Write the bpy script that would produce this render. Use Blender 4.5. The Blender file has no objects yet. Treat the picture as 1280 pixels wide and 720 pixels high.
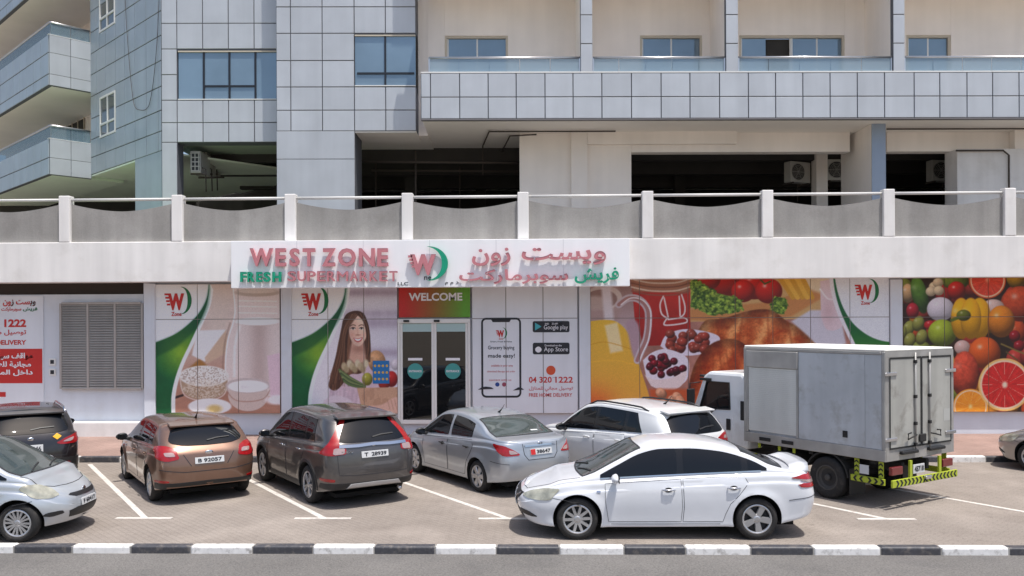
import bpy, bmesh, math, random
import numpy as np
from mathutils import Vector, Matrix, geometry
from mathutils.bvhtree import BVHTree

R = math.radians
random.seed(7)
SC = bpy.context.scene
COL = SC.collection

# ------------------------------------------------------------------ camera
FPX, HORIZON, EYE = 1050.0, 400.0, 3.33          # focal length in px of a 1280 px wide frame
YAW, ROLL = R(1.4), R(-0.26)
cam_d = bpy.data.cameras.new('camera')
cam = bpy.data.objects.new('camera', cam_d)
COL.objects.link(cam)
cam_d.sensor_width = 36.0
cam_d.lens = 36.0 * FPX / 1280.0
cam_d.shift_y = (HORIZON - 360.0) / 1280.0
cam_d.clip_end = 2000
CAM_R = Matrix.Rotation(YAW, 3, 'Z') @ Matrix.Rotation(R(90), 3, 'X') @ Matrix.Rotation(ROLL, 3, 'Z')
cam.matrix_world = Matrix.Translation((0, 0, EYE)) @ CAM_R.to_4x4()
SC.camera = cam

# ------------------------------------------------------------------ sky and sun
SUN_EL, SUN_AZ = R(73), R(40)                    # azimuth: to the right of straight behind the camera
sun_dir = Vector((math.sin(SUN_AZ) * math.cos(SUN_EL), -math.cos(SUN_AZ) * math.cos(SUN_EL), math.sin(SUN_EL)))
world = bpy.data.worlds.new('World')
SC.world = world
world.use_nodes = True
wn = world.node_tree
bgn = wn.nodes['Background']
sky = wn.nodes.new('ShaderNodeTexSky')
sky.sky_type = 'NISHITA'
sky.sun_disc = False
sky.sun_elevation = SUN_EL
sky.sun_rotation = math.atan2(sun_dir.x, sun_dir.y)
sky.air_density = 1.0
sky.dust_density = 3.0
sky.ozone_density = 1.0
wn.links.new(sky.outputs[0], bgn.inputs[0])
bgn.inputs[1].default_value = 0.135
sun_d = bpy.data.lights.new('sun', 'SUN')
sun_d.energy = 3.6
sun_d.angle = R(0.5)
sun_d.color = (1.0, 0.965, 0.91)
sun = bpy.data.objects.new('sun', sun_d)
sun.rotation_euler = sun_dir.to_track_quat('Z', 'Y').to_euler()
sun.location = (10, -10, 30)
COL.objects.link(sun)
SC.view_settings.view_transform = 'Standard'
SC.view_settings.look = 'None'
SC.view_settings.gamma = 1.0
SC.view_settings.exposure = 0.36

# ------------------------------------------------------------------ helpers
def ray(px, py):
    return CAM_R @ Vector(((px - 640.0) / FPX, (HORIZON - py) / FPX, -1.0))

def on_ground(px, py, z=0.0):
    d = ray(px, py)
    t = (z - EYE) / d.z
    return Vector((d.x * t, d.y * t, z))

class Frame:
    """an upright plane frame: local x along the wall, y into it, z up"""
    def __init__(s, ox, oy, yaw):
        s.o = Vector((ox, oy, 0)); s.yaw = yaw
        s.M = Matrix.Rotation(yaw, 3, 'Z'); s.Mi = s.M.inverted()
    def pt(s, px, py, d=0.0):
        r = s.Mi @ ray(px, py); c = s.Mi @ (Vector((0, 0, EYE)) - s.o)
        t = (d - c.y) / r.y
        return c.x + r.x * t, c.z + r.z * t
    def x(s, px, d=0.0, py=300): return s.pt(px, py, d)[0]
    def z(s, py, d=0.0, px=640): return s.pt(px, py, d)[1]
    def px(s, x, y, z=5.0):
        v = CAM_R.transposed() @ (s.M @ Vector((x, y, z)) + s.o - Vector((0, 0, EYE)))
        return 640 + FPX * v.x / -v.z

def srgb(r, g=None, b=None):
    if g is None: r, g, b = r
    f = lambda c: ((c / 255.0) / 12.92 if c / 255.0 <= 0.04045 else ((c / 255.0 + 0.055) / 1.055) ** 2.4)
    return (f(r), f(g), f(b))

def link(o, parent=None):
    COL.objects.link(o)
    if parent is not None: o.parent = parent
    return o

def tag(o, label=None, cat=None, group=None, kind=None):
    if label: o['label'] = label
    if cat: o['category'] = cat
    if group: o['group'] = group
    if kind: o['kind'] = kind
    return o

def empty(name, loc=(0, 0, 0), rz=0.0, parent=None):
    o = bpy.data.objects.new(name, None)
    o.location = loc; o.rotation_euler = (0, 0, rz)
    o.empty_display_size = 0.2
    return link(o, parent)

def meshobj(name, me, m=None, parent=None, loc=(0, 0, 0), rot=(0, 0, 0), scale=None):
    o = bpy.data.objects.new(name, me)
    if m is not None and not me.materials: me.materials.append(m)
    o.location = loc; o.rotation_euler = rot
    if scale: o.scale = scale
    return link(o, parent)

def bm_mesh(bm, name, smooth=False):
    bmesh.ops.recalc_face_normals(bm, faces=bm.faces)
    me = bpy.data.meshes.new(name); bm.to_mesh(me); bm.free()
    if smooth: me.polygons.foreach_set('use_smooth', [True] * len(me.polygons))
    return me

_boxc = {}
def box_mesh(sx, sy, sz, m, bev=0.0, seg=1):
    key = (round(sx, 4), round(sy, 4), round(sz, 4), m.name, bev, seg)
    if key in _boxc: return _boxc[key]
    bm = bmesh.new()
    bmesh.ops.create_cube(bm, size=1.0)
    bmesh.ops.scale(bm, vec=(sx, sy, sz), verts=bm.verts)
    if bev > 0:
        bmesh.ops.bevel(bm, geom=list(bm.edges), offset=min(bev, 0.45 * min(sx, sy, sz)), segments=seg, profile=0.5, affect='EDGES')
    me = bm_mesh(bm, 'box'); me.materials.append(m)
    _boxc[key] = me
    return me

def box(name, x0, x1, y0, y1, z0, z1, m, parent=None, bev=0.0, seg=1):
    me = box_mesh(abs(x1 - x0), abs(y1 - y0), abs(z1 - z0), m, bev, seg)
    return meshobj(name, me, None, parent, ((x0 + x1) / 2, (y0 + y1) / 2, (z0 + z1) / 2))

def prism(name, poly, y0, y1, m, parent=None, axis='y', loc=(0, 0, 0), rot=(0, 0, 0), bev=0.0, smooth=False):
    """extrude a polygon; axis y: poly is (x,z); axis x: poly is (y,z); axis z: poly is (x,y)"""
    bm = bmesh.new()
    def P(a, b, c):
        return {'y': (a, c, b), 'x': (c, a, b), 'z': (a, b, c)}[axis]
    v0 = [bm.verts.new(P(a, b, y0)) for a, b in poly]
    v1 = [bm.verts.new(P(a, b, y1)) for a, b in poly]
    n = len(poly)
    bm.faces.new(v0); bm.faces.new(v1[::-1])
    for i in range(n):
        bm.faces.new((v0[i], v0[(i + 1) % n], v1[(i + 1) % n], v1[i]))
    if bev > 0:
        bmesh.ops.recalc_face_normals(bm, faces=bm.faces)
        bmesh.ops.bevel(bm, geom=list(bm.edges), offset=bev, segments=2, profile=0.5, affect='EDGES')
    return meshobj(name, bm_mesh(bm, name, smooth), m, parent, loc, rot)

def tube_bm(bm, pts, r, n=8, cap=True):
    pts = [Vector(p) for p in pts]
    rings = []
    up = Vector((0, 0, 1))
    for i, p in enumerate(pts):
        t = (pts[min(i + 1, len(pts) - 1)] - pts[max(i - 1, 0)]).normalized()
        a = t.cross(up)
        if a.length < 1e-3: a = t.cross(Vector((1, 0, 0)))
        a.normalize(); b = t.cross(a).normalized()
        rr = r[i] if isinstance(r, (list, tuple)) else r
        rings.append([bm.verts.new(p + (a * math.cos(k * 2 * math.pi / n) + b * math.sin(k * 2 * math.pi / n)) * rr) for k in range(n)])
    for i in range(len(rings) - 1):
        for k in range(n):
            bm.faces.new((rings[i][k], rings[i][(k + 1) % n], rings[i + 1][(k + 1) % n], rings[i + 1][k]))
    if cap:
        bm.faces.new(rings[0]); bm.faces.new(rings[-1][::-1])

def tube(name, pts, r, m, parent=None, n=8):
    bm = bmesh.new(); tube_bm(bm, pts, r, n)
    return meshobj(name, bm_mesh(bm, name, True), m, parent)

def addbox(bm, x0, x1, y0, y1, z0, z1):
    v = [bm.verts.new((x, y, z)) for z in (z0, z1) for y in (y0, y1) for x in (x0, x1)]
    for f in ((0, 1, 3, 2), (4, 5, 7, 6), (0, 1, 5, 4), (2, 3, 7, 6), (0, 2, 6, 4), (1, 3, 7, 5)):
        bm.faces.new([v[i] for i in f])

# ------------------------------------------------------------------ materials
_mats = {}
def mat(name, col, rough=0.6, metal=0.0, spec=0.5, coat=0.0, var=0.0, scale=2.0, detail=4, bump=0.0, bscale=60.0,
        streak=0.0, rnd=0.0, grime=None, gscale=1.2, coords='world', coat_rough=0.03, fine=0.0, fscale=45.0):
    """plain principled paint with procedural unevenness: broad blotches, fine relief, vertical streaks"""
    if name in _mats: return _mats[name]
    m = bpy.data.materials.new(name); m.use_nodes = True
    nt = m.node_tree; N = nt.nodes; L = nt.links
    p = N['Principled BSDF']
    p.inputs['Base Color'].default_value = (*col, 1)
    p.inputs['Roughness'].default_value = rough
    p.inputs['Metallic'].default_value = metal
    p.inputs['Specular IOR Level'].default_value = spec
    p.inputs['Coat Weight'].default_value = coat
    p.inputs['Coat Roughness'].default_value = coat_rough
    if coords == 'world':
        g = N.new('ShaderNodeNewGeometry'); vec = g.outputs['Position']
    else:
        g = N.new('ShaderNodeTexCoord'); vec = g.outputs['Object']
    cur = None
    def mixmul(fac_socket, lo, hi, cur):
        mr = N.new('ShaderNodeMapRange'); L.new(fac_socket, mr.inputs[0])
        mr.inputs[1].default_value = 0.3; mr.inputs[2].default_value = 0.7
        mr.inputs[3].default_value = lo; mr.inputs[4].default_value = hi
        mx = N.new('ShaderNodeMix'); mx.data_type = 'RGBA'; mx.blend_type = 'MULTIPLY'; mx.inputs[0].default_value = 1.0
        if cur is None: mx.inputs[6].default_value = (*col, 1)
        else: L.new(cur, mx.inputs[6])
        L.new(mr.outputs[0], mx.inputs[7])
        return mx.outputs[2]
    if var > 0:
        t = N.new('ShaderNodeTexNoise'); t.inputs['Scale'].default_value = scale; t.inputs['Detail'].default_value = detail
        L.new(vec, t.inputs['Vector'])
        cur = mixmul(t.outputs[0], 1 - var, 1 + var, cur)
    if fine > 0:
        t = N.new('ShaderNodeTexNoise'); t.inputs['Scale'].default_value = fscale; t.inputs['Detail'].default_value = 3
        L.new(vec, t.inputs['Vector'])
        cur = mixmul(t.outputs[0], 1 - fine, 1 + fine, cur)
    if streak > 0:
        mp = N.new('ShaderNodeMapping'); mp.inputs['Scale'].default_value = (1.7, 1.7, 0.12); L.new(vec, mp.inputs[0])
        t = N.new('ShaderNodeTexNoise'); t.inputs['Scale'].default_value = 1.6; t.inputs['Detail'].default_value = 5; L.new(mp.outputs[0], t.inputs['Vector'])
        cur = mixmul(t.outputs[0], 1 - streak, 1 + streak * 0.4, cur)
    if rnd > 0:
        oi = N.new('ShaderNodeObjectInfo')
        mr = N.new('ShaderNodeMapRange'); L.new(oi.outputs['Random'], mr.inputs[0]); mr.inputs[3].default_value = 1 - rnd; mr.inputs[4].default_value = 1 + rnd
        mx = N.new('ShaderNodeMix'); mx.data_type = 'RGBA'; mx.blend_type = 'MULTIPLY'; mx.inputs[0].default_value = 1.0
        if cur is None: mx.inputs[6].default_value = (*col, 1)
        else: L.new(cur, mx.inputs[6])
        L.new(mr.outputs[0], mx.inputs[7]); cur = mx.outputs[2]
    if grime is not None:
        t = N.new('ShaderNodeTexNoise'); t.inputs['Scale'].default_value = gscale; t.inputs['Detail'].default_value = 8; t.inputs['Roughness'].default_value = 0.65
        L.new(vec, t.inputs['Vector'])
        mr = N.new('ShaderNodeMapRange'); L.new(t.outputs[0], mr.inputs[0]); mr.inputs[1].default_value = 0.52; mr.inputs[2].default_value = 0.72; mr.inputs[3].default_value = 0; mr.inputs[4].default_value = grime[3]
        mx = N.new('ShaderNodeMix'); mx.data_type = 'RGBA'; L.new(mr.outputs[0], mx.inputs[0])
        if cur is None: mx.inputs[6].default_value = (*col, 1)
        else: L.new(cur, mx.inputs[6])
        mx.inputs[7].default_value = (*grime[:3], 1); cur = mx.outputs[2]
    if cur is not None: L.new(cur, p.inputs['Base Color'])
    if bump > 0:
        t = N.new('ShaderNodeTexNoise'); t.inputs['Scale'].default_value = bscale; t.inputs['Detail'].default_value = 3; L.new(vec, t.inputs['Vector'])
        b = N.new('ShaderNodeBump'); b.inputs['Strength'].default_value = bump; b.inputs['Distance'].default_value = 0.01
        L.new(t.outputs[0], b.inputs['Height']); L.new(b.outputs[0], p.inputs['Normal'])
    _mats[name] = m
    return m

def paver_mat(name, c1, c2, mortar, bw, bh, dirt, dirt_amt, rot=0.0, msize=0.012, tyre=0.0):
    m = bpy.data.materials.new(name); m.use_nodes = True
    N = m.node_tree.nodes; L = m.node_tree.links; p = N['Principled BSDF']
    g = N.new('ShaderNodeNewGeometry')
    mp = N.new('ShaderNodeMapping'); mp.inputs['Rotation'].default_value = (0, 0, rot); L.new(g.outputs['Position'], mp.inputs[0])
    br = N.new('ShaderNodeTexBrick')
    br.inputs['Color1'].default_value = (*c1, 1); br.inputs['Color2'].default_value = (*c2, 1); br.inputs['Mortar'].default_value = (*mortar, 1)
    br.inputs['Scale'].default_value = 1.0; br.inputs['Mortar Size'].default_value = msize; br.inputs['Mortar Smooth'].default_value = 0.3
    br.inputs['Brick Width'].default_value = bw; br.inputs['Row Height'].default_value = bh
    L.new(mp.outputs[0], br.inputs['Vector'])
    cur = br.outputs['Color']
    for sc_, lo, hi, amt, dc in ((0.35, 0.42, 0.66, dirt_amt * 0.7, dirt), (1.3, 0.48, 0.75, dirt_amt, dirt), (7.0, 0.55, 0.8, dirt_amt * 0.8, tuple(c * 0.6 for c in dirt)), (0.7, 0.5, 0.7, 0.35, tuple(min(1, c * 1.5) for c in c1)), (2.1, 0.66, 0.74, 0.5, tuple(c * 0.45 for c in dirt))):
        t = N.new('ShaderNodeTexNoise'); t.inputs['Scale'].default_value = sc_; t.inputs['Detail'].default_value = 7; t.inputs['Roughness'].default_value = 0.6
        off = N.new('ShaderNodeMapping'); off.inputs['Location'].default_value = (sc_ * 13, sc_ * 7, 0); L.new(g.outputs['Position'], off.inputs[0])
        L.new(off.outputs[0], t.inputs['Vector'])
        mr = N.new('ShaderNodeMapRange'); L.new(t.outputs[0], mr.inputs[0]); mr.inputs[1].default_value = lo; mr.inputs[2].default_value = hi; mr.inputs[4].default_value = amt
        mx = N.new('ShaderNodeMix'); mx.data_type = 'RGBA'; L.new(mr.outputs[0], mx.inputs[0]); L.new(cur, mx.inputs[6]); mx.inputs[7].default_value = (*dc, 1)
        cur = mx.outputs[2]
    fine = N.new('ShaderNodeTexNoise'); fine.inputs['Scale'].default_value = 60; fine.inputs['Detail'].default_value = 2; L.new(g.outputs['Position'], fine.inputs['Vector'])
    mr = N.new('ShaderNodeMapRange'); L.new(fine.outputs[0], mr.inputs[0]); mr.inputs[1].default_value = 0.3; mr.inputs[2].default_value = 0.7; mr.inputs[3].default_value = 0.78; mr.inputs[4].default_value = 1.2
    mx = N.new('ShaderNodeMix'); mx.data_type = 'RGBA'; mx.blend_type = 'MULTIPLY'; mx.inputs[0].default_value = 1; L.new(cur, mx.inputs[6]); L.new(mr.outputs[0], mx.inputs[7])
    L.new(mx.outputs[2], p.inputs['Base Color'])
    p.inputs['Roughness'].default_value = 0.85; p.inputs['Specular IOR Level'].default_value = 0.3
    b = N.new('ShaderNodeBump'); b.inputs['Strength'].default_value = 0.5; b.inputs['Distance'].default_value = 0.006
    L.new(br.outputs['Fac'], b.inputs['Height']); b.invert = True
    L.new(b.outputs[0], p.inputs['Normal'])
    _mats[name] = m
    return m

def glass_mat(name, tint, opacity, rough=0.02):
    """clear tinted pane: part see-through, mirror by angle"""
    m = bpy.data.materials.new(name); m.use_nodes = True
    N = m.node_tree.nodes; L = m.node_tree.links
    out = N['Material Output']; p = N['Principled BSDF']
    p.inputs['Base Color'].default_value = (*tint, 1); p.inputs['Roughness'].default_value = rough; p.inputs['IOR'].default_value = 1.5
    tr = N.new('ShaderNodeBsdfTransparent'); tr.inputs[0].default_value = (*[min(1, 0.55 + 0.5 * t) for t in tint], 1)
    mx = N.new('ShaderNodeMixShader'); mx.inputs[0].default_value = opacity
    L.new(tr.outputs[0], mx.inputs[1]); L.new(p.outputs[0], mx.inputs[2]); L.new(mx.outputs[0], out.inputs[0])
    _mats[name] = m
    return m

M_clad = mat('silver_cladding', srgb(189, 193, 198), rough=0.40, metal=0.2, var=0.06, scale=1.1, streak=0.07, rnd=0.05)
M_joint = mat('joint_shadow_gap', srgb(98, 101, 108), rough=0.8)
M_cream = mat('cream_render', srgb(249, 241, 233), rough=0.85, var=0.04, scale=0.8, streak=0.05, bump=0.15, bscale=90)
M_white = mat('white_render', srgb(230, 227, 224), rough=0.8, var=0.05, scale=0.9, streak=0.10, bump=0.12, bscale=70, grime=(*srgb(190, 184, 176), 0.35))
M_wallw = mat('white_wall_paint', srgb(214, 219, 227), rough=0.7, var=0.03, scale=0.7, streak=0.06, bump=0.1, bscale=70, grime=(*srgb(188, 184, 180), 0.3))
M_grey_conc = mat('weathered_grey_concrete', srgb(152, 149, 145), rough=0.9, var=0.12, scale=1.0, streak=0.16, bump=0.3, bscale=50, fine=.05, fscale=25, grime=(*srgb(112, 108, 104), .4), gscale=1.1)
M_soffit = mat('soffit_paint', srgb(246, 240, 232), rough=0.85, var=0.04, scale=0.7)
M_soffit_bounce = mat('green_bounce_soffit', srgb(232, 242, 224), rough=0.85, var=0.05, scale=0.6)  # pale green tint stands in for green light bounced up from below
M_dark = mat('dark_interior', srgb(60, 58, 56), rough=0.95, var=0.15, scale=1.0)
M_void = mat('void_dark_brown', srgb(62, 54, 50), rough=0.85)
M_frame_w = mat('white_frame', srgb(225, 225, 222), rough=0.4)
M_frame_b = mat('beige_frame', srgb(200, 190, 172), rough=0.45)
M_black_frame = mat('black_frame', srgb(30, 34, 42), rough=0.4)
M_alu = mat('brushed_aluminium', srgb(200, 200, 202), rough=0.28, metal=0.9, var=0.06, scale=3)
M_pipe = mat('dark_pipe', srgb(74, 66, 60), rough=0.7)
M_wingl = mat('blue_window_glass', srgb(128, 150, 166), rough=0.04, spec=0.6, metal=0.3, var=0.16, scale=0.45)
M_darkgl = mat('dark_door_glass', srgb(22, 24, 26), rough=0.02, spec=0.7)
M_railgl = glass_mat('rail_glass', srgb(168, 190, 204), 0.42)
M_blackplastic = mat('black_plastic', srgb(28, 28, 30), rough=0.55)
M_red_print = mat('red_print', srgb(196, 44, 40), rough=0.6)
M_green_print = mat('green_print', srgb(24, 110, 62), rough=0.6)
M_black_print = mat('black_print', srgb(38, 40, 46), rough=0.6)
M_white_print = mat('white_print', srgb(232, 232, 236), rough=0.6)

# ------------------------------------------------------------------ lettering
_AR = {'ء': (0xFE80, 1), 'ذ': (0xFEAB, 2), 'ا': (0xFE8D, 2), 'ب': (0xFE8F, 4), 'ة': (0xFE93, 2), 'ت': (0xFE95, 4), 'ج': (0xFE9D, 4), 'ح': (0xFEA1, 4), 'خ': (0xFEA5, 4), 'د': (0xFEA9, 2),
       'ر': (0xFEAD, 2), 'ز': (0xFEAF, 2), 'س': (0xFEB1, 4), 'ش': (0xFEB5, 4), 'ص': (0xFEB9, 4), 'ع': (0xFEC9, 4), 'ف': (0xFED1, 4), 'ق': (0xFED5, 4),
       'ك': (0xFED9, 4), 'ل': (0xFEDD, 4), 'م': (0xFEE1, 4), 'ن': (0xFEE5, 4), 'و': (0xFEED, 2), 'ى': (0xFEEF, 2), 'ي': (0xFEF1, 4)}
def arabic(s):
    out = []
    for w in s.split(' '):
        r = []
        for i, c in enumerate(w):
            b, n = _AR[c]
            prev = i > 0 and n > 1 and _AR[w[i - 1]][1] == 4
            nxt = i < len(w) - 1 and n == 4 and _AR[w[i + 1]][1] > 1
            f = (3 if prev and nxt else 1 if prev else 2 if nxt else 0)
            r.append(chr(b + f))
        out.append(''.join(r[::-1]))
    return ' '.join(out[::-1])

def text_obj(name, s, x0, x1, z0, z1, y, m, parent, depth=0.004, bold=0.0, rot=0.0):
    """flat or raised lettering that fills a rectangle of the wall, front face towards -y"""
    c = bpy.data.curves.new('text', 'FONT'); c.body = s; c.size = 1.0; c.extrude = 0.5; c.offset = bold; c.resolution_u = 3
    o = bpy.data.objects.new('text', c)
    me = bpy.data.meshes.new_from_object(o)
    bpy.data.objects.remove(o); bpy.data.curves.remove(c)
    n = len(me.vertices)
    co = np.empty(n * 3, np.float32); me.vertices.foreach_get('co', co); co = co.reshape(-1, 3)
    mn, mx = co.min(0), co.max(0)
    u = (co[:, 0] - (mn[0] + mx[0]) / 2) / max(1e-6, mx[0] - mn[0]) * (x1 - x0)
    v = (co[:, 1] - (mn[1] + mx[1]) / 2) / max(1e-6, mx[1] - mn[1]) * (z1 - z0)
    w = -co[:, 2] * depth
    # glyphs that touch are set a hair apart in depth
    par_ = list(range(n))
    def fnd(a):
        while par_[a] != a: par_[a] = par_[par_[a]]; a = par_[a]
        return a
    ev = np.empty(len(me.edges) * 2, np.int32); me.edges.foreach_get('vertices', ev)
    for a, b in ev.reshape(-1, 2).tolist(): par_[fnd(a)] = fnd(b)
    ids = {}
    isl = np.array([ids.setdefault(fnd(i), len(ids)) for i in range(n)])
    w = w - (isl % 7) * min(0.0018, depth * .2)
    me.vertices.foreach_set('co', np.stack([u, w, v], 1).ravel().astype(np.float32)); me.update()
    me.materials.clear(); me.materials.append(m)
    return meshobj(name, me, None, parent, ((x0 + x1) / 2, y - depth / 2, (z0 + z1) / 2), (0, rot, 0))

def crescent(cx, cz, r, h, thick, a0=-75, a1=100, n=26):
    """outline of a tapering crescent open to the left"""
    out, inn = [], []
    for i in range(n + 1):
        t = i / n; a = R(a0 + (a1 - a0) * t)
        w = thick * math.sin(math.pi * min(1, max(0, t))) ** 0.8
        out.append((cx + r * math.cos(a), cz + h * math.sin(a)))
        inn.append((cx + (r - w) * math.cos(a), cz + (h - w * 0.6) * math.sin(a)))
    return out + inn[::-1][1:-1]

# ------------------------------------------------------------------ the ground
LOT_Z = 0.0
ROAD_Z = -0.085
KN0 = on_ground(640, 693, ROAD_Z).y            # front face of the near kerb
KN1 = KN0 + 0.17
KF0 = on_ground(640, 578, 0).y                 # front face of the far kerb
KF1 = KF0 + 0.15
PAVE_Z = 0.125
WALL_Y = 23.5
M_asphalt = mat('road_asphalt', fine=.30, fscale=38, col=srgb(107, 104, 101), rough=0.9, var=0.10, scale=0.7, bump=0.9, bscale=90, grime=(*srgb(84, 82, 82), 0.5), gscale=0.8)
M_pav = paver_mat('warm_grey_pavers', srgb(144, 135, 127), srgb(141, 132, 124), srgb(133, 124, 116), 0.20, 0.10, srgb(112, 103, 96), 0.45, rot=R(45))
M_pink = paver_mat('pink_pavers', srgb(158, 132, 122), srgb(150, 126, 116), srgb(136, 116, 108), 0.2, 0.1, srgb(126, 104, 96), 0.4, msize=0.01)
M_kw = mat('white_kerb_paint', fine=.05, fscale=20, col=srgb(226, 224, 222), rough=0.6, var=0.05, scale=5, grime=(*srgb(128, 122, 116), 0.85), gscale=8)
M_kb = mat('black_kerb_paint', fine=.18, fscale=24, col=srgb(66, 66, 71), rough=0.55, var=0.1, scale=4, grime=(*srgb(128, 120, 112), 0.7), gscale=9)
M_line = mat('white_road_paint', srgb(204, 198, 191), rough=0.7, var=0.06, scale=4, grime=(*srgb(158, 145, 136), 0.85), gscale=9)

def sheet(name, x0, x1, y0, y1, z, m, thick=0.3):
    o = box(name, x0, x1, y0, y1, z - thick, z, m)
    o['kind'] = 'structure'
    return o
sheet('ground', -400, 400, -400, 500, -0.5, mat('sandy_ground', srgb(150, 138, 122), rough=0.95, var=0.1, scale=0.05), 0.4)
road = sheet('road', -120, 120, -8, KN0 + 0.05, ROAD_Z, M_asphalt)
lot = sheet('parking_lot', -60, 60, KN0 + 0.1, KF0 + 0.05, LOT_Z, M_pav, 0.35)
pave = sheet('pavement', -60, 60, KF0 + 0.1, WALL_Y + 0.6, PAVE_Z, M_pink, 0.4)

def kerb(name, y0, y1, zb, zt, bounds, first_white):
    k = box(name, -60, 60, y0 + 0.012, y1 - 0.01, zb - 0.2, zt - 0.012, M_grey_conc)
    k['kind'] = 'structure'
    c = k.location.copy()
    w = first_white
    for a, b in zip(bounds[:-1], bounds[1:]):
        s = box('kerb_stone', a + 0.003, b - 0.003, y0 + random.uniform(-.004, .004), y1 + 0.002, zb - 0.1, zt + random.uniform(-.004, .004), M_kw if w else M_kb, None, 0.03, 3)
        s.parent = k; s.location = s.location - c
        w = not w
nb = [on_ground(p, 690, ROAD_Z).x for p in (20, 93, 166, 241, 318, 393, 469, 545, 621, 699, 779, 855, 935, 1013, 1095, 1170, 1253)]
st = (nb[-1] - nb[0]) / 16
nb = [nb[0] - st * i for i in range(9, 0, -1)] + nb + [nb[-1] + st * i for i in range(1, 10)]
kerb('near_kerb', KN0, KN1, ROAD_Z, 0.028, nb, True)
f0 = on_ground(105.8, 576).x; fs = (on_ground(1227, 576).x - f0) / 22.0
kerb('far_kerb', KF0, KF1, 0.0, PAVE_Z + 0.012, [f0 + fs * i for i in range(-12, 36)], False)

def ground_strip(name, p0, p1, w, z, m, parent):
    d = (p1 - p0); n = Vector((-d.y, d.x, 0)).normalized() * w / 2
    bm = bmesh.new()
    k = 14
    vs = []
    for i in range(k + 1):
        q = p0 + d * (i / k)
        vs.append([bm.verts.new((q + n * s * (1 + random.uniform(-.06, .06)))[:2] + (zz,)) for s in (-1, 1) for zz in (z, z - 0.02)])
    for a, b in zip(vs[:-1], vs[1:]):
        for i, j in ((0, 2), (2, 3), (3, 1), (1, 0)):
            bm.faces.new((a[i], a[j], b[j], b[i]))
    o = meshobj(name, bm_mesh(bm, name), m)
    if parent is not None:
        o.parent = parent; o.matrix_parent_inverse = Matrix.Translation(parent.location).inverted()
    return o
T_Y = on_ground(640, 648).y
SA = R(35.5)
for px in (180, 404, 634, None, 1106, 1330, -60):
    if px is None: tx = (on_ground(634, 648).x + on_ground(1106, 648).x) / 2
    else: tx = on_ground(px, 648).x
    p0 = Vector((tx, T_Y, 0)); Ls = (KF0 - 0.25 - T_Y)
    ground_strip('parking_line', p0, p0 + Vector((-math.tan(SA) * Ls, Ls, 0)), 0.10, 0.004, M_line, lot)
    ground_strip('parking_line', p0 + Vector((-0.48, -0.03, 0)), p0 + Vector((0.48, -0.03, 0)), 0.10, 0.008, M_line, lot)
# stall markings on the far right run the other way
# ------------------------------------------------------------------ podium with the shops
P = Frame(0, WALL_Y, 0)
FD = -0.9                                       # fascia stands forward of the shop front
shop = tag(empty('shop_building', (0, WALL_Y, 0)), 'long white ground-floor shop block under the walled terrace', 'building')
ZS = P.z(350, FD); ZT = P.z(299, FD)            # fascia bottom and top
XL, XR = -26.0, 26.0
box('wall', P.x(178), XR, 0.06, 0.4, 0, ZS + 0.05, M_wallw, shop)
zrec = P.z(368, 0, 90)
box('wall', XL, P.x(178) - 0.004, 0.06, 0.4, 0, zrec, M_wallw, shop)
box('recess_void', XL, P.x(178), 0.20, 0.4, zrec + 0.004, ZS + 0.05, M_void, shop)  # dark sheet stands in for the darkness of the void above the wall
box('plinth', XL, P.x(191), -0.34, 0.05, 0, P.z(528, -.3, 140), M_white, shop, 0.015)
box('fascia', XL, XR, FD, FD + 0.25, ZS, ZT, M_white, shop, 0.02, 2)
box('canopy_slab', XL, XR, FD + 0.254, 0.5, ZS + 0.03, ZS + 0.3, M_white, shop)
box('terrace_deck', XL, XR, FD + 0.254, 24, ZT - 0.35, ZT - 0.12, mat('terrace_tiles', srgb(116, 112, 106), rough=0.8, var=0.06, scale=2), shop)
box('bounce_turf_mat', XL + .1, P.x(205, 1.5), FD + .3, 3.2, ZT - .118, ZT - .09, mat('bounce_turf', srgb(150, 190, 132), rough=.95, var=.15, scale=6, bump=.6, bscale=150), shop)  # unseen turf, added so green light bounces up to the wing soffits
for a, b in ((179, 193), (350.5, 363.5), (723.5, 737.5), (1113, 1128)):
    box('pillar', P.x(a, -.12), P.x(b, -.12), -0.12, 0.055, 0, ZS - 0.002, M_wallw, shop, 0.012)
box('pillar', P.x(1352, -.12), P.x(1368, -.12), -0.12, 0.055, 0, ZS - 0.002, M_wallw, shop, 0.012)
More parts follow.
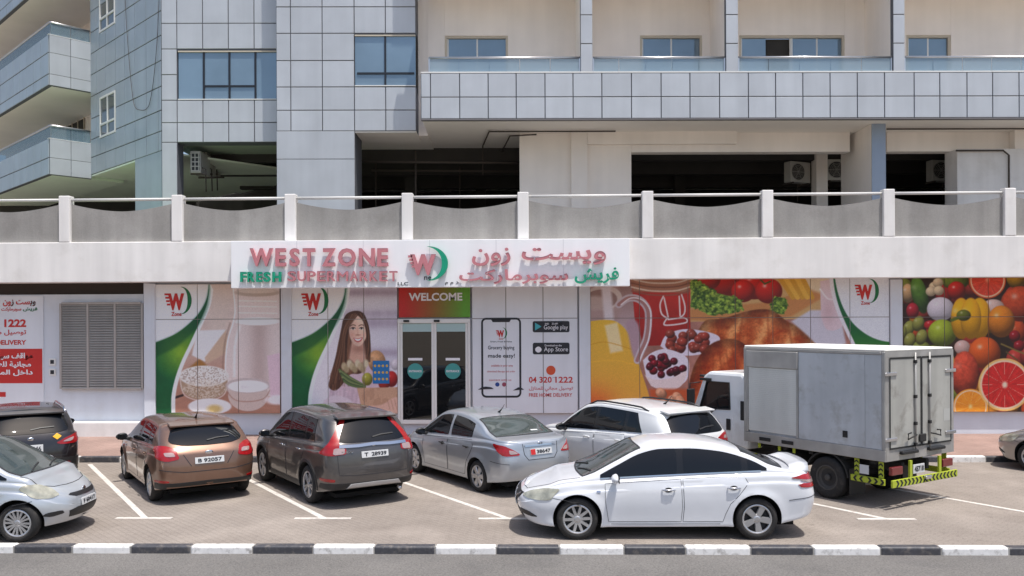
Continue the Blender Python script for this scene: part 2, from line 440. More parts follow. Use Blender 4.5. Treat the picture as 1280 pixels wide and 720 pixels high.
# shutter-like ventilation louvre
lx0, lx1 = P.x(75, -.05), P.x(177, -.05); lz0, lz1 = P.z(486, -.05, 126), P.z(379, -.05, 126)
M_louv = mat('grey_louvre', srgb(172, 166, 160), rough=0.55, var=0.06, scale=2, streak=0.1)
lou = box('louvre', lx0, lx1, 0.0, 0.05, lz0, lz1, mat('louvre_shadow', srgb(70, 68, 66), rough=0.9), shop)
lc = lou.location.copy()
def sub(o, par_loc):
    o.location = o.location - par_loc; return o
for i in range(4):
    xx = lx0 + (lx1 - lx0) * i / 3
    sub(box('louvre_frame', xx - 0.03, xx + 0.03, -0.06, -0.002, lz0, lz1, M_louv, lou, 0.006), lc)
for zz in (lz0, lz1):
    sub(box('louvre_frame', lx0 + 0.032, lx1 - 0.032, -0.058, -0.003, zz - 0.03, zz + 0.03, M_louv, lou, 0.006), lc)
for i in range(3):
    a = lx0 + (lx1 - lx0) * i / 3 + 0.03; b = lx0 + (lx1 - lx0) * (i + 1) / 3 - 0.03
    bm = bmesh.new(); n = 34
    for k in range(n):
        z = lz0 + 0.05 + (lz1 - lz0 - 0.09) * k / (n - 1)
        v = [bm.verts.new((x, y, zz)) for x in (a, b) for y, zz in ((-0.05, z - 0.028), (-0.006, z + 0.026), (-0.006, z + 0.018), (-0.05, z - 0.038))]
        for f in ((0, 1, 5, 4), (1, 2, 6, 5), (2, 3, 7, 6), (3, 0, 4, 7)): bm.faces.new([v[q] for q in f])
    o = meshobj('louvre_slats', bm_mesh(bm, 'louvre_slats'), M_louv, lou, -lc); o['kind'] = 'stuff'
# small electric plates beside the louvre
for i, (py0, py1) in enumerate(((446, 455), (459, 468))):
    e = box('switch_plate', P.x(59.5), P.x(68), 0.03, 0.058, P.z(py1), P.z(py0), M_frame_w, shop, 0.006)
    sub(box('mark', P.x(61.5), P.x(66), 0.024, 0.0285, P.z(py1 - 2), P.z(py0 + 2), M_black_print, e), e.location.copy())

# ------------------------------------------------------------------ terrace parapet
par = tag(empty('terrace_parapet', (0, WALL_Y + FD, 0)), 'wavy-topped grey terrace parapet between white posts under a white rail', 'parapet')
posts = [80, 221, 362.5, 509, 654, 810, 960, 1112, 1263.5]
PF = Frame(0, WALL_Y + FD, 0)
pxs = [PF.x(p) for p in posts]
pxs = [pxs[0] - 3.13 * 2, pxs[0] - 3.13] + pxs + [pxs[-1] + 3.3, pxs[-1] + 6.6]
ztop = PF.z(240, 0); zb_ = ZT + 0.003
for x in pxs:
    box('post', x - 0.15, x + 0.15, 0.0, 0.26, zb_, ztop, M_white, par, 0.02, 2)
zr = PF.z(245.5, 0.1)
for a, b in zip(pxs[:-1], pxs[1:]):
    a2, b2 = a + 0.153, b - 0.153
    tube('rail', [(a2, 0.12, zr), ((a2 + b2) / 2, 0.12, zr), (b2, 0.12, zr)], 0.04, mat('grey_white_rail', srgb(204, 203, 200), rough=.45), par, 10)
    n = 20
    hi, lo = PF.z(251, .1) , PF.z(260.5, .1)
    poly = [(a2, zb_), (b2, zb_)]
    for i in range(n + 1):
        t = i / n
        poly.append((b2 + (a2 - b2) * t, lo + (hi - lo) * abs(2 * t - 1) ** 1.7))
    prism('wave_panel', poly, 0.11, 0.21, M_grey_conc, par)

# ------------------------------------------------------------------ main sign board
SGD = FD - 0.30
SG = Frame(0, WALL_Y + SGD, 0)
sx0, sx1 = SG.x(288.5), SG.x(787); sz0, sz1 = SG.z(359, 0, 540), SG.z(299.5, 0, 540)
sign = tag(empty('shop_sign', ((sx0 + sx1) / 2, WALL_Y + SGD, sz0)), 'long white fascia sign board with raised red and green bilingual lettering above the entrance', 'sign')
so = Vector(((sx0 + sx1) / 2, 0, sz0))
M_signw = mat('sign_white_panel', srgb(238, 238, 240), rough=0.4, var=0.025, scale=0.8, streak=0.04)
M_sred = mat('faded_red_acrylic', srgb(192, 122, 129), rough=0.4, var=0.05, scale=6)
M_sred2 = mat('dark_red_return', srgb(150, 60, 66), rough=0.5)
M_sgreen = mat('green_acrylic', srgb(10, 150, 116), rough=0.4, var=0.05, scale=6)
board = box('board', sx0, sx1, 0.0, 0.28, sz0, sz1, M_signw, sign, 0.012, 2); board.location = board.location - so
for px in (371, 454, 537, 620, 704):
    x = SG.x(px); o = box('board_joint', x - 0.004, x + 0.004, -0.0015, 0.004, sz0 + 0.012, sz1 - 0.012, mat('thin_joint', srgb(176, 176, 182), rough=0.8), sign); o.location = o.location - so
def slet(s, a, b, c, d, m, name='letter', depth=0.07, bold=0.02, gap=0.045):
    cx = (a + b) / 2
    o = text_obj(name, s, SG.x(a, -gap), SG.x(b, -gap), SG.z(d, -gap, cx), SG.z(c, -gap, cx), -gap, m, sign, depth, bold)
    o.location = o.location - so
    return o
for s, a, b in (('W', 313, 342), ('E', 345, 358), ('S', 362.5, 375), ('T', 379, 394.5), ('Z', 403, 420), ('O', 423, 445), ('N', 449, 469), ('E', 472, 485.5)):
    slet(s, a, b, 310.5, 333, M_sred, bold=0.035)
for s, a, b in (('F', 301, 308.5), ('R', 310, 318.5), ('E', 321, 328), ('S', 330, 338.5), ('H', 341, 352)):
    slet(s, a, b, 340, 352.5, M_sgreen, bold=0.04)
wd = {'M': 1.35, 'I': .4}
word = 'SUPERMARKET'; tot = sum(wd.get(c, 1) for c in word) + 0.22 * (len(word) - 1); u = (497 - 360) / tot; xx = 360.0
for c in word:
    w = wd.get(c, 1) * u
    slet(c, xx, xx + w, 339, 351.5, M_sred, bold=0.0 if c == 'M' else 0.012); xx += w + 0.22 * u
slet(arabic('ويست'), 652, 757, 310, 331, M_sred, 'lettering', bold=0.02)
slet(arabic('زون'), 590, 638, 310, 332.5, M_sred, 'lettering', bold=0.02)
slet(arabic('فريش'), 718, 773, 334.5, 354.5, M_sgreen, 'lettering', bold=0.02)
slet(arabic('سوبرماركت'), 574, 710, 336.5, 355, M_sred, 'lettering', bold=0.02)
slet('LLC', 497, 510, 352.5, 356.5, M_black_print, 'lettering', 0.006, 0.01, 0.0)
slet(arabic('ذ م م'), 556, 573, 351.5, 356, M_black_print, 'lettering', 0.006, 0.01, 0.0)
slet('W', 513, 545, 318, 344, M_sred, bold=0.05)
for i in range(4):
    z = SG.z(320.5 + 4.2 * i, -.1, 512); x = SG.x(510 + i * 1.5, -.1)
    o = box('logo_bar', x, x + 0.11 - i * .015, -0.115, -0.045, z - 0.028, z + 0.028, M_sred, sign); o.location = o.location - so
o = prism('logo_crescent', crescent(SG.x(536, -.05), SG.z(329.5, -.05, 540), SG.x(560, -.05) - SG.x(536, -.05), 0.5 * (SG.z(308, -.05) - SG.z(351, -.05)), 0.16, -95, 95), -0.115, -0.045, M_sgreen, sign); o.location = o.location - so
slet('n', 530, 534, 345.5, 350, M_black_print, 'letter', 0.01, 0.01, 0.0); slet('e', 535, 539, 345.5, 350, M_black_print, 'letter', 0.01, 0.01, 0.0)

# ------------------------------------------------------------------ printed murals: colour computed point by point
def hash2(ix, iy, s):
    v = np.sin(ix * 127.1 + iy * 311.7 + s * 74.7) * 43758.5453
    return v - np.floor(v)
def vnoise(x, y, s=0):
    ix, iy = np.floor(x), np.floor(y); fx, fy = x - ix, y - iy
    fx = fx * fx * (3 - 2 * fx); fy = fy * fy * (3 - 2 * fy)
    a = hash2(ix, iy, s); b = hash2(ix + 1, iy, s); c = hash2(ix, iy + 1, s); d = hash2(ix + 1, iy + 1, s)
    return (a * (1 - fx) + b * fx) * (1 - fy) + (c * (1 - fx) + d * fx) * fy
def fbm(x, y, s=0):
    return (vnoise(x, y, s) + 0.5 * vnoise(2.1 * x, 2.1 * y, s + 1) + 0.25 * vnoise(4.3 * x, 4.3 * y, s + 2)) / 1.75

class Painter:
    def __init__(s, X, Y, bg):
        s.X, s.Y = X, Y; s.C = np.empty((len(X), 3)); s.C[:] = bg
    def put(s, m, col):
        c = np.array(col, float)
        s.C += m[:, None] * ((c if c.ndim == 2 else c[None, :]) - s.C)
    def soft(s, d, w=1.1): return np.clip(0.5 - d / w, 0, 1)
    def q(s, cx, cy, rx, ry, rot=0):
        a = R(rot); dx, dy = s.X - cx, s.Y - cy
        u = (dx * math.cos(a) + dy * math.sin(a)) / rx; v = (-dx * math.sin(a) + dy * math.cos(a)) / ry
        return u, v, np.sqrt(u * u + v * v)
    def ell(s, cx, cy, rx, ry, col, rot=0, w=1.1):
        u, v, q = s.q(cx, cy, rx, ry, rot); s.put(s.soft((q - 1) * min(rx, ry), w), col)
    def ball(s, cx, cy, rx, ry, col, rot=0, hl=0.5, tex=0.0, dark=0.45, seed=0, soft=1.1):
        u, v, q = s.q(cx, cy, rx, ry, rot)
        m = s.soft((q - 1) * min(rx, ry), soft); nz = np.sqrt(np.clip(1 - q * q, 0, 1))
        wx, wy = (s.X - cx) / max(rx, ry), (s.Y - cy) / max(rx, ry)
        lam = np.clip(0.62 * nz - 0.42 * wx * 0.7 - 0.55 * wy, 0, 1)
        c = np.array(col, float)[None, :] * (dark + (1.12 - dark) * lam)[:, None]
        if tex: c = c * (1 - tex + 2 * tex * fbm(s.X / 3.5, s.Y / 3.5, seed))[:, None]
        h = np.exp(-(((wx + 0.3) / 0.16) ** 2 + ((wy + 0.38) / 0.14) ** 2)) * hl
        c = c + h[:, None] * (245 - c)
        s.put(m, np.clip(c, 0, 255))
    def pdist(s, poly):
        P_ = np.array(poly, float); n = len(P_); d = np.full(len(s.X), 1e9); ins = np.zeros(len(s.X), bool)
        for i in range(n):
            a, b = P_[i], P_[(i + 1) % n]; e = b - a
            wx, wy = s.X - a[0], s.Y - a[1]
            t = np.clip((wx * e[0] + wy * e[1]) / max(1e-9, e @ e), 0, 1)
            d = np.minimum(d, np.hypot(wx - e[0] * t, wy - e[1] * t))
            cond = (a[1] > s.Y) != (b[1] > s.Y)
            with np.errstate(divide='ignore', invalid='ignore'):
                xi = a[0] + (s.Y - a[1]) / (b[1] - a[1] if b[1] != a[1] else 1e-9) * e[0]
            ins ^= cond & (s.X < xi)
        return np.where(ins, -d, d)
    def poly(s, pts, col, w=1.1): s.put(s.soft(s.pdist(pts), w), col)
    def stroke(s, pts, wd, col, w=1.1, alpha=1.0):
        d = np.full(len(s.X), 1e9)
        for a, b in zip(pts[:-1], pts[1:]):
            ex, ey = b[0] - a[0], b[1] - a[1]; wx, wy = s.X - a[0], s.Y - a[1]
            t = np.clip((wx * ex + wy * ey) / max(1e-9, ex * ex + ey * ey), 0, 1)
            d = np.minimum(d, np.hypot(wx - ex * t, wy - ey * t))
        s.put(s.soft(d - wd / 2, w) * alpha, col)
    def grad(s, c0, c1, t):
        t = np.clip(t, 0, 1)[:, None]
        return np.array(c0, float)[None] * (1 - t) + np.array(c1, float)[None] * t

def curve_pts(pts, n=6):
    out = []
    for i in range(len(pts) - 1):
        p0 = pts[max(i - 1, 0)]; p1 = pts[i]; p2 = pts[i + 1]; p3 = pts[min(i + 2, len(pts) - 1)]
        for k in range(n):
            t = k / n
            out.append(tuple(0.5 * (2 * p1[j] + (p2[j] - p0[j]) * t + (2 * p0[j] - 5 * p1[j] + 4 * p2[j] - p3[j]) * t * t + (3 * p1[j] - p0[j] - 3 * p2[j] + p3[j]) * t ** 3) for j in (0, 1)))
    return out + [pts[-1]]

def swoosh(p, dx):
    """white corner, green sweep and its pale edge; dx shifts it along the wall"""
    up = curve_pts([(262 + dx, 352), (259 + dx, 372), (250 + dx, 390), (236 + dx, 405), (218 + dx, 418), (194 + dx, 428)])
    lo = curve_pts([(214 + dx, 520), (214 + dx, 497), (218 + dx, 476), (226 + dx, 453), (238 + dx, 428), (251 + dx, 400), (259 + dx, 380), (262 + dx, 362)])
    p.poly([(194 + dx - 5, 340), (262 + dx, 340)] + up + [(194 + dx - 5, 429)], (226, 228, 234))
    p.poly([(x + 5, y) for x, y in lo] + [(262 + dx, 352)] + up + [(190 + dx, 520)], (228, 236, 236))
    t = np.clip(1.15 - np.hypot((p.X - 228 - dx) / 34, (p.Y - 440) / 34), 0, 1)
    col = p.grad((22, 98, 56), (128, 172, 48), t) * (0.92 + 0.16 * fbm(p.X / 9, p.Y / 9, 3))[:, None]
    p.poly(up + [(188 + dx, 428), (188 + dx, 521)] + lo, col)
    # darker ribbon under the white corner
    up2 = [(x + 1, y + 10 + 8 * i / len(up)) for i, (x, y) in enumerate(up)]
    p.put(p.soft(p.pdist(up + up2[::-1]), 4) * 0.55, (16, 78, 48))

def mural_dairy(p):
    X, Y = p.X, p.Y
    p.C[:] = p.grad((216, 196, 188), (178, 128, 108), (Y - 400) / 90) * (0.93 + 0.14 * fbm(X / 24, Y / 7, 1))[:, None]
    p.poly([(262, 352), (290, 352), (284, 415), (262, 412)], (214, 196, 186), 8)
    p.poly([(236, 460), (250, 448), (262, 460), (246, 476)], (168, 118, 62), 3)
    p.poly([(247, 413), (283, 412), (283, 426), (256, 452), (240, 444)], (226, 224, 228), 2)
    p.poly([(283, 412), (285, 440), (258, 455), (256, 447)], (206, 176, 152), 2)
    # milk bottle
    p.poly(curve_pts([(291, 352), (294, 385), (292, 402), (284, 430), (282, 470), (290, 494), (345, 494), (356, 480), (356, 352)]), (222, 206, 202))
    p.put(np.exp(-((X - 324) / 12) ** 2) * (Y > 403) * (Y < 480) * 0.5, (168, 140, 134))
    p.stroke(curve_pts([(291, 352), (294, 385), (292, 402), (284, 430), (282, 470), (290, 494)]), 1.6, (246, 240, 238)); p.stroke(curve_pts([(300, 408), (294, 432), (293, 470)]), 3, (244, 238, 238), w=3, alpha=.7); p.stroke(curve_pts([(288, 404), (281, 430), (279, 470), (287, 494)]), 1.8, (150, 118, 106), w=2, alpha=.6)
    p.ell(322, 366, 28, 5, (190, 172, 160)); p.ell(322, 364, 25, 3, (214, 200, 190))
    for y in (376, 383, 391): p.stroke([(298, y), (346, y + 1)], 1.6, (240, 232, 228), alpha=0.7)
    p.ell(322, 402, 27, 5, (240, 234, 234))
    # curd bowl
    p.ell(255, 480, 30, 20, (176, 148, 124)); p.ell(255, 470, 31, 13, (226, 222, 218))
    n = fbm(X / 3, Y / 3, 9); u, v, q = p.q(255, 470, 29, 12)
    p.put(p.soft((q - 1) * 12) * np.clip((.52 - fbm(X / 1.5, Y / 1.3, 9)) * 4, 0, .8), (170, 148, 136))
    p.put(p.soft((p.q(255, 486, 27, 12)[2] - 1) * 12) * np.clip((fbm(X / 1.5, Y / 1.4, 4) - .42) * 4, 0, .7), (220, 208, 194))
    p.stroke(curve_pts([(225, 474), (231, 494), (255, 501), (279, 494), (286, 474)]), 1.5, (226, 216, 210), alpha=.7)
    # cream bowl
    p.ell(310, 494, 25, 20, (206, 186, 178)); p.ell(310, 482, 28, 9.5, (198, 182, 180)); p.ell(310, 483, 25, 7.5, (238, 236, 238))
    p.put(np.exp(-(((X - 305) / 7) ** 2 + ((Y - 484) / 2.5) ** 2)) * .5, (206, 202, 206))
    p.stroke(curve_pts([(284, 490), (294, 500), (312, 502), (330, 498), (337, 488)]), 1.5, (170, 120, 104), alpha=.6)
    p.ell(262, 508, 27, 10, (230, 228, 232)); p.ell(268, 511, 9, 5, (214, 186, 120), w=4)
    p.stroke([(212, 499), (228, 494)], 3, (70, 50, 48))
    p.poly([(334, 445), (356, 440), (356, 510), (338, 498)], (222, 192, 204), 2); p.ell(346, 500, 14, 6, (236, 224, 228), w=3)
    swoosh(p, 0)

def mural_woman(p):
    X, Y = p.X, p.Y
    p.C[:] = p.grad((222, 216, 224), (208, 204, 216), (X - 420) / 70)
    for y, h, a in ((366, 5, .75), (392, 5, .55), (404, 7, .7), (441, 6, .7), (456, 4, .4)):
        p.put(np.exp(-((Y - y) / h) ** 2) * a * (X > 430) * (0.6 + 0.5 * fbm(X / 6, Y / 30, 5)), (158, 140, 162))
    hair = curve_pts([(443, 389), (433, 393), (428, 406), (424, 424), (419, 448), (413, 470), (411, 484), (420, 488), (430, 478), (438, 468), (452, 466), (462, 448), (463, 428), (459, 402), (452, 391), (443, 389)])
    # blouse and arms
    p.poly(curve_pts([(428, 452), (416, 476), (410, 500), (408, 520), (500, 520), (486, 500), (476, 470), (462, 455), (445, 450)]), (204, 178, 190))
    p.put((fbm(X / 5, Y / 12, 8) > .55) * (Y > 485) * (X < 450) * (X > 411) * .35, (176, 158, 172))
    p.poly(hair, (86, 56, 44))
    hn = fbm(X / 1.6 + Y / 18, Y / 26, 12)
    p.put(p.soft(p.pdist(hair)) * np.clip((hn - .45) * 2.4, 0, .8), (138, 92, 66))
    p.poly([(440, 426), (454, 426), (458, 450), (447, 458), (436, 448)], (206, 160, 140), 3)
    face = curve_pts([(437, 402), (439, 396), (446, 392.5), (454, 395.5), (458, 403), (458.8, 413), (457.4, 422.5), (453, 430), (448, 433), (442.5, 430), (438, 422.5), (436.2, 411), (437, 402)])
    p.put(np.exp(-(((X - 448) / 9) ** 2 + ((Y - 436) / 5) ** 2)) * .6, (150, 100, 84))
    sh_ = np.clip((X - 434) / 20, 0, 1) * .2 + .84 - .10 * np.clip((Y - 422) / 12, 0, 1)
    p.poly(face, np.array((238, 194, 172), float)[None] * sh_[:, None])
    for cx_f in (440.5, 455): p.put(np.exp(-(((X - cx_f) / 3.2) ** 2 + ((Y - 418.5) / 3) ** 2)) * .35, (226, 140, 124))
    p.put(np.exp(-(((X - 449) / 5) ** 2 + ((Y - 400) / 3.5) ** 2)) * .4, (252, 222, 204))
    p.poly(curve_pts([(443, 391), (436, 398), (433, 412), (434, 428), (429, 430), (428, 404), (436, 391), (450, 389), (458, 398), (461, 420), (459, 430), (457, 412), (453, 400), (443, 391)]), (84, 54, 42))
    for x in (441.5, 452): 
        p.stroke(curve_pts([(x - 3.2, 407.4), (x, 406.0), (x + 3, 407.0)]), .9, (92, 60, 46)); p.ell(x, 410.7, 2.5, 1.25, (236, 226, 222)); p.ell(x, 410.6, 1.2, 1.25, (52, 38, 34)); p.stroke(curve_pts([(x - 2.8, 410.6), (x, 409.2), (x + 2.8, 410.4)]), .7, (48, 32, 28))
    p.stroke([(447.2, 410), (447.4, 417)], 1.2, (206, 152, 130), w=2, alpha=.6); p.ell(447.6, 418.8, 2.4, .8, (178, 116, 98), w=1.5)
    p.poly(curve_pts([(441.8, 422.2), (447.6, 423.2), (453.4, 421.8), (451.6, 426), (447.6, 428), (443.8, 426.2), (441.8, 422.2)]), (190, 84, 84)); p.poly(curve_pts([(443, 423), (447.6, 424), (452.2, 422.8), (450.2, 425.2), (447.6, 426.2), (445, 425.4), (443, 423)]), (255, 252, 250), .8)
    p.ball(471, 452, 11, 14, (204, 152, 108), rot=-10, hl=.1, tex=.15, dark=.7)
    hr = random.Random(3)
    for i in range(46):
        a = hr.random(); x0 = 437 + 12 * a; xe = 412 + 24 * a + hr.uniform(-3, 3)
        p.stroke(curve_pts([(x0, 392 + 4 * abs(a - .6)), (429 + 6 * a + hr.uniform(-2, 2), 412), (424 + 8 * a + hr.uniform(-2, 2), 440), (xe, 470 + hr.uniform(0, 14))], 4), hr.uniform(.6, 1.3), ((150, 104, 76), (58, 36, 28), (112, 74, 54))[i % 3], alpha=.38)
    for i in range(20):
        a = hr.random()
        p.stroke(curve_pts([(450 + 5 * a, 392), (459 + 2 * a, 408), (461 + 2 * a, 430), (457 + 6 * a, 452)], 4), hr.uniform(.6, 1.2), ((140, 96, 70), (56, 36, 28), (104, 68, 50))[i % 3], alpha=.4)
    p.poly(face, np.array((238, 194, 172), float)[None] * sh_[:, None]) if False else None
    for i in range(16):
        x0 = 412 + hr.random() * 40; p.stroke([(x0, 486 + hr.random() * 8), (x0 + hr.uniform(-6, 4), 512)], 1.6, ((176, 150, 164), (226, 206, 216))[i % 2], w=3, alpha=.5)
    # leeks, peppers
    for i in range(7):
        p.stroke(curve_pts([(424 + i, 462 + i * 2.4), (438, 472 + i * 1.6), (456, 482 + i * .6)]), 2.6, ((96, 116, 70), (132, 142, 92), (70, 92, 58))[i % 3])
    for i in range(9): p.ell(430 + i * 3.4, 458 + 4 * math.sin(i * 2.1), 3.4, 5, ((186, 166, 132), (166, 146, 112), (204, 190, 160))[i % 3], w=2)
    p.ball(459, 474, 6.5, 8, (172, 166, 60), dark=.6); p.ball(489, 474, 8, 10, (196, 44, 44), dark=.6); p.ball(480, 480, 7, 7, (188, 50, 44), dark=.6); p.ball(494, 456, 5, 7, (206, 196, 206), dark=.8)
    p.poly([(446, 485), (500, 484), (500, 520), (454, 520)], (196, 154, 126)); p.put(p.soft(p.pdist([(446, 485), (500, 484), (500, 520), (454, 520)])) * (fbm(X / 8, Y / 12, 2) > .55) * .35, (166, 124, 98))
    p.poly(curve_pts([(412, 498), (430, 500), (452, 507), (476, 506), (490, 498), (497, 498), (500, 512), (490, 520), (430, 520), (408, 512)]), (214, 172, 154), 2)
    for x in (484, 488.5, 493): p.stroke([(x, 500), (x + 3, 512)], .9, (176, 128, 110), alpha=.7)
    p.poly(curve_pts([(405, 500), (420, 494), (440, 502), (444, 520), (402, 520)]), (212, 196, 206), 2)
    swoosh(p, 171)

def mural_breakfast(p):
    X, Y = p.X, p.Y
    p.C[:] = np.array((172, 124, 112), float)[None] * (0.8 + .35 * fbm(X / 16, Y / 12, 6))[:, None]
    p.put((X < 800) * 1.0, p.grad((150, 118, 112), (190, 168, 172), (Y - 350) / 60))
    # jam jar
    p.poly([(790, 347), (864, 347), (864, 430), (806, 432), (794, 400)], p.grad((182, 46, 38), (150, 34, 32), (Y - 370) / 60) * (0.9 + .2 * fbm(X / 9, Y / 14, 3))[:, None])
    p.poly([(788, 346), (866, 346), (862, 366), (792, 364)], (166, 120, 98), 3)
    for y, c in ((351, (220, 206, 192)), (356, (126, 84, 70)), (361, (226, 210, 196)), (366, (150, 90, 76))): p.stroke(curve_pts([(790, y - 3), (815, y + 2), (845, y + 2), (864, y - 3)]), 1.8, c, alpha=.9)
    for pts in ([(830, 370), (826, 380), (828, 392), (836, 398)], [(853, 368), (857, 382), (856, 392), (850, 397)], [(834, 398), (832, 406), (858, 403), (856, 397), (836, 399)], [(831, 372), (836, 396)], [(850, 370), (851, 394)]):
        p.stroke(curve_pts(pts), 1.9, (232, 220, 220))
    # jug
    p.poly([(735, 345), (772, 352), (778, 380), (772, 400), (735, 404)], (176, 150, 146), 5)
    p.ell(755, 371, 23, 15, (206, 190, 184)); p.ell(752, 373, 20, 12, (150, 122, 116)); p.ell(744, 378, 18, 9, (186, 164, 158), w=4)
    p.poly([(752, 358), (764, 356), (768, 400), (756, 402)], (216, 206, 210), 4)
    p.poly(curve_pts([(730, 402), (755, 399), (772, 402), (786, 416), (794, 436), (798, 452), (806, 476), (813, 500), (816, 522), (730, 522)]), p.grad((224, 182, 66), (222, 166, 80), (Y - 400) / 110))
    p.put(np.exp(-(((X - 742) / 26) ** 2 + ((Y - 512) / 26) ** 2)) * (X < 800) * .8, (214, 84, 48))
    p.put(p.soft(p.pdist([(756, 406), (772, 402), (779, 438), (763, 441)]), 3) * .8, (238, 222, 190))
    p.stroke(curve_pts([(738, 430), (758, 427), (790, 436)]), 1.2, (200, 140, 36), alpha=.6); p.stroke(curve_pts([(738, 452), (770, 450), (796, 456)]), 1.2, (240, 190, 70), alpha=.6)
    p.poly(curve_pts([(782, 404), (792, 398), (800, 410), (798, 440), (792, 446), (786, 420)]), (178, 150, 160), 4)
    hd = curve_pts([(774, 380), (786, 372), (800, 374), (810, 386), (811, 404), (808, 424), (801, 440), (797, 450)])
    p.stroke(hd, 9, (200, 186, 192)); p.stroke(hd, 4.5, (170, 124, 120)); p.stroke([(x + 3, y) for x, y in hd], 1.4, (240, 234, 238))
    # lettuce, board, tomatoes
    p.poly([(864, 346), (1045, 346), (1045, 398), (864, 402)], (204, 168, 118))
    p.poly([(864, 386), (960, 378), (1020, 360), (1030, 372), (990, 396), (900, 402), (864, 400)], (196, 138, 88), 3)
    p.poly([(1000, 346), (1046, 346), (1046, 372), (1010, 362)], (222, 206, 180), 5)
    for i in range(5): p.stroke([(975 + 7 * i, 346), (992 + 6 * i, 372)], 6, (226, 182, 84) if i % 2 else (206, 158, 64))
    for cx, cy, r in ((905, 350, 24), (886, 348, 16), (944, 356, 20), (962, 364, 17), (930, 364, 15)): p.ball(cx, cy, r, r * .92, (206, 40, 30), hl=.7, dark=.55)
    p.stroke([(952, 350), (957, 355), (964, 352)], 2, (70, 90, 40))
    rng = random.Random(5)
    def leaf(cx, cy):
        g = rng.random(); p.ball(cx, cy, rng.uniform(2.6, 5), rng.uniform(2.4, 4.5), (90 + 80 * g, 140 + 50 * g, 40 + 30 * g), hl=.1, dark=.35)
    for i, pl in enumerate(([(864, 350), (872, 349), (884, 357), (900, 366), (918, 370), (929, 376), (930, 388), (915, 392), (890, 394), (872, 386), (864, 384)], [(962, 380), (970, 371), (982, 372), (987, 382), (980, 392), (968, 393)])):
        n1 = fbm(X / 2.6, Y / 2.2, 40); n2 = fbm(X / 6, Y / 5, 44); d = p.pdist(pl) + 5 * (fbm(X / 3, Y / 3, 47) - .5)
        c_ = p.grad((52, 84, 30), (182, 206, 92), (n1 - .28) * 1.7) * (0.72 + .55 * n2)[:, None]
        p.put(p.soft(d, 1.4), np.clip(c_, 0, 255))
    # croissants
    def bread(poly, seed, c0=(164, 70, 30), c1=(240, 178, 120)):
        d = p.pdist(poly); sh = np.clip(-d / 16, 0, 1)
        n = fbm(X / 7, Y / 4.5, seed); n2 = fbm(X / 1.7, Y / 1.7, seed + 5)
        band = .5 + .5 * np.sin((X * .9 + Y * .45) / 5.2 + 3.0 * fbm(X / 20, Y / 20, seed + 9))
        col = p.grad(c0, c1, .55 * n + .62 * band ** 1.5 - .12) * (0.62 + .42 * sh)[:, None] * (0.85 + .3 * n2)[:, None]
        p.put(p.soft(d, 1.6), np.clip(col, 0, 255))
    bread(curve_pts([(874, 412), (884, 400), (905, 398), (940, 388), (965, 388), (985, 402), (1005, 412), (1016, 425), (1024, 440), (960, 450), (880, 428)]), 21)
    for xs in ((902, 398, 896, 428), (930, 392, 924, 430), (960, 389, 962, 430), (985, 402, 992, 436)): p.stroke([(xs[0], xs[1]), (xs[2], xs[3])], 2.2, (150, 66, 32), w=3, alpha=.55)
    p.poly([(990, 402), (1014, 388), (1050, 388), (1058, 430), (1030, 440), (1010, 420)], (208, 204, 214), 3)
    p.poly(curve_pts([(1026, 352), (1058, 352), (1056, 400), (1048, 412), (1034, 412), (1027, 396)]), (222, 202, 208)); p.stroke(curve_pts([(1026, 362), (1036, 374), (1048, 374)]), 2, (238, 232, 236))
    p.put(np.exp(-(((X - 1036) / 9) ** 2 + ((Y - 390) / 16) ** 2)) * .5, (196, 160, 164))
    # bowls of olives and cherries
    p.poly(curve_pts([(826, 432), (834, 418), (858, 411), (890, 416), (901, 424), (892, 438), (868, 444), (840, 444)]), (226, 216, 230))
    for i in range(26): p.ball(838 + rng.random() * 46, 416 + rng.random() * 22, 6, 5.4, (160 + rng.random() * 30, 76, 60), hl=.5, dark=.45)
    bread(curve_pts([(858, 506), (864, 470), (874, 446), (893, 428), (918, 424), (936, 436), (946, 470), (950, 520), (870, 520)]), 33, (150, 56, 26), (228, 146, 90))
    for k in range(6): p.stroke(curve_pts([(876 + 8 * k, 446 - 2 * k), (870 + 12 * k, 480), (882 + 14 * k, 516)]), 1.6, (142, 58, 30), w=3, alpha=.5)
    p.poly(curve_pts([(804, 450), (816, 440), (834, 436), (856, 444), (862, 456), (858, 476), (840, 484), (818, 482), (808, 470)]), (228, 220, 232))
    for i in range(30):
        x, y = 812 + rng.random() * 44, 444 + rng.random() * 26
        if ((x - 834) / 25) ** 2 + ((y - 457) / 15) ** 2 < 1: p.ball(x, y, 4.8, 4.6, (96 + rng.random() * 60, 26, 48), hl=.5, dark=.35)
    p.poly(curve_pts([(806, 468), (818, 474), (840, 472), (858, 464), (852, 482), (832, 489), (814, 482)]), (230, 214, 214))
    p.poly([(812, 486), (860, 486), (866, 520), (816, 520)], (190, 96, 62), 4)
    for i in range(12): p.ball(826 + rng.random() * 32, 488 + rng.random() * 22, 8, 6, (226, 168, 136), rot=rng.random() * 90, hl=.2, tex=.15, dark=.6)
    p.poly([(862, 480), (868, 520), (860, 520)], (90, 40, 36), 4)
    # white corner with the green sweep
    left = curve_pts([(1042, 340), (1044, 362), (1050, 386), (1060, 410), (1071, 434), (1082, 460), (1090, 520)])
    right = curve_pts([(1043, 340), (1048, 366), (1056, 388), (1068, 406), (1084, 419), (1100, 426), (1118, 429)])
    p.poly(left + [(1120, 520), (1120, 340)], (226, 228, 234))
    p.poly([(x - 5, y) for x, y in left] + left[::-1], (228, 224, 230))
    p.poly(right + [(1120, 520)] + left[::-1], p.grad((22, 98, 56), (110, 160, 50), (Y - 410) / 60))

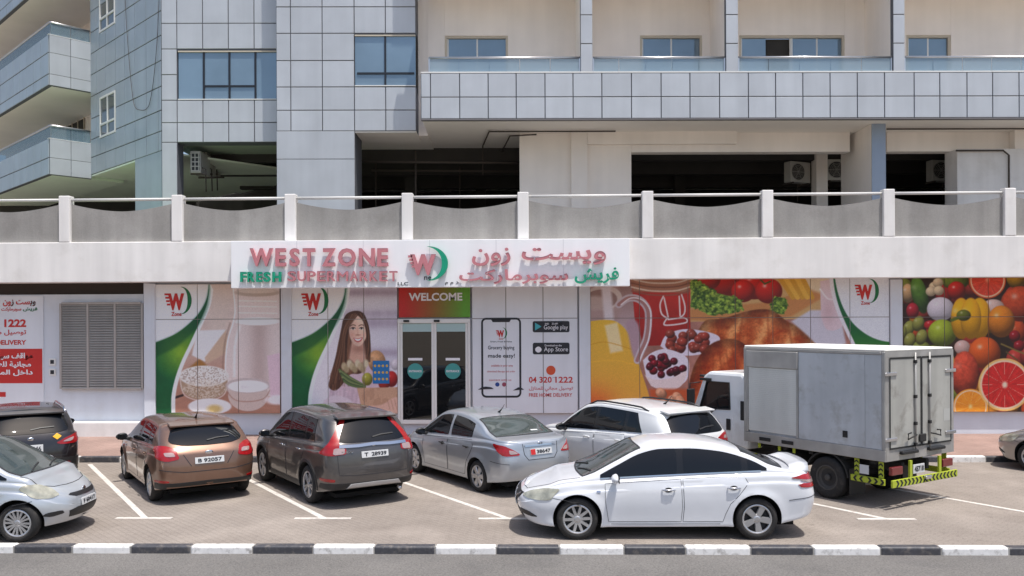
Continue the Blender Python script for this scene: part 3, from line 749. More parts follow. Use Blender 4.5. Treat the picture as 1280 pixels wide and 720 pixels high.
def mural_fruit(p):
    X, Y = p.X, p.Y; rng = random.Random(11)
    p.C[:] = np.array((52, 34, 26))[None] * (0.7 + .6 * fbm(X / 14, Y / 14, 2))[:, None]
    def cit(cx, cy, r, rim, flesh, core, n=11):
        p.ell(cx, cy, r, r, rim); p.ell(cx, cy, r * .93, r * .93, (238, 206, 176)); u, v, q = p.q(cx, cy, r * .86, r * .86)
        ang = np.arctan2(v, u); seg = np.abs(((ang * n / (2 * np.pi)) % 1) - .5)
        c = np.array(flesh)[None] * (0.86 + .28 * fbm(ang * 14, q * 5, 3))[:, None]
        p.put(p.soft((q - 1) * r), c); p.put(p.soft((q - 1) * r) * (seg > .478) * (q > .1) * .6, core); p.ell(cx, cy, r * .1, r * .12, core, w=3)
    B = p.ball
    for i in range(70):
        c_ = ((206, 88, 44), (226, 150, 52), (176, 40, 40), (150, 160, 70), (232, 182, 60), (190, 70, 60))[rng.randrange(6)]
        B(1126 + rng.random() * 228, 344 + rng.random() * 176, rng.uniform(10, 17), rng.uniform(10, 17), c_, hl=.3, tex=.08, dark=.38)
    B(1135, 366, 8, 12, (222, 184, 140)); B(1150, 368, 10, 24, (98, 140, 60), rot=-14, hl=.25, tex=.12); B(1195, 351, 17, 11, (130, 150, 60), tex=.1)
    for dx, dy in ((0, 0), (5, -5), (-4, 6), (6, 5)): B(1168 + dx, 358 + dy, 6.5, 6, (228, 208, 178), hl=.2, dark=.65)
    cit(1235, 350, 23, (206, 90, 50), (210, 76, 54), (236, 160, 130))
    B(1196, 363, 11.5, 11.5, (202, 44, 34), hl=.7); B(1276, 380, 25, 22, (208, 86, 48), tex=.1); B(1141, 388, 8, 10, (190, 46, 62))
    B(1176, 386, 17, 15, (222, 214, 222), hl=.3, dark=.68); B(1242, 384, 14, 10, (224, 196, 186), dark=.7); B(1163, 406, 8, 6, (200, 44, 48))
    for x, y in ((1136, 410), (1148, 404), (1152, 421), (1137, 425), (1126, 416)): B(x, y, 7, 10, (164, 164, 84), rot=20, hl=.3)
    B(1178, 416, 18, 17, (172, 188, 62), hl=.35, tex=.06)
    for dx, w in ((-12, 13), (11, 14), (0, 13)): B(1214 + dx, 398, w, 26, (242, 178, 30), hl=.35, dark=.6)
    B(1205, 394, 9, 7, (122, 128, 44)); p.stroke([(1198, 397), (1190, 400)], 4, (96, 108, 36))
    B(1252, 402, 17, 20, (236, 146, 46), tex=.05); B(1203, 434, 10, 9, (214, 180, 170), dark=.7)
    for i in range(14): B(1256 + rng.random() * 110, 420 + rng.random() * 24, 7, 7, (158, 26, 40), hl=.6)
    p.stroke([(1252, 430), (1270, 438), (1290, 446)], 2, (128, 110, 60)); p.stroke([(1258, 440), (1272, 450)], 1.6, (96, 84, 50))
    B(1231, 441, 20, 20, (232, 108, 46), hl=.55); B(1206, 468, 18, 29, (222, 92, 66), tex=.16, hl=.2)
    for k in range(5): p.ell(1180 - 12 * k, 450 + 9 * (k % 3), 13, 12, ((196, 150, 60), (150, 160, 70), (200, 80, 50))[k % 3])
    for k in range(6): B(1134 + k * 9, 480 + 16 * (k % 2), 12, 14, ((186, 160, 70), (196, 70, 50), (120, 150, 60))[k % 3])
    cit(1213, 508, 22, (240, 160, 60), (236, 150, 52), (246, 206, 140), 9)
    cit(1256, 481, 33, (238, 190, 120), (200, 46, 44), (240, 214, 190), 12)
    B(1305, 410, 18, 22, (240, 186, 60)); cit(1322, 372, 20, (226, 160, 60), (230, 150, 60), (246, 206, 140)); B(1318, 468, 22, 24, (206, 66, 48)); B(1342, 430, 15, 17, (150, 176, 70)); B(1335, 505, 20, 16, (226, 150, 60))

M_film = bpy.data.materials.new('printed_film'); M_film.use_nodes = True
_n = M_film.node_tree.nodes; _a = _n.new('ShaderNodeAttribute'); _a.attribute_name = 'Col'
M_film.node_tree.links.new(_a.outputs['Color'], _n['Principled BSDF'].inputs['Base Color']); _n['Principled BSDF'].inputs['Roughness'].default_value = 0.42

def lin(c):
    c = np.clip(c / 255.0, 0, 1)
    return np.where(c <= 0.04045, c / 12.92, ((c + 0.055) / 1.055) ** 2.4)

M_seam = mat('window_film_seam', srgb(146, 134, 128), rough=0.6)
def mural(name, label, x0, x1, y0, y1, sx, sy, painter, sat=.9, gain=1.0):
    cx, cy = (x0 + x1) / 2, (y0 + y1) / 2
    D = -0.06
    X0, X1 = P.x(x0, D, cy), P.x(x1, D, cy); Z0, Z1 = P.z(y1, D, cx), P.z(y0, D, cx)
    root = tag(empty(name, (X0, WALL_Y + D, Z0)), label, 'mural')
    box('backing', 0, X1 - X0, 0.018, 0.115, 0, Z1 - Z0, M_seam, root)
    fx = lambda px: (px - x0) / (x1 - x0) * (X1 - X0); fz = lambda py: (y1 - py) / (y1 - y0) * (Z1 - Z0)
    for a, b in zip(sx[:-1], sx[1:]):
        for c, d in zip(sy[:-1], sy[1:]):
            xa, xb, za, zb = fx(a) + 0.009, fx(b) - 0.009, fz(d) + 0.009, fz(c) - 0.009
            nx, nz = max(2, int((b - a) * 1.6)), max(2, int((d - c) * 1.6))
            gx, gz = np.meshgrid(np.linspace(xa, xb, nx), np.linspace(za, zb, nz))
            gx, gz = gx.ravel(), gz.ravel()
            pp = Painter(x0 + gx / (X1 - X0) * (x1 - x0), y1 - gz / (Z1 - Z0) * (y1 - y0), (200, 200, 200))
            painter(pp)
            g_ = pp.C.mean(1, keepdims=True); cc = 118 + (pp.C * sat + g_ * (1 - sat) - 118) * 1.12; cc = cc * (0.955 + .09 * hash2(np.round(pp.X * 1.6), np.round(pp.Y * 1.6), 1))[:, None]; col = lin(np.clip(cc * gain, 3, 240))
            me = bpy.data.meshes.new(name)
            vs = np.stack([gx, np.zeros_like(gx), gz], 1)
            ii = (np.arange(nz - 1)[:, None] * nx + np.arange(nx - 1)[None]).ravel()
            fs_ = np.stack([ii, ii + 1, ii + nx + 1, ii + nx], 1)
            # turned edge of the sheet
            e = [0, nx - 1, nx * nz - 1, nx * (nz - 1)]
            nv = len(vs)
            vs = np.vstack([vs, vs[e] + np.array((0, 0.017, 0))[None]])
            col = np.vstack([col, col[e]])
            faces = fs_.tolist() + [[e[k], nv + k, nv + (k + 1) % 4, e[(k + 1) % 4]] for k in range(4)]
            me.from_pydata(vs.tolist(), [], faces)
            at = me.attributes.new('Col', 'FLOAT_COLOR', 'POINT')
            at.data.foreach_set('color', np.hstack([col, np.ones((len(col), 1))]).astype(np.float32).ravel())
            me.materials.append(M_film)
            meshobj('panel', me, None, root)
    return root, fx, fz

def logo(root, fx, fz, cx, cy, s, y=-0.004):
    """small red letter, green crescent and caption; s = half height in px"""
    text_obj('logo_letter', 'W', fx(cx - 0.75 * s), fx(cx + 0.45 * s), fz(cy + .62 * s), fz(cy - .62 * s), y, M_red_print, root, 0.003, 0.06)
    for i in range(4): 
        box('logo_bar', fx(cx - 1.0 * s + i * .06 * s), fx(cx - .72 * s + i * .05 * s), y - .003, y, fz(cy - .48 * s + i * .25 * s), fz(cy - .62 * s + i * .25 * s), M_red_print, root)
    prism('logo_crescent', crescent(fx(cx + .25 * s), fz(cy - .1 * s), fx(cx + s) - fx(cx + .25 * s), fz(cy - s) - fz(cy), (fx(cx + s) - fx(cx)) * .3, -95, 95), y - .003, y, M_green_print, root)
    text_obj('logo_caption', 'Zone', fx(cx - .5 * s), fx(cx + .25 * s), fz(cy + 1.05 * s), fz(cy + .75 * s), y, M_red_print, root, 0.003, 0.02)

r, fx, fz = mural('dairy_mural', 'mural of milk bottle, curd and cream bowls with green sweep, beside louvred wall', 194, 350, 355, 517, (194, 247, 298, 350), (355, 399, 517), mural_dairy)
logo(r, fx, fz, 223, 377, 17)
r, fx, fz = mural('shopper_mural', 'mural of smiling long-haired woman holding grocery bag, left of the glass doors', 364, 497, 355, 517, (364, 410, 455, 497), (355, 399, 517), mural_woman)
logo(r, fx, fz, 394, 377, 17)
r, fx, fz = mural('breakfast_mural', 'wide mural of orange juice, jam jar, croissants and tomatoes behind the box truck', 738, 1112, 347, 517, (738, 800, 861, 920, 967, 1014, 1063, 1112), (347, 397, 517), mural_breakfast, sat=1.05, gain=.95)
logo(r, fx, fz, 1084, 366, 15)
mural('fruit_mural', 'mural of peppers, grapefruit, peaches and limes on dark ground at right', 1129, 1350, 347, 515, (1129, 1181, 1236, 1292, 1350), (347, 396, 515), mural_fruit, sat=1.05, gain=.97)

# entrance bay: welcome panel, doors
def local_rect(x0, x1, y0, y1, D):
    cx, cy = (x0 + x1) / 2, (y0 + y1) / 2
    return P.x(x0, D, cy), P.x(x1, D, cy), P.z(y1, D, cx), P.z(y0, D, cx)
def welcome_paint(p):
    p.C[:] = p.grad((196, 40, 34), (96, 158, 44), (p.X - 505) / 75)
X0, X1, Z0, Z1 = local_rect(497.5, 588, 358, 397, -.05)
r, fx, fz = mural('welcome_sign', 'red to green welcome panel over the glass entrance doors', 498, 588, 357, 397, (498, 588), (357, 397), welcome_paint, gain=1.0)
r['category'] = 'sign'
text_obj('lettering', 'WELCOME', fx(511), fx(578), fz(376), fz(366), -0.004, M_white_print, r, 0.003, 0.03)
X0, X1, Z0, Z1 = local_rect(497.5, 588, 398.5, 531, -.05)
door = tag(empty('entrance_door', ((X0 + X1) / 2, WALL_Y, Z0)), 'double glass sliding door in white frame under the welcome panel', 'door')
do = Vector(((X0 + X1) / 2, 0, Z0))
def dbox(name, a, b, y0, y1, c, d, m, parent=door, bev=0.0):
    o = box(name, a, b, y0, y1, c, d, m, parent, bev); o.location = o.location - do; return o
dbox('header', X0, X1, -0.10, 0.055, Z1 - 0.12, Z1, M_frame_w, bev=.008)
for a in (X0, X1 - 0.06): dbox('door_jamb', a, a + 0.06, -0.09, 0.055, Z0, Z1 - 0.122, M_frame_w, bev=.006)
for i in range(2):
    a = X0 + 0.062 + i * (X1 - X0 - 0.124) / 2; b = a + (X1 - X0 - 0.124) / 2 - 0.004
    lf = dbox('door_leaf', a, b, -0.03, -0.015, Z0 + 0.03, Z1 - 0.126, M_darkgl); lloc = lf.location + do
    def lb(name, a_, b_, y0, y1, c_, d_, m, bev=0.0):
        o = box(name, a_, b_, y0, y1, c_, d_, m, lf, bev); o.location = o.location - lloc; return o
    for aa in (a, b - 0.07): lb('stile', aa, aa + 0.07, -0.055, -0.031, Z0 + 0.03, Z1 - 0.126, M_frame_w, .005)
    lb('bottom_rail', a + 0.072, b - 0.072, -0.054, -0.031, Z0 + 0.03, Z0 + 0.14, M_frame_w)
    lb('frosted_band', a + 0.072, b - 0.072, -0.035, -0.031, Z1 - 0.36, Z1 - 0.128, mat('frosted_film', srgb(170, 196, 196), rough=0.5))
    cxp = (519, 566)[i]; cx_, cz_ = P.x(cxp, -.05, 463), P.z(464, -.05, cxp)
    pol = [(cx_ + .22 * math.cos(k * math.pi / 16), cz_ + .22 * math.sin(k * math.pi / 16)) for k in range(32)]
    o = prism('sticker', pol, -0.036, -0.031, mat('teal_sticker', srgb(66, 148, 144), rough=0.5), lf); o.location = o.location - lloc
    o = text_obj('sticker_text', 'ENTRANCE', cx_ - .18, cx_ + .18, cz_ - .03, cz_ + .03, -0.037, M_white_print, lf, 0.002, 0.02); o.location = o.location - lloc
    lb('label_strip', cx_ - .2, cx_ + .2, -0.036, -0.031, cz_ + .3, cz_ + .37, M_white_print)
for px in (504, 542): dbox('sensor', P.x(px, -.1), P.x(px, -.1) + 0.16, -0.16, -0.101, Z1 - 0.09, Z1 - 0.03, M_blackplastic, bev=.008)

# white printed panels with the phone advert
X0, X1, Z0, Z1 = local_rect(590, 722.5, 357, 517, -.05)
ad = tag(empty('delivery_panel', (X0, WALL_Y - .05, Z0)), 'white panelled advert with phone outline and app badges right of the glass doors', 'sign')
gx = lambda px: P.x(px, -.05, 440) - X0
gz = lambda py: P.z(py, -.05, 656) - Z0
M_adw = mat('white_vinyl', srgb(220, 223, 229), rough=0.5, var=0.03, scale=1.2, streak=0.05, rnd=0.02)
box('backing', 0, X1 - X0, 0.014, 0.10, 0, Z1 - Z0, mat('panel_gap', srgb(150, 146, 146), rough=.8), ad)
for a, b in ((590, 632.5), (632.5, 679), (679, 722.5)):
    for c, d in ((357, 398), (398, 517)):
        box('panel', gx(a) + .012, gx(b) - .012, 0, 0.03, max(0.0, gz(d)) + .012, gz(c) - .012, M_adw, ad, .004)
def outline(x0, x1, z0, z1, r_):
    pts = []
    for cx, cz, a in ((x1 - r_, z1 - r_, 0), (x0 + r_, z1 - r_, 90), (x0 + r_, z0 + r_, 180), (x1 - r_, z0 + r_, 270)):
        pts += [(cx + r_ * math.cos(R(a + k * 15)), cz + r_ * math.sin(R(a + k * 15))) for k in range(7)]
    return pts
def ring(name, x0, x1, z0, z1, r_, w, y, m, parent):
    o_ = outline(x0, x1, z0, z1, r_); i_ = outline(x0 + w, x1 - w, z0 + w, z1 - w, max(.01, r_ - w)); n = len(o_)
    bm = bmesh.new(); A = [[bm.verts.new((a, yy, b)) for a, b in L_] for L_, yy in ((o_, y), (i_, y), (o_, y + .004), (i_, y + .004))]
    for k in range(n):
        j = (k + 1) % n
        bm.faces.new((A[0][k], A[0][j], A[1][j], A[1][k])); bm.faces.new((A[0][k], A[0][j], A[2][j], A[2][k])); bm.faces.new((A[1][k], A[1][j], A[3][j], A[3][k])); bm.faces.new((A[2][k], A[2][j], A[3][j], A[3][k]))
    return meshobj(name, bm_mesh(bm, name), m, parent)
ring('phone_outline', gx(601.5), gx(651.5), gz(497), gz(397), .14, .055, -.006, M_black_print, ad)
prism('phone_notch', [(gx(614), gz(399)), (gx(639), gz(399)), (gx(637), gz(402.5)), (gx(616), gz(402.5))], -.006, -.002, M_black_print, ad)
logo(ad, gx, gz, 627, 417, 7, -.001)
def adt(s, a, b, c, d, m, bold=.005): text_obj('lettering', s, gx(a), gx(b), gz(d), gz(c), -0.001, m, ad, 0.003, bold)
adt('Smart, Fresh & Value', 613, 640, 426, 428, M_black_print)
adt('Grocery buying', 610, 643, 432, 438, M_black_print, .008); adt('made easy!', 610, 643.5, 442, 448.5, M_black_print, .012)
M_pr = mat('pale_red_print', srgb(206, 120, 124), rough=.6)
adt('available in your area', 614, 641, 455.5, 459, M_pr); adt('download the app and order', 609, 644, 463, 466, M_pr); adt('connect with us', 611, 639, 473.5, 476, M_pr)
for cx, m in ((621.5, mat('blue_badge', srgb(36, 70, 140), rough=.5)), (630, mat('magenta_badge', srgb(150, 70, 90), rough=.5))):
    prism('social_badge', [(gx(cx) + .06 * math.cos(k * math.pi / 10), gz(480.5) + .06 * math.sin(k * math.pi / 10)) for k in range(20)], -.005, -.002, m, ad)
adt('f', 620.5, 622.5, 478.5, 482.5, M_white_print, .04)
for (c, d), s1, s2 in (((401.5, 415.5), 'ANDROID APP ON', 'Google play'), ((428.5, 443), 'Download on the', 'App Store')):
    prism('app_badge', outline(gx(666), gx(712), gz(d), gz(c), .05), -.006, -.002, M_black_print, ad)
    text_obj('lettering', s2, gx(680), gx(710), gz(d - 2), gz(d - 9), -.0065, M_white_print, ad, .003, .0)
    text_obj('lettering', s1, gx(681), gx(702), gz(c + 4.6), gz(c + 2.2), -.0065, M_white_print, ad, .003, .01)
prism('play_mark', [(gx(669), gz(413)), (gx(669), gz(403.5)), (gx(677), gz(408.3))], -.010, -.0065, mat('teal_mark', srgb(70, 170, 180), rough=.5), ad)
prism('fruit_mark', [(gx(673) + .09 * math.cos(k * math.pi / 9), gz(437) + .085 * math.sin(k * math.pi / 9) * (1 - .12 * abs(math.cos(k * math.pi / 9)))) for k in range(18)], -.010, -.0065, M_white_print, ad)
prism('call_badge', [(gx(688.5) + .13 * math.cos(k * math.pi / 12), gz(463) + .13 * math.sin(k * math.pi / 12)) for k in range(24)], -.005, -.002, mat('orange_badge', srgb(206, 80, 44), rough=.5), ad)
adt('04', 661, 670.5, 471, 478.5, M_red_print, .02); adt('320', 674, 689.5, 471, 478.5, M_red_print, .02); adt('1222', 694, 716, 471, 478.5, M_red_print, .02); adt(arabic('توصيل مجاني للمنازل'), 661, 716, 483, 489.5, M_pr, .02); adt('FREE HOME DELIVERY', 661, 715, 491.5, 496, M_red_print, .01)
for a, b, c, d in ((597, 617, 483, 487), (641, 655, 484, 488), (689, 697, 470.5, 472.5)):   # torn black tape
    prism('tape_scrap', [(gx(a), gz(d)), (gx(a + 5), gz(c + 1)), (gx((a + b) / 2), gz(c)), (gx(b - 3), gz(c + 1)), (gx(b), gz(d - 1)), (gx((a + b) / 2), gz(d - .6))], -.011, -.007, M_black_print, ad)

# delivery poster on the far left wall
X0, X1, Z0, Z1 = local_rect(-60, 53, 370, 507, -.02)
po = tag(empty('parking_poster', (X0, WALL_Y, Z0)), 'white and red wall poster with phone number and free parking notice left of the louvre', 'poster')
hx = lambda px: P.x(px, .03, 440) - X0
hz = lambda py: P.z(py, .03, 20) - Z0
box('sheet', 0, X1 - X0, 0.028, 0.056, 0, Z1 - Z0, M_adw, po)
box('red_block', 0, hx(53) - .002, 0.022, 0.0275, hz(479), hz(436), M_red_print, po)
box('red_bar', 0, hx(7), 0.022, 0.0275, hz(496), hz(490), M_red_print, po)
def pot(s, a, b, c, d, m, y=.0275, bold=.03): text_obj('lettering', s, hx(a), hx(b), hz(d), hz(c), y, m, po, .003, bold)
pot(arabic('ويست زون'), 4, 45, 374.5, 383, M_red_print); pot(arabic('سوبرماركت'), 2, 27, 384, 389.5, M_red_print); pot(arabic('فريش'), 29, 47, 384, 389.5, M_green_print)
pot('04 320 1222', -42, 33, 399, 409, M_red_print, bold=.04); pot(arabic('توصيل مجاني'), -22, 33, 412, 421, M_red_print, bold=.02); pot('FREE HOME DELIVERY', -65 + 12, 33, 425, 431, M_red_print)
for s, b, c, d in (('مواقف سيارات', 41, 441, 450), ('مجانية للعملاء', 39, 451.5, 460), ('داخل المبنى', 41, 462, 470)):
    pot(arabic(s), b - 58, b, c, d, M_white_print, .0215)
# blue notice with gold icons stuck on the woman mural
X0, X1, Z0, Z1 = local_rect(466, 486.5, 451, 479.5, -.08)
no = tag(empty('blue_notice', (X0, WALL_Y - .08, Z0)), 'small blue notice with rows of gold icons stuck on the woman mural', 'notice')
M_gold = mat('gold_print', srgb(206, 168, 90), rough=.5)
box('sheet', 0, X1 - X0, 0, 0.012, 0, Z1 - Z0, mat('blue_print', srgb(30, 112, 176), rough=.5), no)
for i in range(3):
    for j in range(4):
        cx, cz = (X1 - X0) * (.14 + .24 * j), (Z1 - Z0) * (.2 + .29 * i)
        prism('icon', [(cx + .036 * math.cos(k * math.pi / 5), cz + .036 * math.sin(k * math.pi / 5)) for k in range(10)], -.004, -.001, M_gold, no)

# ------------------------------------------------------------------ apartment building above the terrace
UY = 25.0
U = Frame(0, UY, R(1.9))
apt = tag(empty('apartment_building', (0, UY, 0), R(1.9)), 'silver-clad apartment block with cream balconies rising behind the terrace', 'building')
dB, dA, dW = 1.3, 2.2, 1.95
ZDECK = ZT - 0.12
STOREY = 3.8
zB0 = U.z(148, 0, 900); zB1 = U.z(91, 0, 900)
CEIL = zB0
XRU = U.x(1280, 0) + 8.0
TOPZ = zB0 + STOREY * 4

def clad(parent, x0, x1, z0, z1, y, m=M_clad, gap=0.014, th=0.03):
    c = parent.location
    o = box('cladding_panel', x0 + gap, x1 - gap, y - th, y - 0.001, z0 + gap, z1 - gap, m, None, 0.006)
    o.parent = parent; o.location = o.location - c
    # panels sit a hair out of true
    o.rotation_euler = (random.uniform(-.004, .004), 0, random.uniform(-.004, .004))
    return o

# block A: set-back bay with the wide blue window
ax = [U.x(p, dA) for p in (203, 222.5, 254.7, 286.8, 319, 351)]
az = [U.z(p, dA, 275) for p in (-98, -66, -34, -2.5, 29.5, 61.5, 93.5, 125.5, 153.5, 178)]
# wall pieces: left column, spandrel above window, spandrel below
colA = box('facade_wall', ax[0], ax[1] - 0.002, dA, dA + 0.5, ZDECK, TOPZ, M_joint, apt)
for k in range(len(az) - 1): clad(colA, ax[0], ax[1], az[k + 1], az[k], dA)
clad(colA, ax[0], ax[1], ZDECK, az[-1], dA)
upA = box('facade_wall', ax[1], ax[5], dA, dA + 0.5, az[5] - 0.06, TOPZ, M_joint, apt)
for k in range(5):
    for i in range(1, 5): clad(upA, ax[i], ax[i + 1], az[k + 1], az[k], dA)
loA = box('facade_wall', ax[1], ax[5], dA, dA + 0.5, az[9], az[7] - 0.002, M_joint, apt)
for k in (7, 8):
    for i in range(1, 5): clad(loA, ax[i], ax[i + 1], az[k + 1], az[k], dA)
box('facade_wall', ax[0], ax[5], dA - 0.03, dA + .5, az[0] + .01, TOPZ, M_clad, apt)
def wide_window(parent_root, x0, x1, z0, z1, y, vs, hz_, hspan):
    w = box('window', x0, x1, y + 0.035, y + 0.075, z0, z1, M_wingl, parent_root)
    c = w.location.copy()
    def wb(n, a, b, c_, d, m=M_black_frame, dep=.035):
        o = box(n, a, b, y + 0.035 - dep, y + 0.032, c_, d, m, w); o.location = o.location - c
    for v in vs: wb('mullion', v - .028, v + .028, z0, z1)
    if hz_: wb('transom', hspan[0] + .03, hspan[1] - .03, hz_ - .03, hz_ + .03, dep=.03)
    wb('window_frame', x0, x1, z1 - .04, z1, M_frame_b, .05); wb('window_sill', x0, x1, z0, z0 + .03, M_frame_w, .07)
    return w
wx0, wx1 = ax[1] + .03, ax[5] - .0
wide_window(apt, wx0, wx1, U.z(125, dA, 275), U.z(63.5, dA, 275), dA, [U.x(p, dA) for p in (255.5, 287.5, 320)], U.z(107.5, dA, 287), (U.x(255.5, dA), U.x(320, dA)))
# block B: forward bay
bx = [U.x(p, dB) for p in (346.5, 364.5, 404, 444, 483, 521)]
bz = [U.z(p, dB, 430) for p in (-91, -58, -24.5, 9, 42, 76, 109, 138, 164)]
colB = box('facade_wall', bx[0], bx[3] - 0.002, dB, dA + 0.4, ZDECK, TOPZ, M_joint, apt)
for k in range(8):
    for i in range(3): clad(colB, bx[i], bx[i + 1], bz[k + 1], bz[k], dB)
clad(colB, bx[0], bx[3], U.z(199, dB, 400), bz[8], dB, gap=.006); clad(colB, bx[0], bx[3], ZDECK, U.z(199, dB, 400), dB, gap=.006)
upB = box('facade_wall', bx[3], bx[5], dB, dA + 0.4, bz[4] - .03, TOPZ, M_joint, apt)
for k in range(4):
    for i in (3, 4): clad(upB, bx[i], bx[i + 1], bz[k + 1], bz[k], dB)
loB = box('facade_wall', bx[3], bx[5], dB, dA + 0.4, bz[8], bz[6] - .002, M_joint, apt)
for k in (6, 7):
    for i in (3, 4): clad(loB, bx[i], bx[i + 1], bz[k + 1], bz[k], dB)
box('facade_wall', bx[0], bx[5], dB - .03, dA + .4, bz[0] + .01, TOPZ, M_clad, apt)
wide_window(apt, bx[3] + .015, bx[5] - .015, U.z(108, dB, 480), U.z(43.5, dB, 480), dB, [U.x(482.5, dB)], U.z(91.5, dB, 480), (bx[3] + .05, bx[5] - .03))
# balcony front, right-hand side
cxs = [527, 539, 575.4, 611, 646, 682, 717, 753, 790, 827, 863, 900, 936, 970, 1004, 1038, 1072, 1106, 1143, 1175, 1209, 1241, 1274]
cx_ = [U.x(p, 0) for p in cxs]; cx_ += [cx_[-1] + .8 * i for i in range(1, 10)]
zmid = U.z(121, 0, 900)
bal = box('balcony', cx_[0], cx_[-1], 0, 0.15, zB0, zB1, M_joint, apt)
for a, b in zip(cx_[:-1], cx_[1:]):
    clad(bal, a, b, zB0, zmid, 0); clad(bal, a, b, zmid, zB1, 0)
def bsub(n, x0, x1, y0, y1, z0, z1, m, bev=0.0):
    o = box(n, x0, x1, y0, y1, z0, z1, m, bal, bev); o.location = o.location - bal.location; return o
bsub('coping', cx_[0], cx_[-1], -0.035, 0.17, zB1, zB1 + .04, M_frame_w)
bsub('drip_trim', cx_[0], cx_[-1], -0.03, 0.15, zB0 - .035, zB0 - .002, mat('trim_grey', srgb(120, 118, 120), rough=.6))
part_px = [(727, 741.5), (908.5, 923.5), (1117.5, 1131.5)]
bays = [U.x(536, 0)] + [U.x(p, 0) for pr in part_px for p in pr] + [cx_[-1]]
zrl = U.z(71, 0, 900)
for a, b in zip(bays[0::2], bays[1::2]):
    o = tube('handrail', [(a + .02, .06, zrl), ((a + b) / 2, .06, zrl), (b - .02, .06, zrl)], .035, M_alu, bal, 10); o.location = -bal.location
    nseg = max(2, round((b - a) / .86)); w = (b - a) / nseg
    for i in range(nseg):
        bsub('glass_pane', a + w * i + .008, a + w * (i + 1) - .008, .055, .067, zB1 + .045, zrl - .03, M_railgl)
    for xx in (a + .03, b - .03): bsub('rail_post', xx - .02, xx + .02, .035, .085, zB1 + .04, zrl, M_alu)
for a_, b_ in part_px:
    a, b = U.x(a_, 0), U.x(b_, 0)
    pw = box('partition_wall', a, b, 0.175, dW, zB1 - .4, TOPZ, M_cream, apt)
    pw2 = box('partition_front', a, b, 0.0, 0.172, zB1 + .002, TOPZ, M_joint, apt)
    for zz0, zz1 in ((91, 55), (55, 19), (19, -17), (-17, -53)):
        clad(pw2, a - .013, b + .013, U.z(zz0, 0, 735) + (.02 if zz0 == 91 else 0), U.z(zz1, 0, 735), 0)
# floor slabs / soffit, storeys above (out of the frame, they shade the wall below)
box('floor_slab', cx_[0] + .02, XRU, 0.153, dW + 12, zB0, zB0 + .35, M_soffit, apt)
for k in range(1, 4):
    z = zB0 + .55 + STOREY * k
    box('floor_slab', cx_[0] + .02, XRU, 0.153, dW + .3, z, z + .3, M_soffit, apt)
    box('balcony_parapet', cx_[0], XRU, 0.0, 0.15, z, z + 1.4, M_clad, apt)
# back wall of the balconies, with window openings
wins = [(557, 636), (801, 879), (925, 1057), (1134, 1190)]
zwh = U.z(44, dW, 900); zfl = zB0 + .36
xw = [cx_[0] + .02]
for a, b in wins: xw += [U.x(a, dW), U.x(b, dW)]
xw.append(XRU)
for a, b in zip(xw[0::2], xw[1::2]): box('back_wall', a, b, dW, dW + .3, zfl, TOPZ, M_cream, apt)
for a, b in zip(xw[1::2], xw[2::2]):
    box('back_wall', a + .002, b - .002, dW + .003, dW + .3, zwh, TOPZ, M_cream, apt)
    w = empty('window', (a, dW, zfl), parent=apt)
    wdt, hgt = b - a, zwh - zfl
    n = 4 if wdt > 2.6 else 2
    fr = .07
    for q in (0, wdt - fr): box('window_frame', q, q + fr, .04, .16, 0, hgt, M_frame_b, w)
    box('window_frame', fr + .002, wdt - fr - .002, .042, .16, hgt - fr, hgt, M_frame_b, w)
    for i in range(n):
        x0 = fr + (wdt - 2 * fr) * i / n; x1 = fr + (wdt - 2 * fr) * (i + 1) / n
        if n == 4 and i == 1:      # this sash stands open
            x0 += (x1 - x0) * .95
        sh = .09 + .015 * (i % 2)
        box('sash_stile', x0, x0 + .05, sh, sh + .04, 0, hgt - fr - .002, M_frame_w, w)
        if x1 - x0 > .2: box('pane', x0 + .052, x1 - .002, sh + .015, sh + .025, .02, hgt - fr - .004, M_wingl, w)
    box('dark_room', fr, wdt - fr, .20, .22, 0, hgt - fr, M_dark, w)
# lower level behind the terrace
dL = 1.9
zbeam = U.z(190, dL, 900)
def lw(n, a, b, y0, y1, z0, z1, m=M_cream, bev=0.0): return box(n, U.x(a, dL), U.x(b, dL), y0, y1, z0, z1, m, apt, bev)
lw('wall', 650, 789.5, dL, dL + .4, ZDECK, CEIL - .003)
box('beam', U.x(789.7, dL), U.x(1063, dL), dL + .003, dL + .4, zbeam, CEIL - .003, M_cream, apt)
lw('wall', 714, 734, dL - .16, dL - .003, ZDECK, U.z(165, dL, 724))
lw('beam', 734.2, 920, dL - .155, dL - .003, U.z(181, dL, 830), U.z(165, dL, 830))
box('column', U.x(1090, .75), U.x(1107, .75), .75, dL + 1.2, ZDECK, CEIL - .003, M_cream, apt)
box('column_facing', U.x(1090, .75) - .004, U.x(1107, .75) + .004, .72, .748, ZDECK, CEIL - .003, mat('blue_grey_paint', srgb(150, 164, 182), rough=.6, var=.04), apt)
box('beam', U.x(1107, dL) + .05, XRU, dL + .003, dL + .4, zbeam, CEIL - .003, M_cream, apt)
box('wall', U.x(1197, 1.5), XRU, 1.5, dL + .35, ZDECK, zbeam - .003, M_white, apt)
lw('wall', 1262, 1420, dL - .3, dL - .0, zbeam, CEIL - .004)
box('column', U.x(1021, 4), U.x(1035, 4), 4.0, 4.5, ZDECK, CEIL - .003, M_cream, apt)
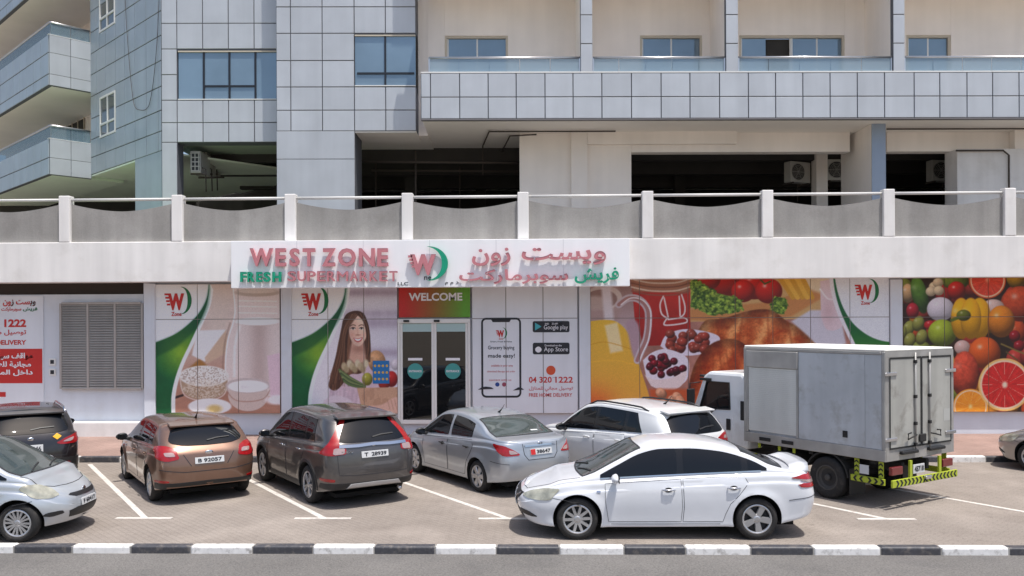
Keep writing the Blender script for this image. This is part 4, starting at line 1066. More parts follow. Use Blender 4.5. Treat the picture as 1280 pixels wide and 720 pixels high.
# dark parking level inside
box('floor_slab', ax[0] + .1, bx[0] + .02, dA + .3, dW + 12, az[9] + .012, az[9] + .3, mat('green_bounce_ceiling', srgb(150, 162, 146), rough=.9), apt)  # dull green puts the bounced green light into the ceiling colour
box('floor_slab', bx[0] + .022, cx_[0] + .018, dA + .3, dW + 12, bz[8] + .012, bz[8] + .3, M_soffit, apt)
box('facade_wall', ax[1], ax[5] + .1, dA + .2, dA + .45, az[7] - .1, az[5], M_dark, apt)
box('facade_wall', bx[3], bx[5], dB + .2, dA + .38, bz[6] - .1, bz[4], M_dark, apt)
box('facade_wall', bx[5] + .002, cx_[0] + .018, dW + .02, dA + .4, bz[8], TOPZ, M_cream, apt)
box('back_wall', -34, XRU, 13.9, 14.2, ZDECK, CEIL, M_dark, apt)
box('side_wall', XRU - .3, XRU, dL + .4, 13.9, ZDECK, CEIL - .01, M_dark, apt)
box('soffit', bx[3] + .01, bx[5], dB + .01, dA + .5, bz[8] - .04, bz[8] - .003, M_soffit, apt)
for (a, b, y) in ((1.2, 1.5, 5.5), (-4.6, -4.2, 7.0), (-2.0, -1.6, 10.0), (6.0, 6.4, 8.5)):
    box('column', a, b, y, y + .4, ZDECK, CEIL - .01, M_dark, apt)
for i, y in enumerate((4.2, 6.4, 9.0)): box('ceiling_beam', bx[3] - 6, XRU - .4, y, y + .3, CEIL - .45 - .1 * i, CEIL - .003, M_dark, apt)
def pipe(pts, r=.025): tube('pipe', pts, r, M_pipe, apt, 6)
zc = CEIL - .06
pipe([(U.x(612, 1.4), 1.4, zc), (U.x(690, 1.4), 1.4, zc), (U.x(770, 1.4), 1.4, zc)])
pipe([(U.x(612, 1.4), 1.4, zc), (U.x(604, 3.6), 3.6, zc), (U.x(604, 3.6), 3.6, zc - 1.0)])
pipe([(U.x(671, 1.8), 1.7, zc - .03), (U.x(638, 1.9), 1.9, zc - .03), (U.x(628, 4.2), 4.2, zc - .06)])
pipe([(U.x(1109, 1.2), 1.2, zc), (U.x(1280, 1.2), 1.2, zc), (XRU - 1, 1.2, zc)])
zz = U.z(188, 1.4, 1230)
pipe([(U.x(1196, 1.4), 1.42, zz), (U.x(1255, 1.4), 1.42, zz), (U.x(1262, 1.4), 1.42, zz - .15), (U.x(1262, 1.4), 1.42, ZDECK + .2)], .03)
for px, y in ((470, 5.0), (520, 3.2), (575, 6.0)): pipe([(U.x(px, y), y, CEIL - .3), (U.x(px, y), y, ZDECK)], .03)
for y in (3.0, 4.6): pipe([(bx[3], y, CEIL - .7), (U.x(648, y), y, CEIL - .75)], .04)

# ------------------------------------------------------------------ angled wing on the left
pc = U.M @ Vector((ax[0], dA + .03, 0)) + U.o
WYAW = YAW + R(-44.5)
Wg = Frame(pc.x, pc.y, WYAW)
wing = tag(empty('apartment_wing', (pc.x, pc.y, 0), WYAW), 'angled blue-silver clad wing with stacked corner balconies at far left', 'building')
xb = Wg.x(114.5, 0, 200)
lo_, hi_ = -4.0, 0.0
for _ in range(40):
    mid = (lo_ + hi_) / 2
    if Wg.px(xb, mid, 9) < 62: lo_ = mid
    else: hi_ = mid
pB = (lo_ + hi_) / 2                                    # balcony depth (negative y)
wz = [Wg.z(p, 0, 202) for p in (13.5, 44.2, 75.8, 108, 138, 164, 188.7)]
wz = [wz[0] + 2 * (wz[0] - wz[1]), wz[0] + (wz[0] - wz[1])] + wz
wx = [Wg.x(p, 0, 120) for p in (114.6, 121.3, 133, 145.4, 157, 169.7, 183.8, 198.6, 203)]
wx[0] = xb; wx[-1] = -0.01
M_cladb = mat('blue_silver_cladding', srgb(170, 180, 188), rough=0.40, metal=0.2, var=0.05, scale=1.4, streak=0.06, rnd=0.04)
ww0, ww1 = Wg.x(126, 0, 140), Wg.x(145.2, 0, 140)
zw = (Wg.z(169, 0, 136), Wg.z(117.5, 0, 136))
ST2 = zw[1] - Wg.z(-20, 0, 136); ST2 = STOREY + .06
wall = box('facade_wall', xb, -0.01, 0.001, .5, wz[-1], wz[0] + 3, M_joint, wing)
for k in range(len(wz) - 1):
    for i in range(len(wx) - 1):
        a, b = wx[i], wx[i + 1]; z0, z1 = wz[k + 1], wz[k]
        segs = [(z0, z1)]
        if b > ww0 + .05 and a < ww1 - .05:             # leave the window openings free of panels
            for s in (0, ST2):
                new = []
                for p, q in segs:
                    w0, w1 = zw[0] + s, zw[1] + s
                    if q <= w0 or p >= w1: new.append((p, q)); continue
                    if p < w0 - .06: new.append((p, w0))
                    if q > w1 + .06: new.append((w1, q))
                segs = new
            if a < ww0 - .1 and segs != [(z0, z1)]:
                clad(wall, a, ww0, z0, z1, 0, M_cladb, .015)
                a = ww0
        for p, q in segs: clad(wall, a, b, p, q, 0, M_cladb, .015)
for s in (0, ST2):
    w = empty('window', (ww0, 0, zw[0] + s), parent=wing); wd_, hg = ww1 - ww0, zw[1] - zw[0]
    box('pane', .05, wd_ - .05, -.012, -.003, .05, hg - .05, mat('grey_window_glass', srgb(96, 104, 110), rough=.05, spec=.7), w)
    for q in (0, wd_ / 2 - .03, wd_ - .06): box('window_frame', q, q + .06, -.05, -.0125, 0, hg, M_frame_w, w)
    for q in (0, hg * .3, hg - .07): box('window_frame', .062, wd_ - .062, -.048, -.0127, q, q + .07, M_frame_w, w)
cxl = Wg.x(169.7, 0, 215)
box('column', cxl, -0.01, -0.02, .5, ZDECK, wz[-1] - .003, M_cladb, wing)
# soffits
zs0 = wz[-1]
box('soffit', -22, xb - .003, pB + .12, 6, zs0 + .005, zs0 + .12, M_soffit_bounce, wing)
box('soffit', xb, -0.02, .002, 6, zs0 - .06, zs0 - .003, M_soffit_bounce, wing)
# balconies
brow = {0: [156, 173, 197, 218], 1: [26, 42.5, 65, 92, 106]}
M_barrier = glass_mat('balcony_glass', srgb(140, 164, 178), 0.4)
for lev in (0, 1, 2):
    zr_ = [Wg.z(p, pB, 62) for p in brow[min(lev, 1)]]
    if lev == 2: zr_ = [z + ST2 for z in zr_]
    zt_, zg, zbm = zr_[0], zr_[1], zr_[-1]
    b = box('balcony', -22, xb - .003, pB, pB + .12, zbm, zg, M_joint, wing)
    rows = zr_[1:]
    step = .86
    for r0, r1 in zip(rows[1:], rows[:-1]):
        for i in range(24):
            clad(b, xb - .003 - step * (i + 1), xb - .003 - step * i, r0, r1, pB, M_cladb, .015)
    # end face towards the camera
    e = box('balcony_end', xb - .123, xb - .003, pB + .122, -.004, zbm, zg, M_joint, wing)
    for r0, r1 in zip(rows[1:], rows[:-1]):
        for i in range(2):
            y0 = pB + (-.0 - pB) * i / 2; y1 = pB + (0 - pB) * (i + 1) / 2
            o = box('cladding_panel', -.0, .03, y0 + .008, y1 - .008, r0 + .008, r1 - .008, M_clad, e, .006)
            o.location = Vector((xb + .012, (y0 + y1) / 2, (r0 + r1) / 2)) - e.location
    box('floor_slab', -22, xb - .13, pB + .125, 1.2, zbm + .003, zbm + .25, M_soffit if lev else M_soffit_bounce, wing)
    gp = box('glass_pane', -22, xb - .05, pB + .05, pB + .06, zg + .02, zt_ - .03, M_barrier, wing)
    for i in range(2): box('glass_pane', xb - .06, xb - .05, pB + .07 + (-.08 - pB) * i / 2, pB + .055 + (-.08 - pB) * (i + 1) / 2, zg + .02, zt_ - .03, M_barrier, wing)
    tube('handrail', [(-22, pB + .055, zt_), (xb - .1, pB + .055, zt_), (xb - .055, pB + .1, zt_), (xb - .055, -.03, zt_)], .035, M_alu, wing, 8)
    box('coping', xb - .14, xb + .03, pB - .03, -.004, zg, zg + .02, M_frame_w, wing)
    # recess behind
    box('back_wall', -22, xb - .004, 1.2, 1.5, zbm + .25, zbm + ST2 + .02, M_cream, wing)
    box('side_wall', xb - .004 + .003, xb + .1, .55, 1.2, zbm + .25, zbm + ST2, M_cream, wing)
    for q in (2.5, 6.4):
        w = empty('window', (xb - q, 1.2, zbm + .26), parent=wing); w.scale = (1, 1, 1.28)
        box('pane', .06, 2.14, -.03, -.02, .02, 2.3, M_dark if lev == 0 else mat('grey_window_glass', (0, 0, 0)), w)
        for s in (0, .7, 1.4, 2.14): box('window_frame', s, s + .06, -.06, -.031, 0, 2.36, M_frame_b, w)
        box('window_frame', .0, 2.2, -.058, -.0315, 2.361, 2.43, M_frame_b, w)
box('facade_wall', xb, -0.01, -.03, .5, wz[0] + .01, wz[0] + 3, M_cladb, wing)
box('dark_room', -22, -1, 6.1, 6.3, ZDECK, zs0, M_dark, wing)
# loose cable looping down the wing wall
def wpt(px, py): 
    x, z = Wg.pt(px, py, -.06); return Wg.M @ Vector((x, -.06, z)) + Wg.o
cb = tube('hanging_cable', [wpt(*p) for p in curve_pts([(156, -10), (158, 30), (161, 70), (164, 105), (168, 132), (175, 137.5), (183, 136), (188, 125), (193, 90), (197, 40), (199, -10)], 4)], .009, M_pipe, None, 5)
tag(cb, 'thin dark cable looping down the clad wall of the angled wing', 'cable')

# ------------------------------------------------------------------ air conditioners in the open level
M_ac = mat('ac_white', srgb(172, 170, 164), rough=.5, var=.05, scale=4)
def aircon(loc, rz, label, hung=True):
    r = tag(empty('air_conditioner', loc, rz), label, 'air conditioner', 'outdoor air conditioning units on the terrace level')
    box('casing', -.45, .45, 0, .34, 0, .72, M_ac, r, .02, 2)
    bm = bmesh.new()
    bmesh.ops.create_cone(bm, cap_ends=True, segments=24, radius1=.29, radius2=.29, depth=.012)
    bmesh.ops.rotate(bm, matrix=Matrix.Rotation(R(90), 3, 'X'), verts=bm.verts)
    meshobj('fan_opening', bm_mesh(bm, 'fan'), M_blackplastic, r, (-.12, -.004, .36))
    bm = bmesh.new()
    for k in range(5):
        rr = .06 + .055 * k
        tube_bm(bm, [(rr * math.cos(a * math.pi / 10), 0, rr * math.sin(a * math.pi / 10)) for a in range(21)], .006, 4, False)
    for a in range(6): tube_bm(bm, [(0, 0, 0), (.29 * math.cos(a * math.pi / 3), 0, .29 * math.sin(a * math.pi / 3))], .006, 4)
    meshobj('fan_guard', bm_mesh(bm, 'guard'), M_ac, r, (-.12, -.018, .36))
    # louvred side panel
    s = box('side_grille', .449, .458, .03, .31, .06, .66, mat('grille_dark', srgb(50, 52, 54), rough=.8), r)
    for k in range(5): o = box('grille_bar', .459, .466, .03, .31, .05 + .145 * k, .085 + .145 * k, M_ac, s); o.location = o.location - s.location
    for k in range(3): o = box('grille_bar', .459, .4665, .03 + .12 * k, .06 + .12 * k, .05, .665, M_ac, s); o.location = o.location - s.location
    for x in (-.35, .35): box('bracket', x - .02, x + .02, -.02, .5, -.05, -.002, M_pipe, r)
    tube('hose', [(.3, .34, .2), (.3, .45, .15), (.3, .47, -.6)], .02, M_pipe, r, 6)
    return r
def upos(px, py, y):
    x, z = U.pt(px, py, y); return U.M @ Vector((x, y, z)) + U.o
def at_u(px, py, y, rz, label):
    p_ = upos(px, py, y); return aircon((p_.x, p_.y, p_.z), U.yaw + rz, label)
at_u(244, 219, 3.1, R(-90), 'white air conditioner with slotted side panel hung nearest the blue-clad column')
at_u(252, 219, 4.3, R(-90), 'air conditioner hung second behind the one at the clad column')
at_u(259, 219, 5.6, R(-90), 'air conditioner hung deepest in the opening under the wide window')
at_u(1001, 228, 4.2, R(25), 'grey outdoor air conditioner in the dark opening left of the inner column')
at_u(1050, 225, 4.0, R(0), 'outdoor air conditioner between the inner column and blue-grey column')
at_u(1180, 226, 4.0, R(10), 'outdoor air conditioner in the dark opening nearest the right edge')
# black bin by the woman mural
g = Vector((P.x(383, -.5), WALL_Y - .55, PAVE_Z))
bn = tag(empty('rubbish_bin', g), 'black bin on the pavement below the woman mural, behind the grey SUV', 'bin')
prism('bin_body', [(-.2, 0), (.2, 0), (.25, .78), (-.25, .78)], -.22, .22, M_blackplastic, bn, bev=.02)
box('lid', -.27, .27, -.26, .26, .785, .86, mat('navy_plastic', srgb(40, 48, 66), rough=.5), bn, .03, 2)

# ------------------------------------------------------------------ vehicles
def pchip(pts):
    """smooth monotone curve through (x, value) points"""
    a = np.array(sorted(pts), float); x, y = a[:, 0], a[:, 1]; h = np.diff(x); d = np.diff(y) / h
    m = np.zeros(len(x)); m[0], m[-1] = d[0], d[-1]
    for i in range(1, len(x) - 1):
        if d[i - 1] * d[i] > 0:
            w1, w2 = 2 * h[i] + h[i - 1], h[i] + 2 * h[i - 1]
            m[i] = (w1 + w2) / (w1 / d[i - 1] + w2 / d[i])
    def f(q):
        q = min(max(q, x[0]), x[-1]); i = min(max(int(np.searchsorted(x, q)) - 1, 0), len(h) - 1)
        t = (q - x[i]) / h[i]
        return float((2 * t ** 3 - 3 * t * t + 1) * y[i] + (t ** 3 - 2 * t * t + t) * h[i] * m[i] + (-2 * t ** 3 + 3 * t * t) * y[i + 1] + (t ** 3 - t * t) * h[i] * m[i + 1])
    return f
def sstep(t): t = min(max(t, 0), 1); return t * t * (3 - 2 * t)

M_tyre = mat('tyre_rubber', srgb(38, 37, 37), rough=.85, var=.12, scale=8, coords='obj', grime=(*srgb(86, 80, 74), .5), gscale=7)
M_well = mat('wheel_well_black', srgb(16, 16, 17), rough=.95)
M_rim = mat('silver_wheel', srgb(186, 186, 188), rough=.3, metal=.75)
M_rimdark = mat('dark_wheel_back', srgb(40, 40, 42), rough=.6)
M_cglass = mat('tinted_car_glass', srgb(14, 17, 22), rough=.02, spec=.4, coords='obj')
M_cglass2 = mat('light_car_glass', srgb(62, 70, 70), rough=.05, spec=.7, var=.2, scale=2.5, coords='obj')
M_redlamp = mat('red_lamp', srgb(150, 14, 18), rough=.25, coat=.6, var=.15, scale=14, coords='obj')
M_clearlamp = mat('clear_lamp', srgb(176, 150, 146), rough=.1, metal=.3, coat=1.0, var=.08, scale=16, coords='obj')
M_headlamp = mat('hazed_headlamp', srgb(168, 166, 150), rough=.18, metal=.2, coat=1.0, var=.3, scale=9, coords='obj')
M_chrome = mat('chrome', srgb(205, 206, 210), rough=.12, metal=1.0)
M_gap = mat('panel_gap_black', srgb(46, 46, 50), rough=.9)
M_trim = mat('black_trim', srgb(34, 34, 36), rough=.5, var=.1, scale=6, coords='obj')
M_plate = mat('number_plate_white', srgb(196, 197, 198), rough=.4)
M_platered = mat('number_plate_red', srgb(190, 40, 40), rough=.4)
M_blackgloss = mat('gloss_black_pillar', srgb(20, 20, 22), rough=.15)
def paint(name, col, metal=.55, rough=.36, dust=.25):
    return mat(name, col, rough=rough, metal=metal, coat=1.0, coat_rough=.05, var=.03, scale=2.5, coords='obj', grime=(*[min(1, .6 * c + .4 * q) for c, q in zip(col, srgb(170, 156, 140))], dust), gscale=2.2)

class Body:
    def __init__(s, c):
        s.c = c; s.W = c['W']; s.wb = c['wb']; s.r = c['r']
        s.xr, s.xf = -(c['wb'] / 2 + c['ro']), c['wb'] / 2 + c['fo']
        s.top, s.belt, s.low = pchip(c['top']), pchip(c['belt']), pchip(c['low'])
        s.xrear, s.xfront = pchip(c['xrear']), pchip(c['xfront'])
        s.k = c.get('k', .34); s.rl, s.fl = c.get('rl', 1.0), c.get('fl', .8)
        s.dmax = c.get('d', .10)
        s.taper = pchip([(s.xr, c.get('wr', .95)), (-s.wb / 2, 1.0), (s.wb / 2 - .2, 1.0), (s.xf, c.get('wf', .93))])
    def sect(s, X, wf=1.0):
        hw = s.W / 2 * s.taper(X) * wf
        zt, zl = s.top(X), s.low(X); zb = min(s.belt(X), zt - .05)
        gh = zt - zb; d = min(s.dmax, gh * .55)
        yb = .925 * hw; yt = max(yb - s.k * (gh - d), .3 * hw)
        return hw, zt, zl, zb, gh, d, yb, yt
    def warp(s, X, z):
        return X + sstep(1 - (X - s.xr) / s.rl) * s.xrear(z) - sstep(1 - (s.xf - X) / s.fl) * s.xfront(z)
    def ring(s, X, wf, rnd):
        hw, zt, zl, zb, gh, d, yb, yt = s.sect(X, wf)
        zt2 = zt - rnd; 
        zm = zl + .52 * (zb - zl)
        ctl = [(.80 * hw, zl + .02), (.93 * hw, zl + .0), (.962 * hw, zl + .03), (.966 * hw, zl + .10), (.974 * hw, zl + .17), (.998 * hw, zm - .02), (1.0 * hw, zm + .3 * (zb - zm)), (.997 * hw, zb - .155), (.978 * hw, zb - .125), (.968 * hw, zb - .04), (yb, zb)]
        low = [(0, zl + .04), (.45 * hw, zl + .03)] + curve_pts(ctl, 3)
        up = []
        for i in range(1, 8):
            t = i / 8; up.append((yb + (yt - yb) * t + .018 * math.sin(math.pi * t) * min(1, gh / .4), zb + (zt2 - d - zb) * t))
        e = 2.3
        for i in range(13):
            a = i / 12 * math.pi / 2
            up.append((yt * math.cos(a) ** (2 / e) if i < 12 else 0.0, zt2 - d + d * math.sin(a) ** (2 / e)))
        return low + up
    def mesh(s):
        c = s.c; st = []
        ar, af, nr, nf = c.get('ar', .45), c.get('af', .6), c.get('nr', 4.0), c.get('nf', 2.8)
        K = 14
        for i in range(K):
            a = i / K * math.pi / 2
            st.append((s.xr + ar * (1 - math.cos(a) ** (2 / nr)), max(math.sin(a), 1e-6) ** (2 / nr) if i else 0.0, i))
        M = 64
        for i in range(M + 1): st.append((s.xr + ar + (s.xf - af - s.xr - ar) * i / M, 1.0, 99))
        for i in range(K - 1, -1, -1):
            a = i / K * math.pi / 2
            st.append((s.xf - af * (1 - math.cos(a) ** (2 / nf)), max(math.sin(a), 1e-6) ** (2 / nf) if i else 0.0, i))
        V, F = [], []
        for X, wf, i in st:
            rt = c.get('rt', .06) * (1 - min(1, i / 9)) ** 2 if i < 99 else 0
            h = s.ring(X, wf, rt); full = h + [(-y, z) for y, z in h[-2:0:-1]]
            for y, z in full:
                x = s.warp(X, z); yy = y
                if z < s.belt(X) - .02 and abs(y) > .6 * s.W / 2:
                    for ax_ in (-s.wb / 2, s.wb / 2):
                        q = math.hypot(x - ax_, z - s.r) - (s.r + .06)
                        yy += math.copysign(c.get('flare', .022) * math.exp(-(q / .07) ** 2), y)
                V.append((x, yy, z))
        n = len(full)
        for i in range(len(st) - 1):
            for j in range(n):
                F.append((i * n + j, i * n + (j + 1) % n, (i + 1) * n + (j + 1) % n, (i + 1) * n + j))
        bm = bmesh.new(); vs = [bm.verts.new(v) for v in V]
        for f in F:
            try: bm.faces.new([vs[q] for q in f])
            except ValueError: pass
        bmesh.ops.remove_doubles(bm, verts=bm.verts, dist=.0008)
        bmesh.ops.dissolve_degenerate(bm, edges=bm.edges, dist=.0005)
        bmesh.ops.recalc_face_normals(bm, faces=bm.faces)
        s.bvh = BVHTree.FromBMesh(bm)
        return bm
    # side daylight opening, in side view
    def side_glass(s, x0, x1, rear_top=0.0, rear_mid=None, lo=.03, hi=.022, n=26):
        bot, topp = [], []
        for i in range(n + 1):
            X = x1 + (x0 - x1) * i / n
            hw, zt, zl, zb, gh, d, yb, yt = s.sect(X)
            zb += lo; zh = zt - d - hi
            if zh < zb + .012: zh = zb + .012
            bot.append((s.warp(X, zb), zb)); topp.append((s.warp(X, zh), zh))
        return bot, topp

def inside(pt, poly):
    x, y = pt; r = False
    for (x1, y1), (x2, y2) in zip(poly, poly[1:] + poly[:1]):
        if (y1 > y) != (y2 > y) and x < (x2 - x1) * (y - y1) / (y2 - y1) + x1: r = not r
    return r
def chaikin(p, n=2, closed=True, q=.25):
    for _ in range(n):
        o = []; m = len(p)
        for i in range(m if closed else m - 1):
            a, b = p[i], p[(i + 1) % m]
            o += [(a[0] + (b[0] - a[0]) * q, a[1] + (b[1] - a[1]) * q), (a[0] + (b[0] - a[0]) * (1 - q), a[1] + (b[1] - a[1]) * (1 - q))]
        p = o if closed else [p[0]] + o[1:-1] + [p[-1]]
    return p
def resample(poly, step, closed=True):
    out = []
    m = len(poly)
    for i in range(m if closed else m - 1):
        a, b = poly[i], poly[(i + 1) % m]; L_ = math.hypot(b[0] - a[0], b[1] - a[1]); k = max(1, int(L_ / step))
        for j in range(k): out.append((a[0] + (b[0] - a[0]) * j / k, a[1] + (b[1] - a[1]) * j / k))
    if not closed: out.append(poly[-1])
    # drop near duplicates
    res = [out[0]]
    for p in out[1:]:
        if math.hypot(p[0] - res[-1][0], p[1] - res[-1][1]) > 1e-4: res.append(p)
    if closed:
        while len(res) > 3 and math.hypot(res[0][0] - res[-1][0], res[0][1] - res[-1][1]) < 1e-4: res.pop()
    return res

def caster(B, proj):
    """returns f(u,v) -> (point, normal) on the body for a projection"""
    def near(o, d):
        if abs(o.y) < 3e-3 and abs(d.y) < .5: o = Vector((o.x, 3e-3, o.z))
        h = B.bvh.ray_cast(o, d)
        if h[0] is not None: return h[0], h[1]
        h = B.bvh.find_nearest(o + d * 2.4)
        return h[0], h[1]
    if proj == 'L': return lambda u, v: near(Vector((u, 3, v)), Vector((0, -1, 0)))
    if proj == 'R': return lambda u, v: near(Vector((u, -3, v)), Vector((0, 1, 0)))
    if proj == 'T': return lambda u, v: near(Vector((u, v, 4)), Vector((0, 0, -1)))
    if proj in 'FB':
        sx = 1 if proj == 'F' else -1
        def fb(u, v):
            if abs(u) >= .04: return near(Vector((sx * 5, u, v)), Vector((-sx, 0, 0)))
            a = near(Vector((sx * 5, .04, v)), Vector((-sx, 0, 0))); b = near(Vector((sx * 5, -.04, v)), Vector((-sx, 0, 0)))
            return Vector((max(a[0].x * sx, b[0].x * sx) * sx, u, v)), Vector((a[1].x + b[1].x, 0, a[1].z + b[1].z)).normalized()
        return fb
    cx = (B.xr + .9) if proj[1] == 'B' else (B.xf - .9)
    sg = -1 if proj[1] == 'B' else 1
    # cylindrical about a vertical axis near that end: u in degrees (0 = straight out, + = car's left)
    def f(u, v):
        if abs(u) < 3:
            a, b = f(3.01, v), f(-3.01, v)
            return Vector((a[0].x, math.tan(R(u)) * .9, v)), Vector((a[1].x, 0, a[1].z)).normalized()
        a = R(u); d = Vector((sg * math.cos(a), math.sin(a), 0))
        h = B.bvh.ray_cast(Vector((cx, 0, v)) + d * 4, -d)
        if h[0] is None: h = B.bvh.find_nearest(Vector((cx, 0, v)) + d * 1.0)
        return h[0], h[1]
    return f

def patch(name, B, poly, proj, m, parent, off=.004, step=.05, thick=.02, smooth=0):
    if smooth: poly = chaikin(poly, smooth, q=.16)
    usc = 60.0 if proj[0] == 'C' else 1.0            # degrees to roughly metres for meshing
    pl = [(u / usc, v) for u, v in poly]
    bd = resample(pl, step); n = len(bd)
    xs = [p[0] for p in bd]; ys = [p[1] for p in bd]
    pts = list(bd)
    nx, ny = int((max(xs) - min(xs)) / step), int((max(ys) - min(ys)) / step)
    for i in range(1, nx + 1):
        for j in range(1, ny + 1):
            q = (min(xs) + i * step, min(ys) + j * step)
            if inside(q, bd) and min((q[0] - b[0]) ** 2 + (q[1] - b[1]) ** 2 for b in bd) > (.45 * step) ** 2: pts.append(q)
    r = geometry.delaunay_2d_cdt([Vector(p) for p in pts], [], [list(range(n))], 1, 1e-6)
    f = caster(B, proj); bm = bmesh.new(); vs = []; low = []
    for p in r[0]:
        h, nn = f(p[0] * usc, p[1]); vs.append(bm.verts.new(h + nn * off)); low.append((h, nn))
    for t in r[2]:
        try: bm.faces.new([vs[i] for i in t])
        except ValueError: pass
    for fc in bm.faces: fc.smooth = True
    bm.verts.index_update()
    be = [e for e in bm.edges if len(e.link_faces) == 1]
    lo = {}
    for e in be:
        for v in e.verts:
            if v not in lo:
                h, nn = low[v.index]; lo[v] = (h, nn)
    lv = {v: bm.verts.new(h - nn * thick) for v, (h, nn) in lo.items()}
    for e in be:
        a, b = e.verts
        try: fc = bm.faces.new((a, b, lv[b], lv[a])); fc.smooth = False
        except ValueError: pass
    loose = [v for v in bm.verts if not v.link_faces]
    bmesh.ops.delete(bm, geom=loose, context='VERTS')
    bmesh.ops.recalc_face_normals(bm, faces=bm.faces)
    # faces must look outwards
    fcs = [fc for fc in bm.faces if fc.smooth]
    if fcs:
        big = max(fcs, key=lambda q: q.calc_area()); h, nn = f(0, 0) if False else (None, None)
        cpt = big.calc_center_median(); hn = B.bvh.find_nearest(cpt)
        if big.normal.dot(hn[1]) < 0: bmesh.ops.reverse_faces(bm, faces=bm.faces)
    # keep the rim crisp
    for e in be:
        if e.is_valid: e.smooth = False
    me = bpy.data.meshes.new(name); bm.to_mesh(me); bm.free()
    return meshobj(name, me, m, parent)

def seam(name, B, line, proj, m, parent, w=.010, off=.0055, closed=False, step=.05):
    usc = 60.0 if proj[0] == 'C' else 1.0
    pl = resample([(u / usc, v) for u, v in line], step, closed)
    f = caster(B, proj); hits = [f(u * usc, v) for u, v in pl]
    bm = bmesh.new(); L_ = []; n = len(hits)
    for i, (h, nn) in enumerate(hits):
        a = hits[(i - 1) % n if closed else max(i - 1, 0)][0]; b = hits[(i + 1) % n if closed else min(i + 1, n - 1)][0]
        t = (b - a); t = t.normalized() if t.length > 1e-6 else Vector((0, 0, 1)); s_ = nn.cross(t).normalized() * w / 2
        L_.append((bm.verts.new(h + nn * off + s_), bm.verts.new(h + nn * off - s_), bm.verts.new(h - nn * .01 + s_), bm.verts.new(h - nn * .01 - s_)))
    for i in range(n if closed else n - 1):
        a, b = L_[i], L_[(i + 1) % n]
        for p, q in ((0, 1), (1, 3), (3, 2), (2, 0)): bm.faces.new((a[p], a[q], b[q], b[p]))
    return meshobj(name, bm_mesh(bm, name), m, parent)

_wheels = {}
def wheel_meshes(r, w, style):
    key = (r, w, style)
    if key in _wheels: return _wheels[key]
    def lathe(prof, n=40):
        bm = bmesh.new(); rg = []
        for k in range(n):
            a = 2 * math.pi * k / n; rg.append([bm.verts.new((q * math.cos(a), y, q * math.sin(a))) for q, y in prof])
        for k in range(n):
            for j in range(len(prof) - 1): bm.faces.new((rg[k][j], rg[(k + 1) % n][j], rg[(k + 1) % n][j + 1], rg[k][j + 1]))
        return bm
    rr = r * (.70 if style != 'truck' else .60)
    # outer face towards +y
    ty = lathe([(rr, w / 2 - .012), (rr + .02, w / 2), (r - .06, w / 2 + .004), (r - .025, w / 2 - .008), (r - .004, w / 2 - .03), (r, w / 2 - .06), (r, -w / 2 + .06), (r - .025, -w / 2), (rr, -w / 2 + .01)])
    tyre = bm_mesh(ty, 'tyre', True); tyre.materials.append(M_tyre)
    bk = lathe([(0.0005, w / 2 - .075), (rr * .6, w / 2 - .075), (rr + .004, w / 2 - .05), (rr + .004, -w / 2 + .02)])
    back = bm_mesh(bk, 'brake', True); back.materials.append(M_rimdark)
    bm = lathe([(rr - .028, w / 2 - .04), (rr - .024, w / 2 - .014), (rr - .010, w / 2 - .006), (rr + .005, w / 2 - .012), (rr + .004, w / 2 - .04)])
    def spoke(a, r0, r1, w0, w1, y0, y1, th=.022):
        ca, sa = math.cos(a), math.sin(a)
        V = []
        for q, hw, y in ((r0, w0, y0), (r1, w1, y1)):
            for sx, yy in ((-hw, y), (hw, y), (hw * 1.25, y - th), (-hw * 1.25, y - th)):
                V.append(bm.verts.new((q * ca - sx * sa, yy, q * sa + sx * ca)))
        for fidx in ((0, 1, 5, 4), (1, 2, 6, 5), (2, 3, 7, 6), (3, 0, 4, 7), (0, 3, 2, 1), (4, 5, 6, 7)): bm.faces.new([V[i] for i in fidx])
    ys, yo = w / 2 - .02, w / 2 - .014
    n, kind = style if isinstance(style, tuple) else (6, 'hub')
    hub = lathe([(.0005, ys + .012), (rr * .16, ys + .010), (rr * .24, ys), (rr * .25, ys - .03)], 24)
    me_t = bpy.data.meshes.new('t'); hub.to_mesh(me_t); hub.free(); bm.from_mesh(me_t); bpy.data.meshes.remove(me_t)
    if kind == 'truck' or style == 'truck':
        dsk = lathe([(rr * .2, ys - .07), (rr * .55, ys - .075), (rr * .8, ys - .03), (rr * .98, ys - .02)], 30)
        me_t = bpy.data.meshes.new('t'); dsk.to_mesh(me_t); dsk.free(); bm.from_mesh(me_t); bpy.data.meshes.remove(me_t)
    elif kind == 'single':
        for k in range(n): spoke(2 * math.pi * k / n + .3, rr * .15, rr * .97, rr * .10, rr * .085, ys, yo)
    elif kind == 'wide':
        for k in range(n): spoke(2 * math.pi * k / n + .3, rr * .15, rr * .97, rr * .15, rr * .21, ys, yo)
    elif kind == 'double':
        for k in range(n):
            for s_ in (-1, 1): spoke(2 * math.pi * k / n + .3 + s_ * .17, rr * .12, rr * .97, rr * .06, rr * .075, ys, yo)
    rim = bm_mesh(bm, 'rim', False); rim.materials.append(M_rim if style != 'truck' else mat('grey_truck_rim', srgb(70, 68, 66), rough=.7))
    _wheels[key] = (tyre, back, rim)
    return _wheels[key]
def add_wheel(parent, x, y, r, w, style, side):
    t, b, rm = wheel_meshes(r, w, style)
    e = empty('wheel', (x, y, r), 0 if side > 0 else math.pi, parent)
    if side > 0: pass
    meshobj('tyre', t, None, e); meshobj('rim', rm, None, e); meshobj('wheel_back', b, None, e)
    e.rotation_euler = (0, random.uniform(0, 6), 0 if side > 0 else math.pi)

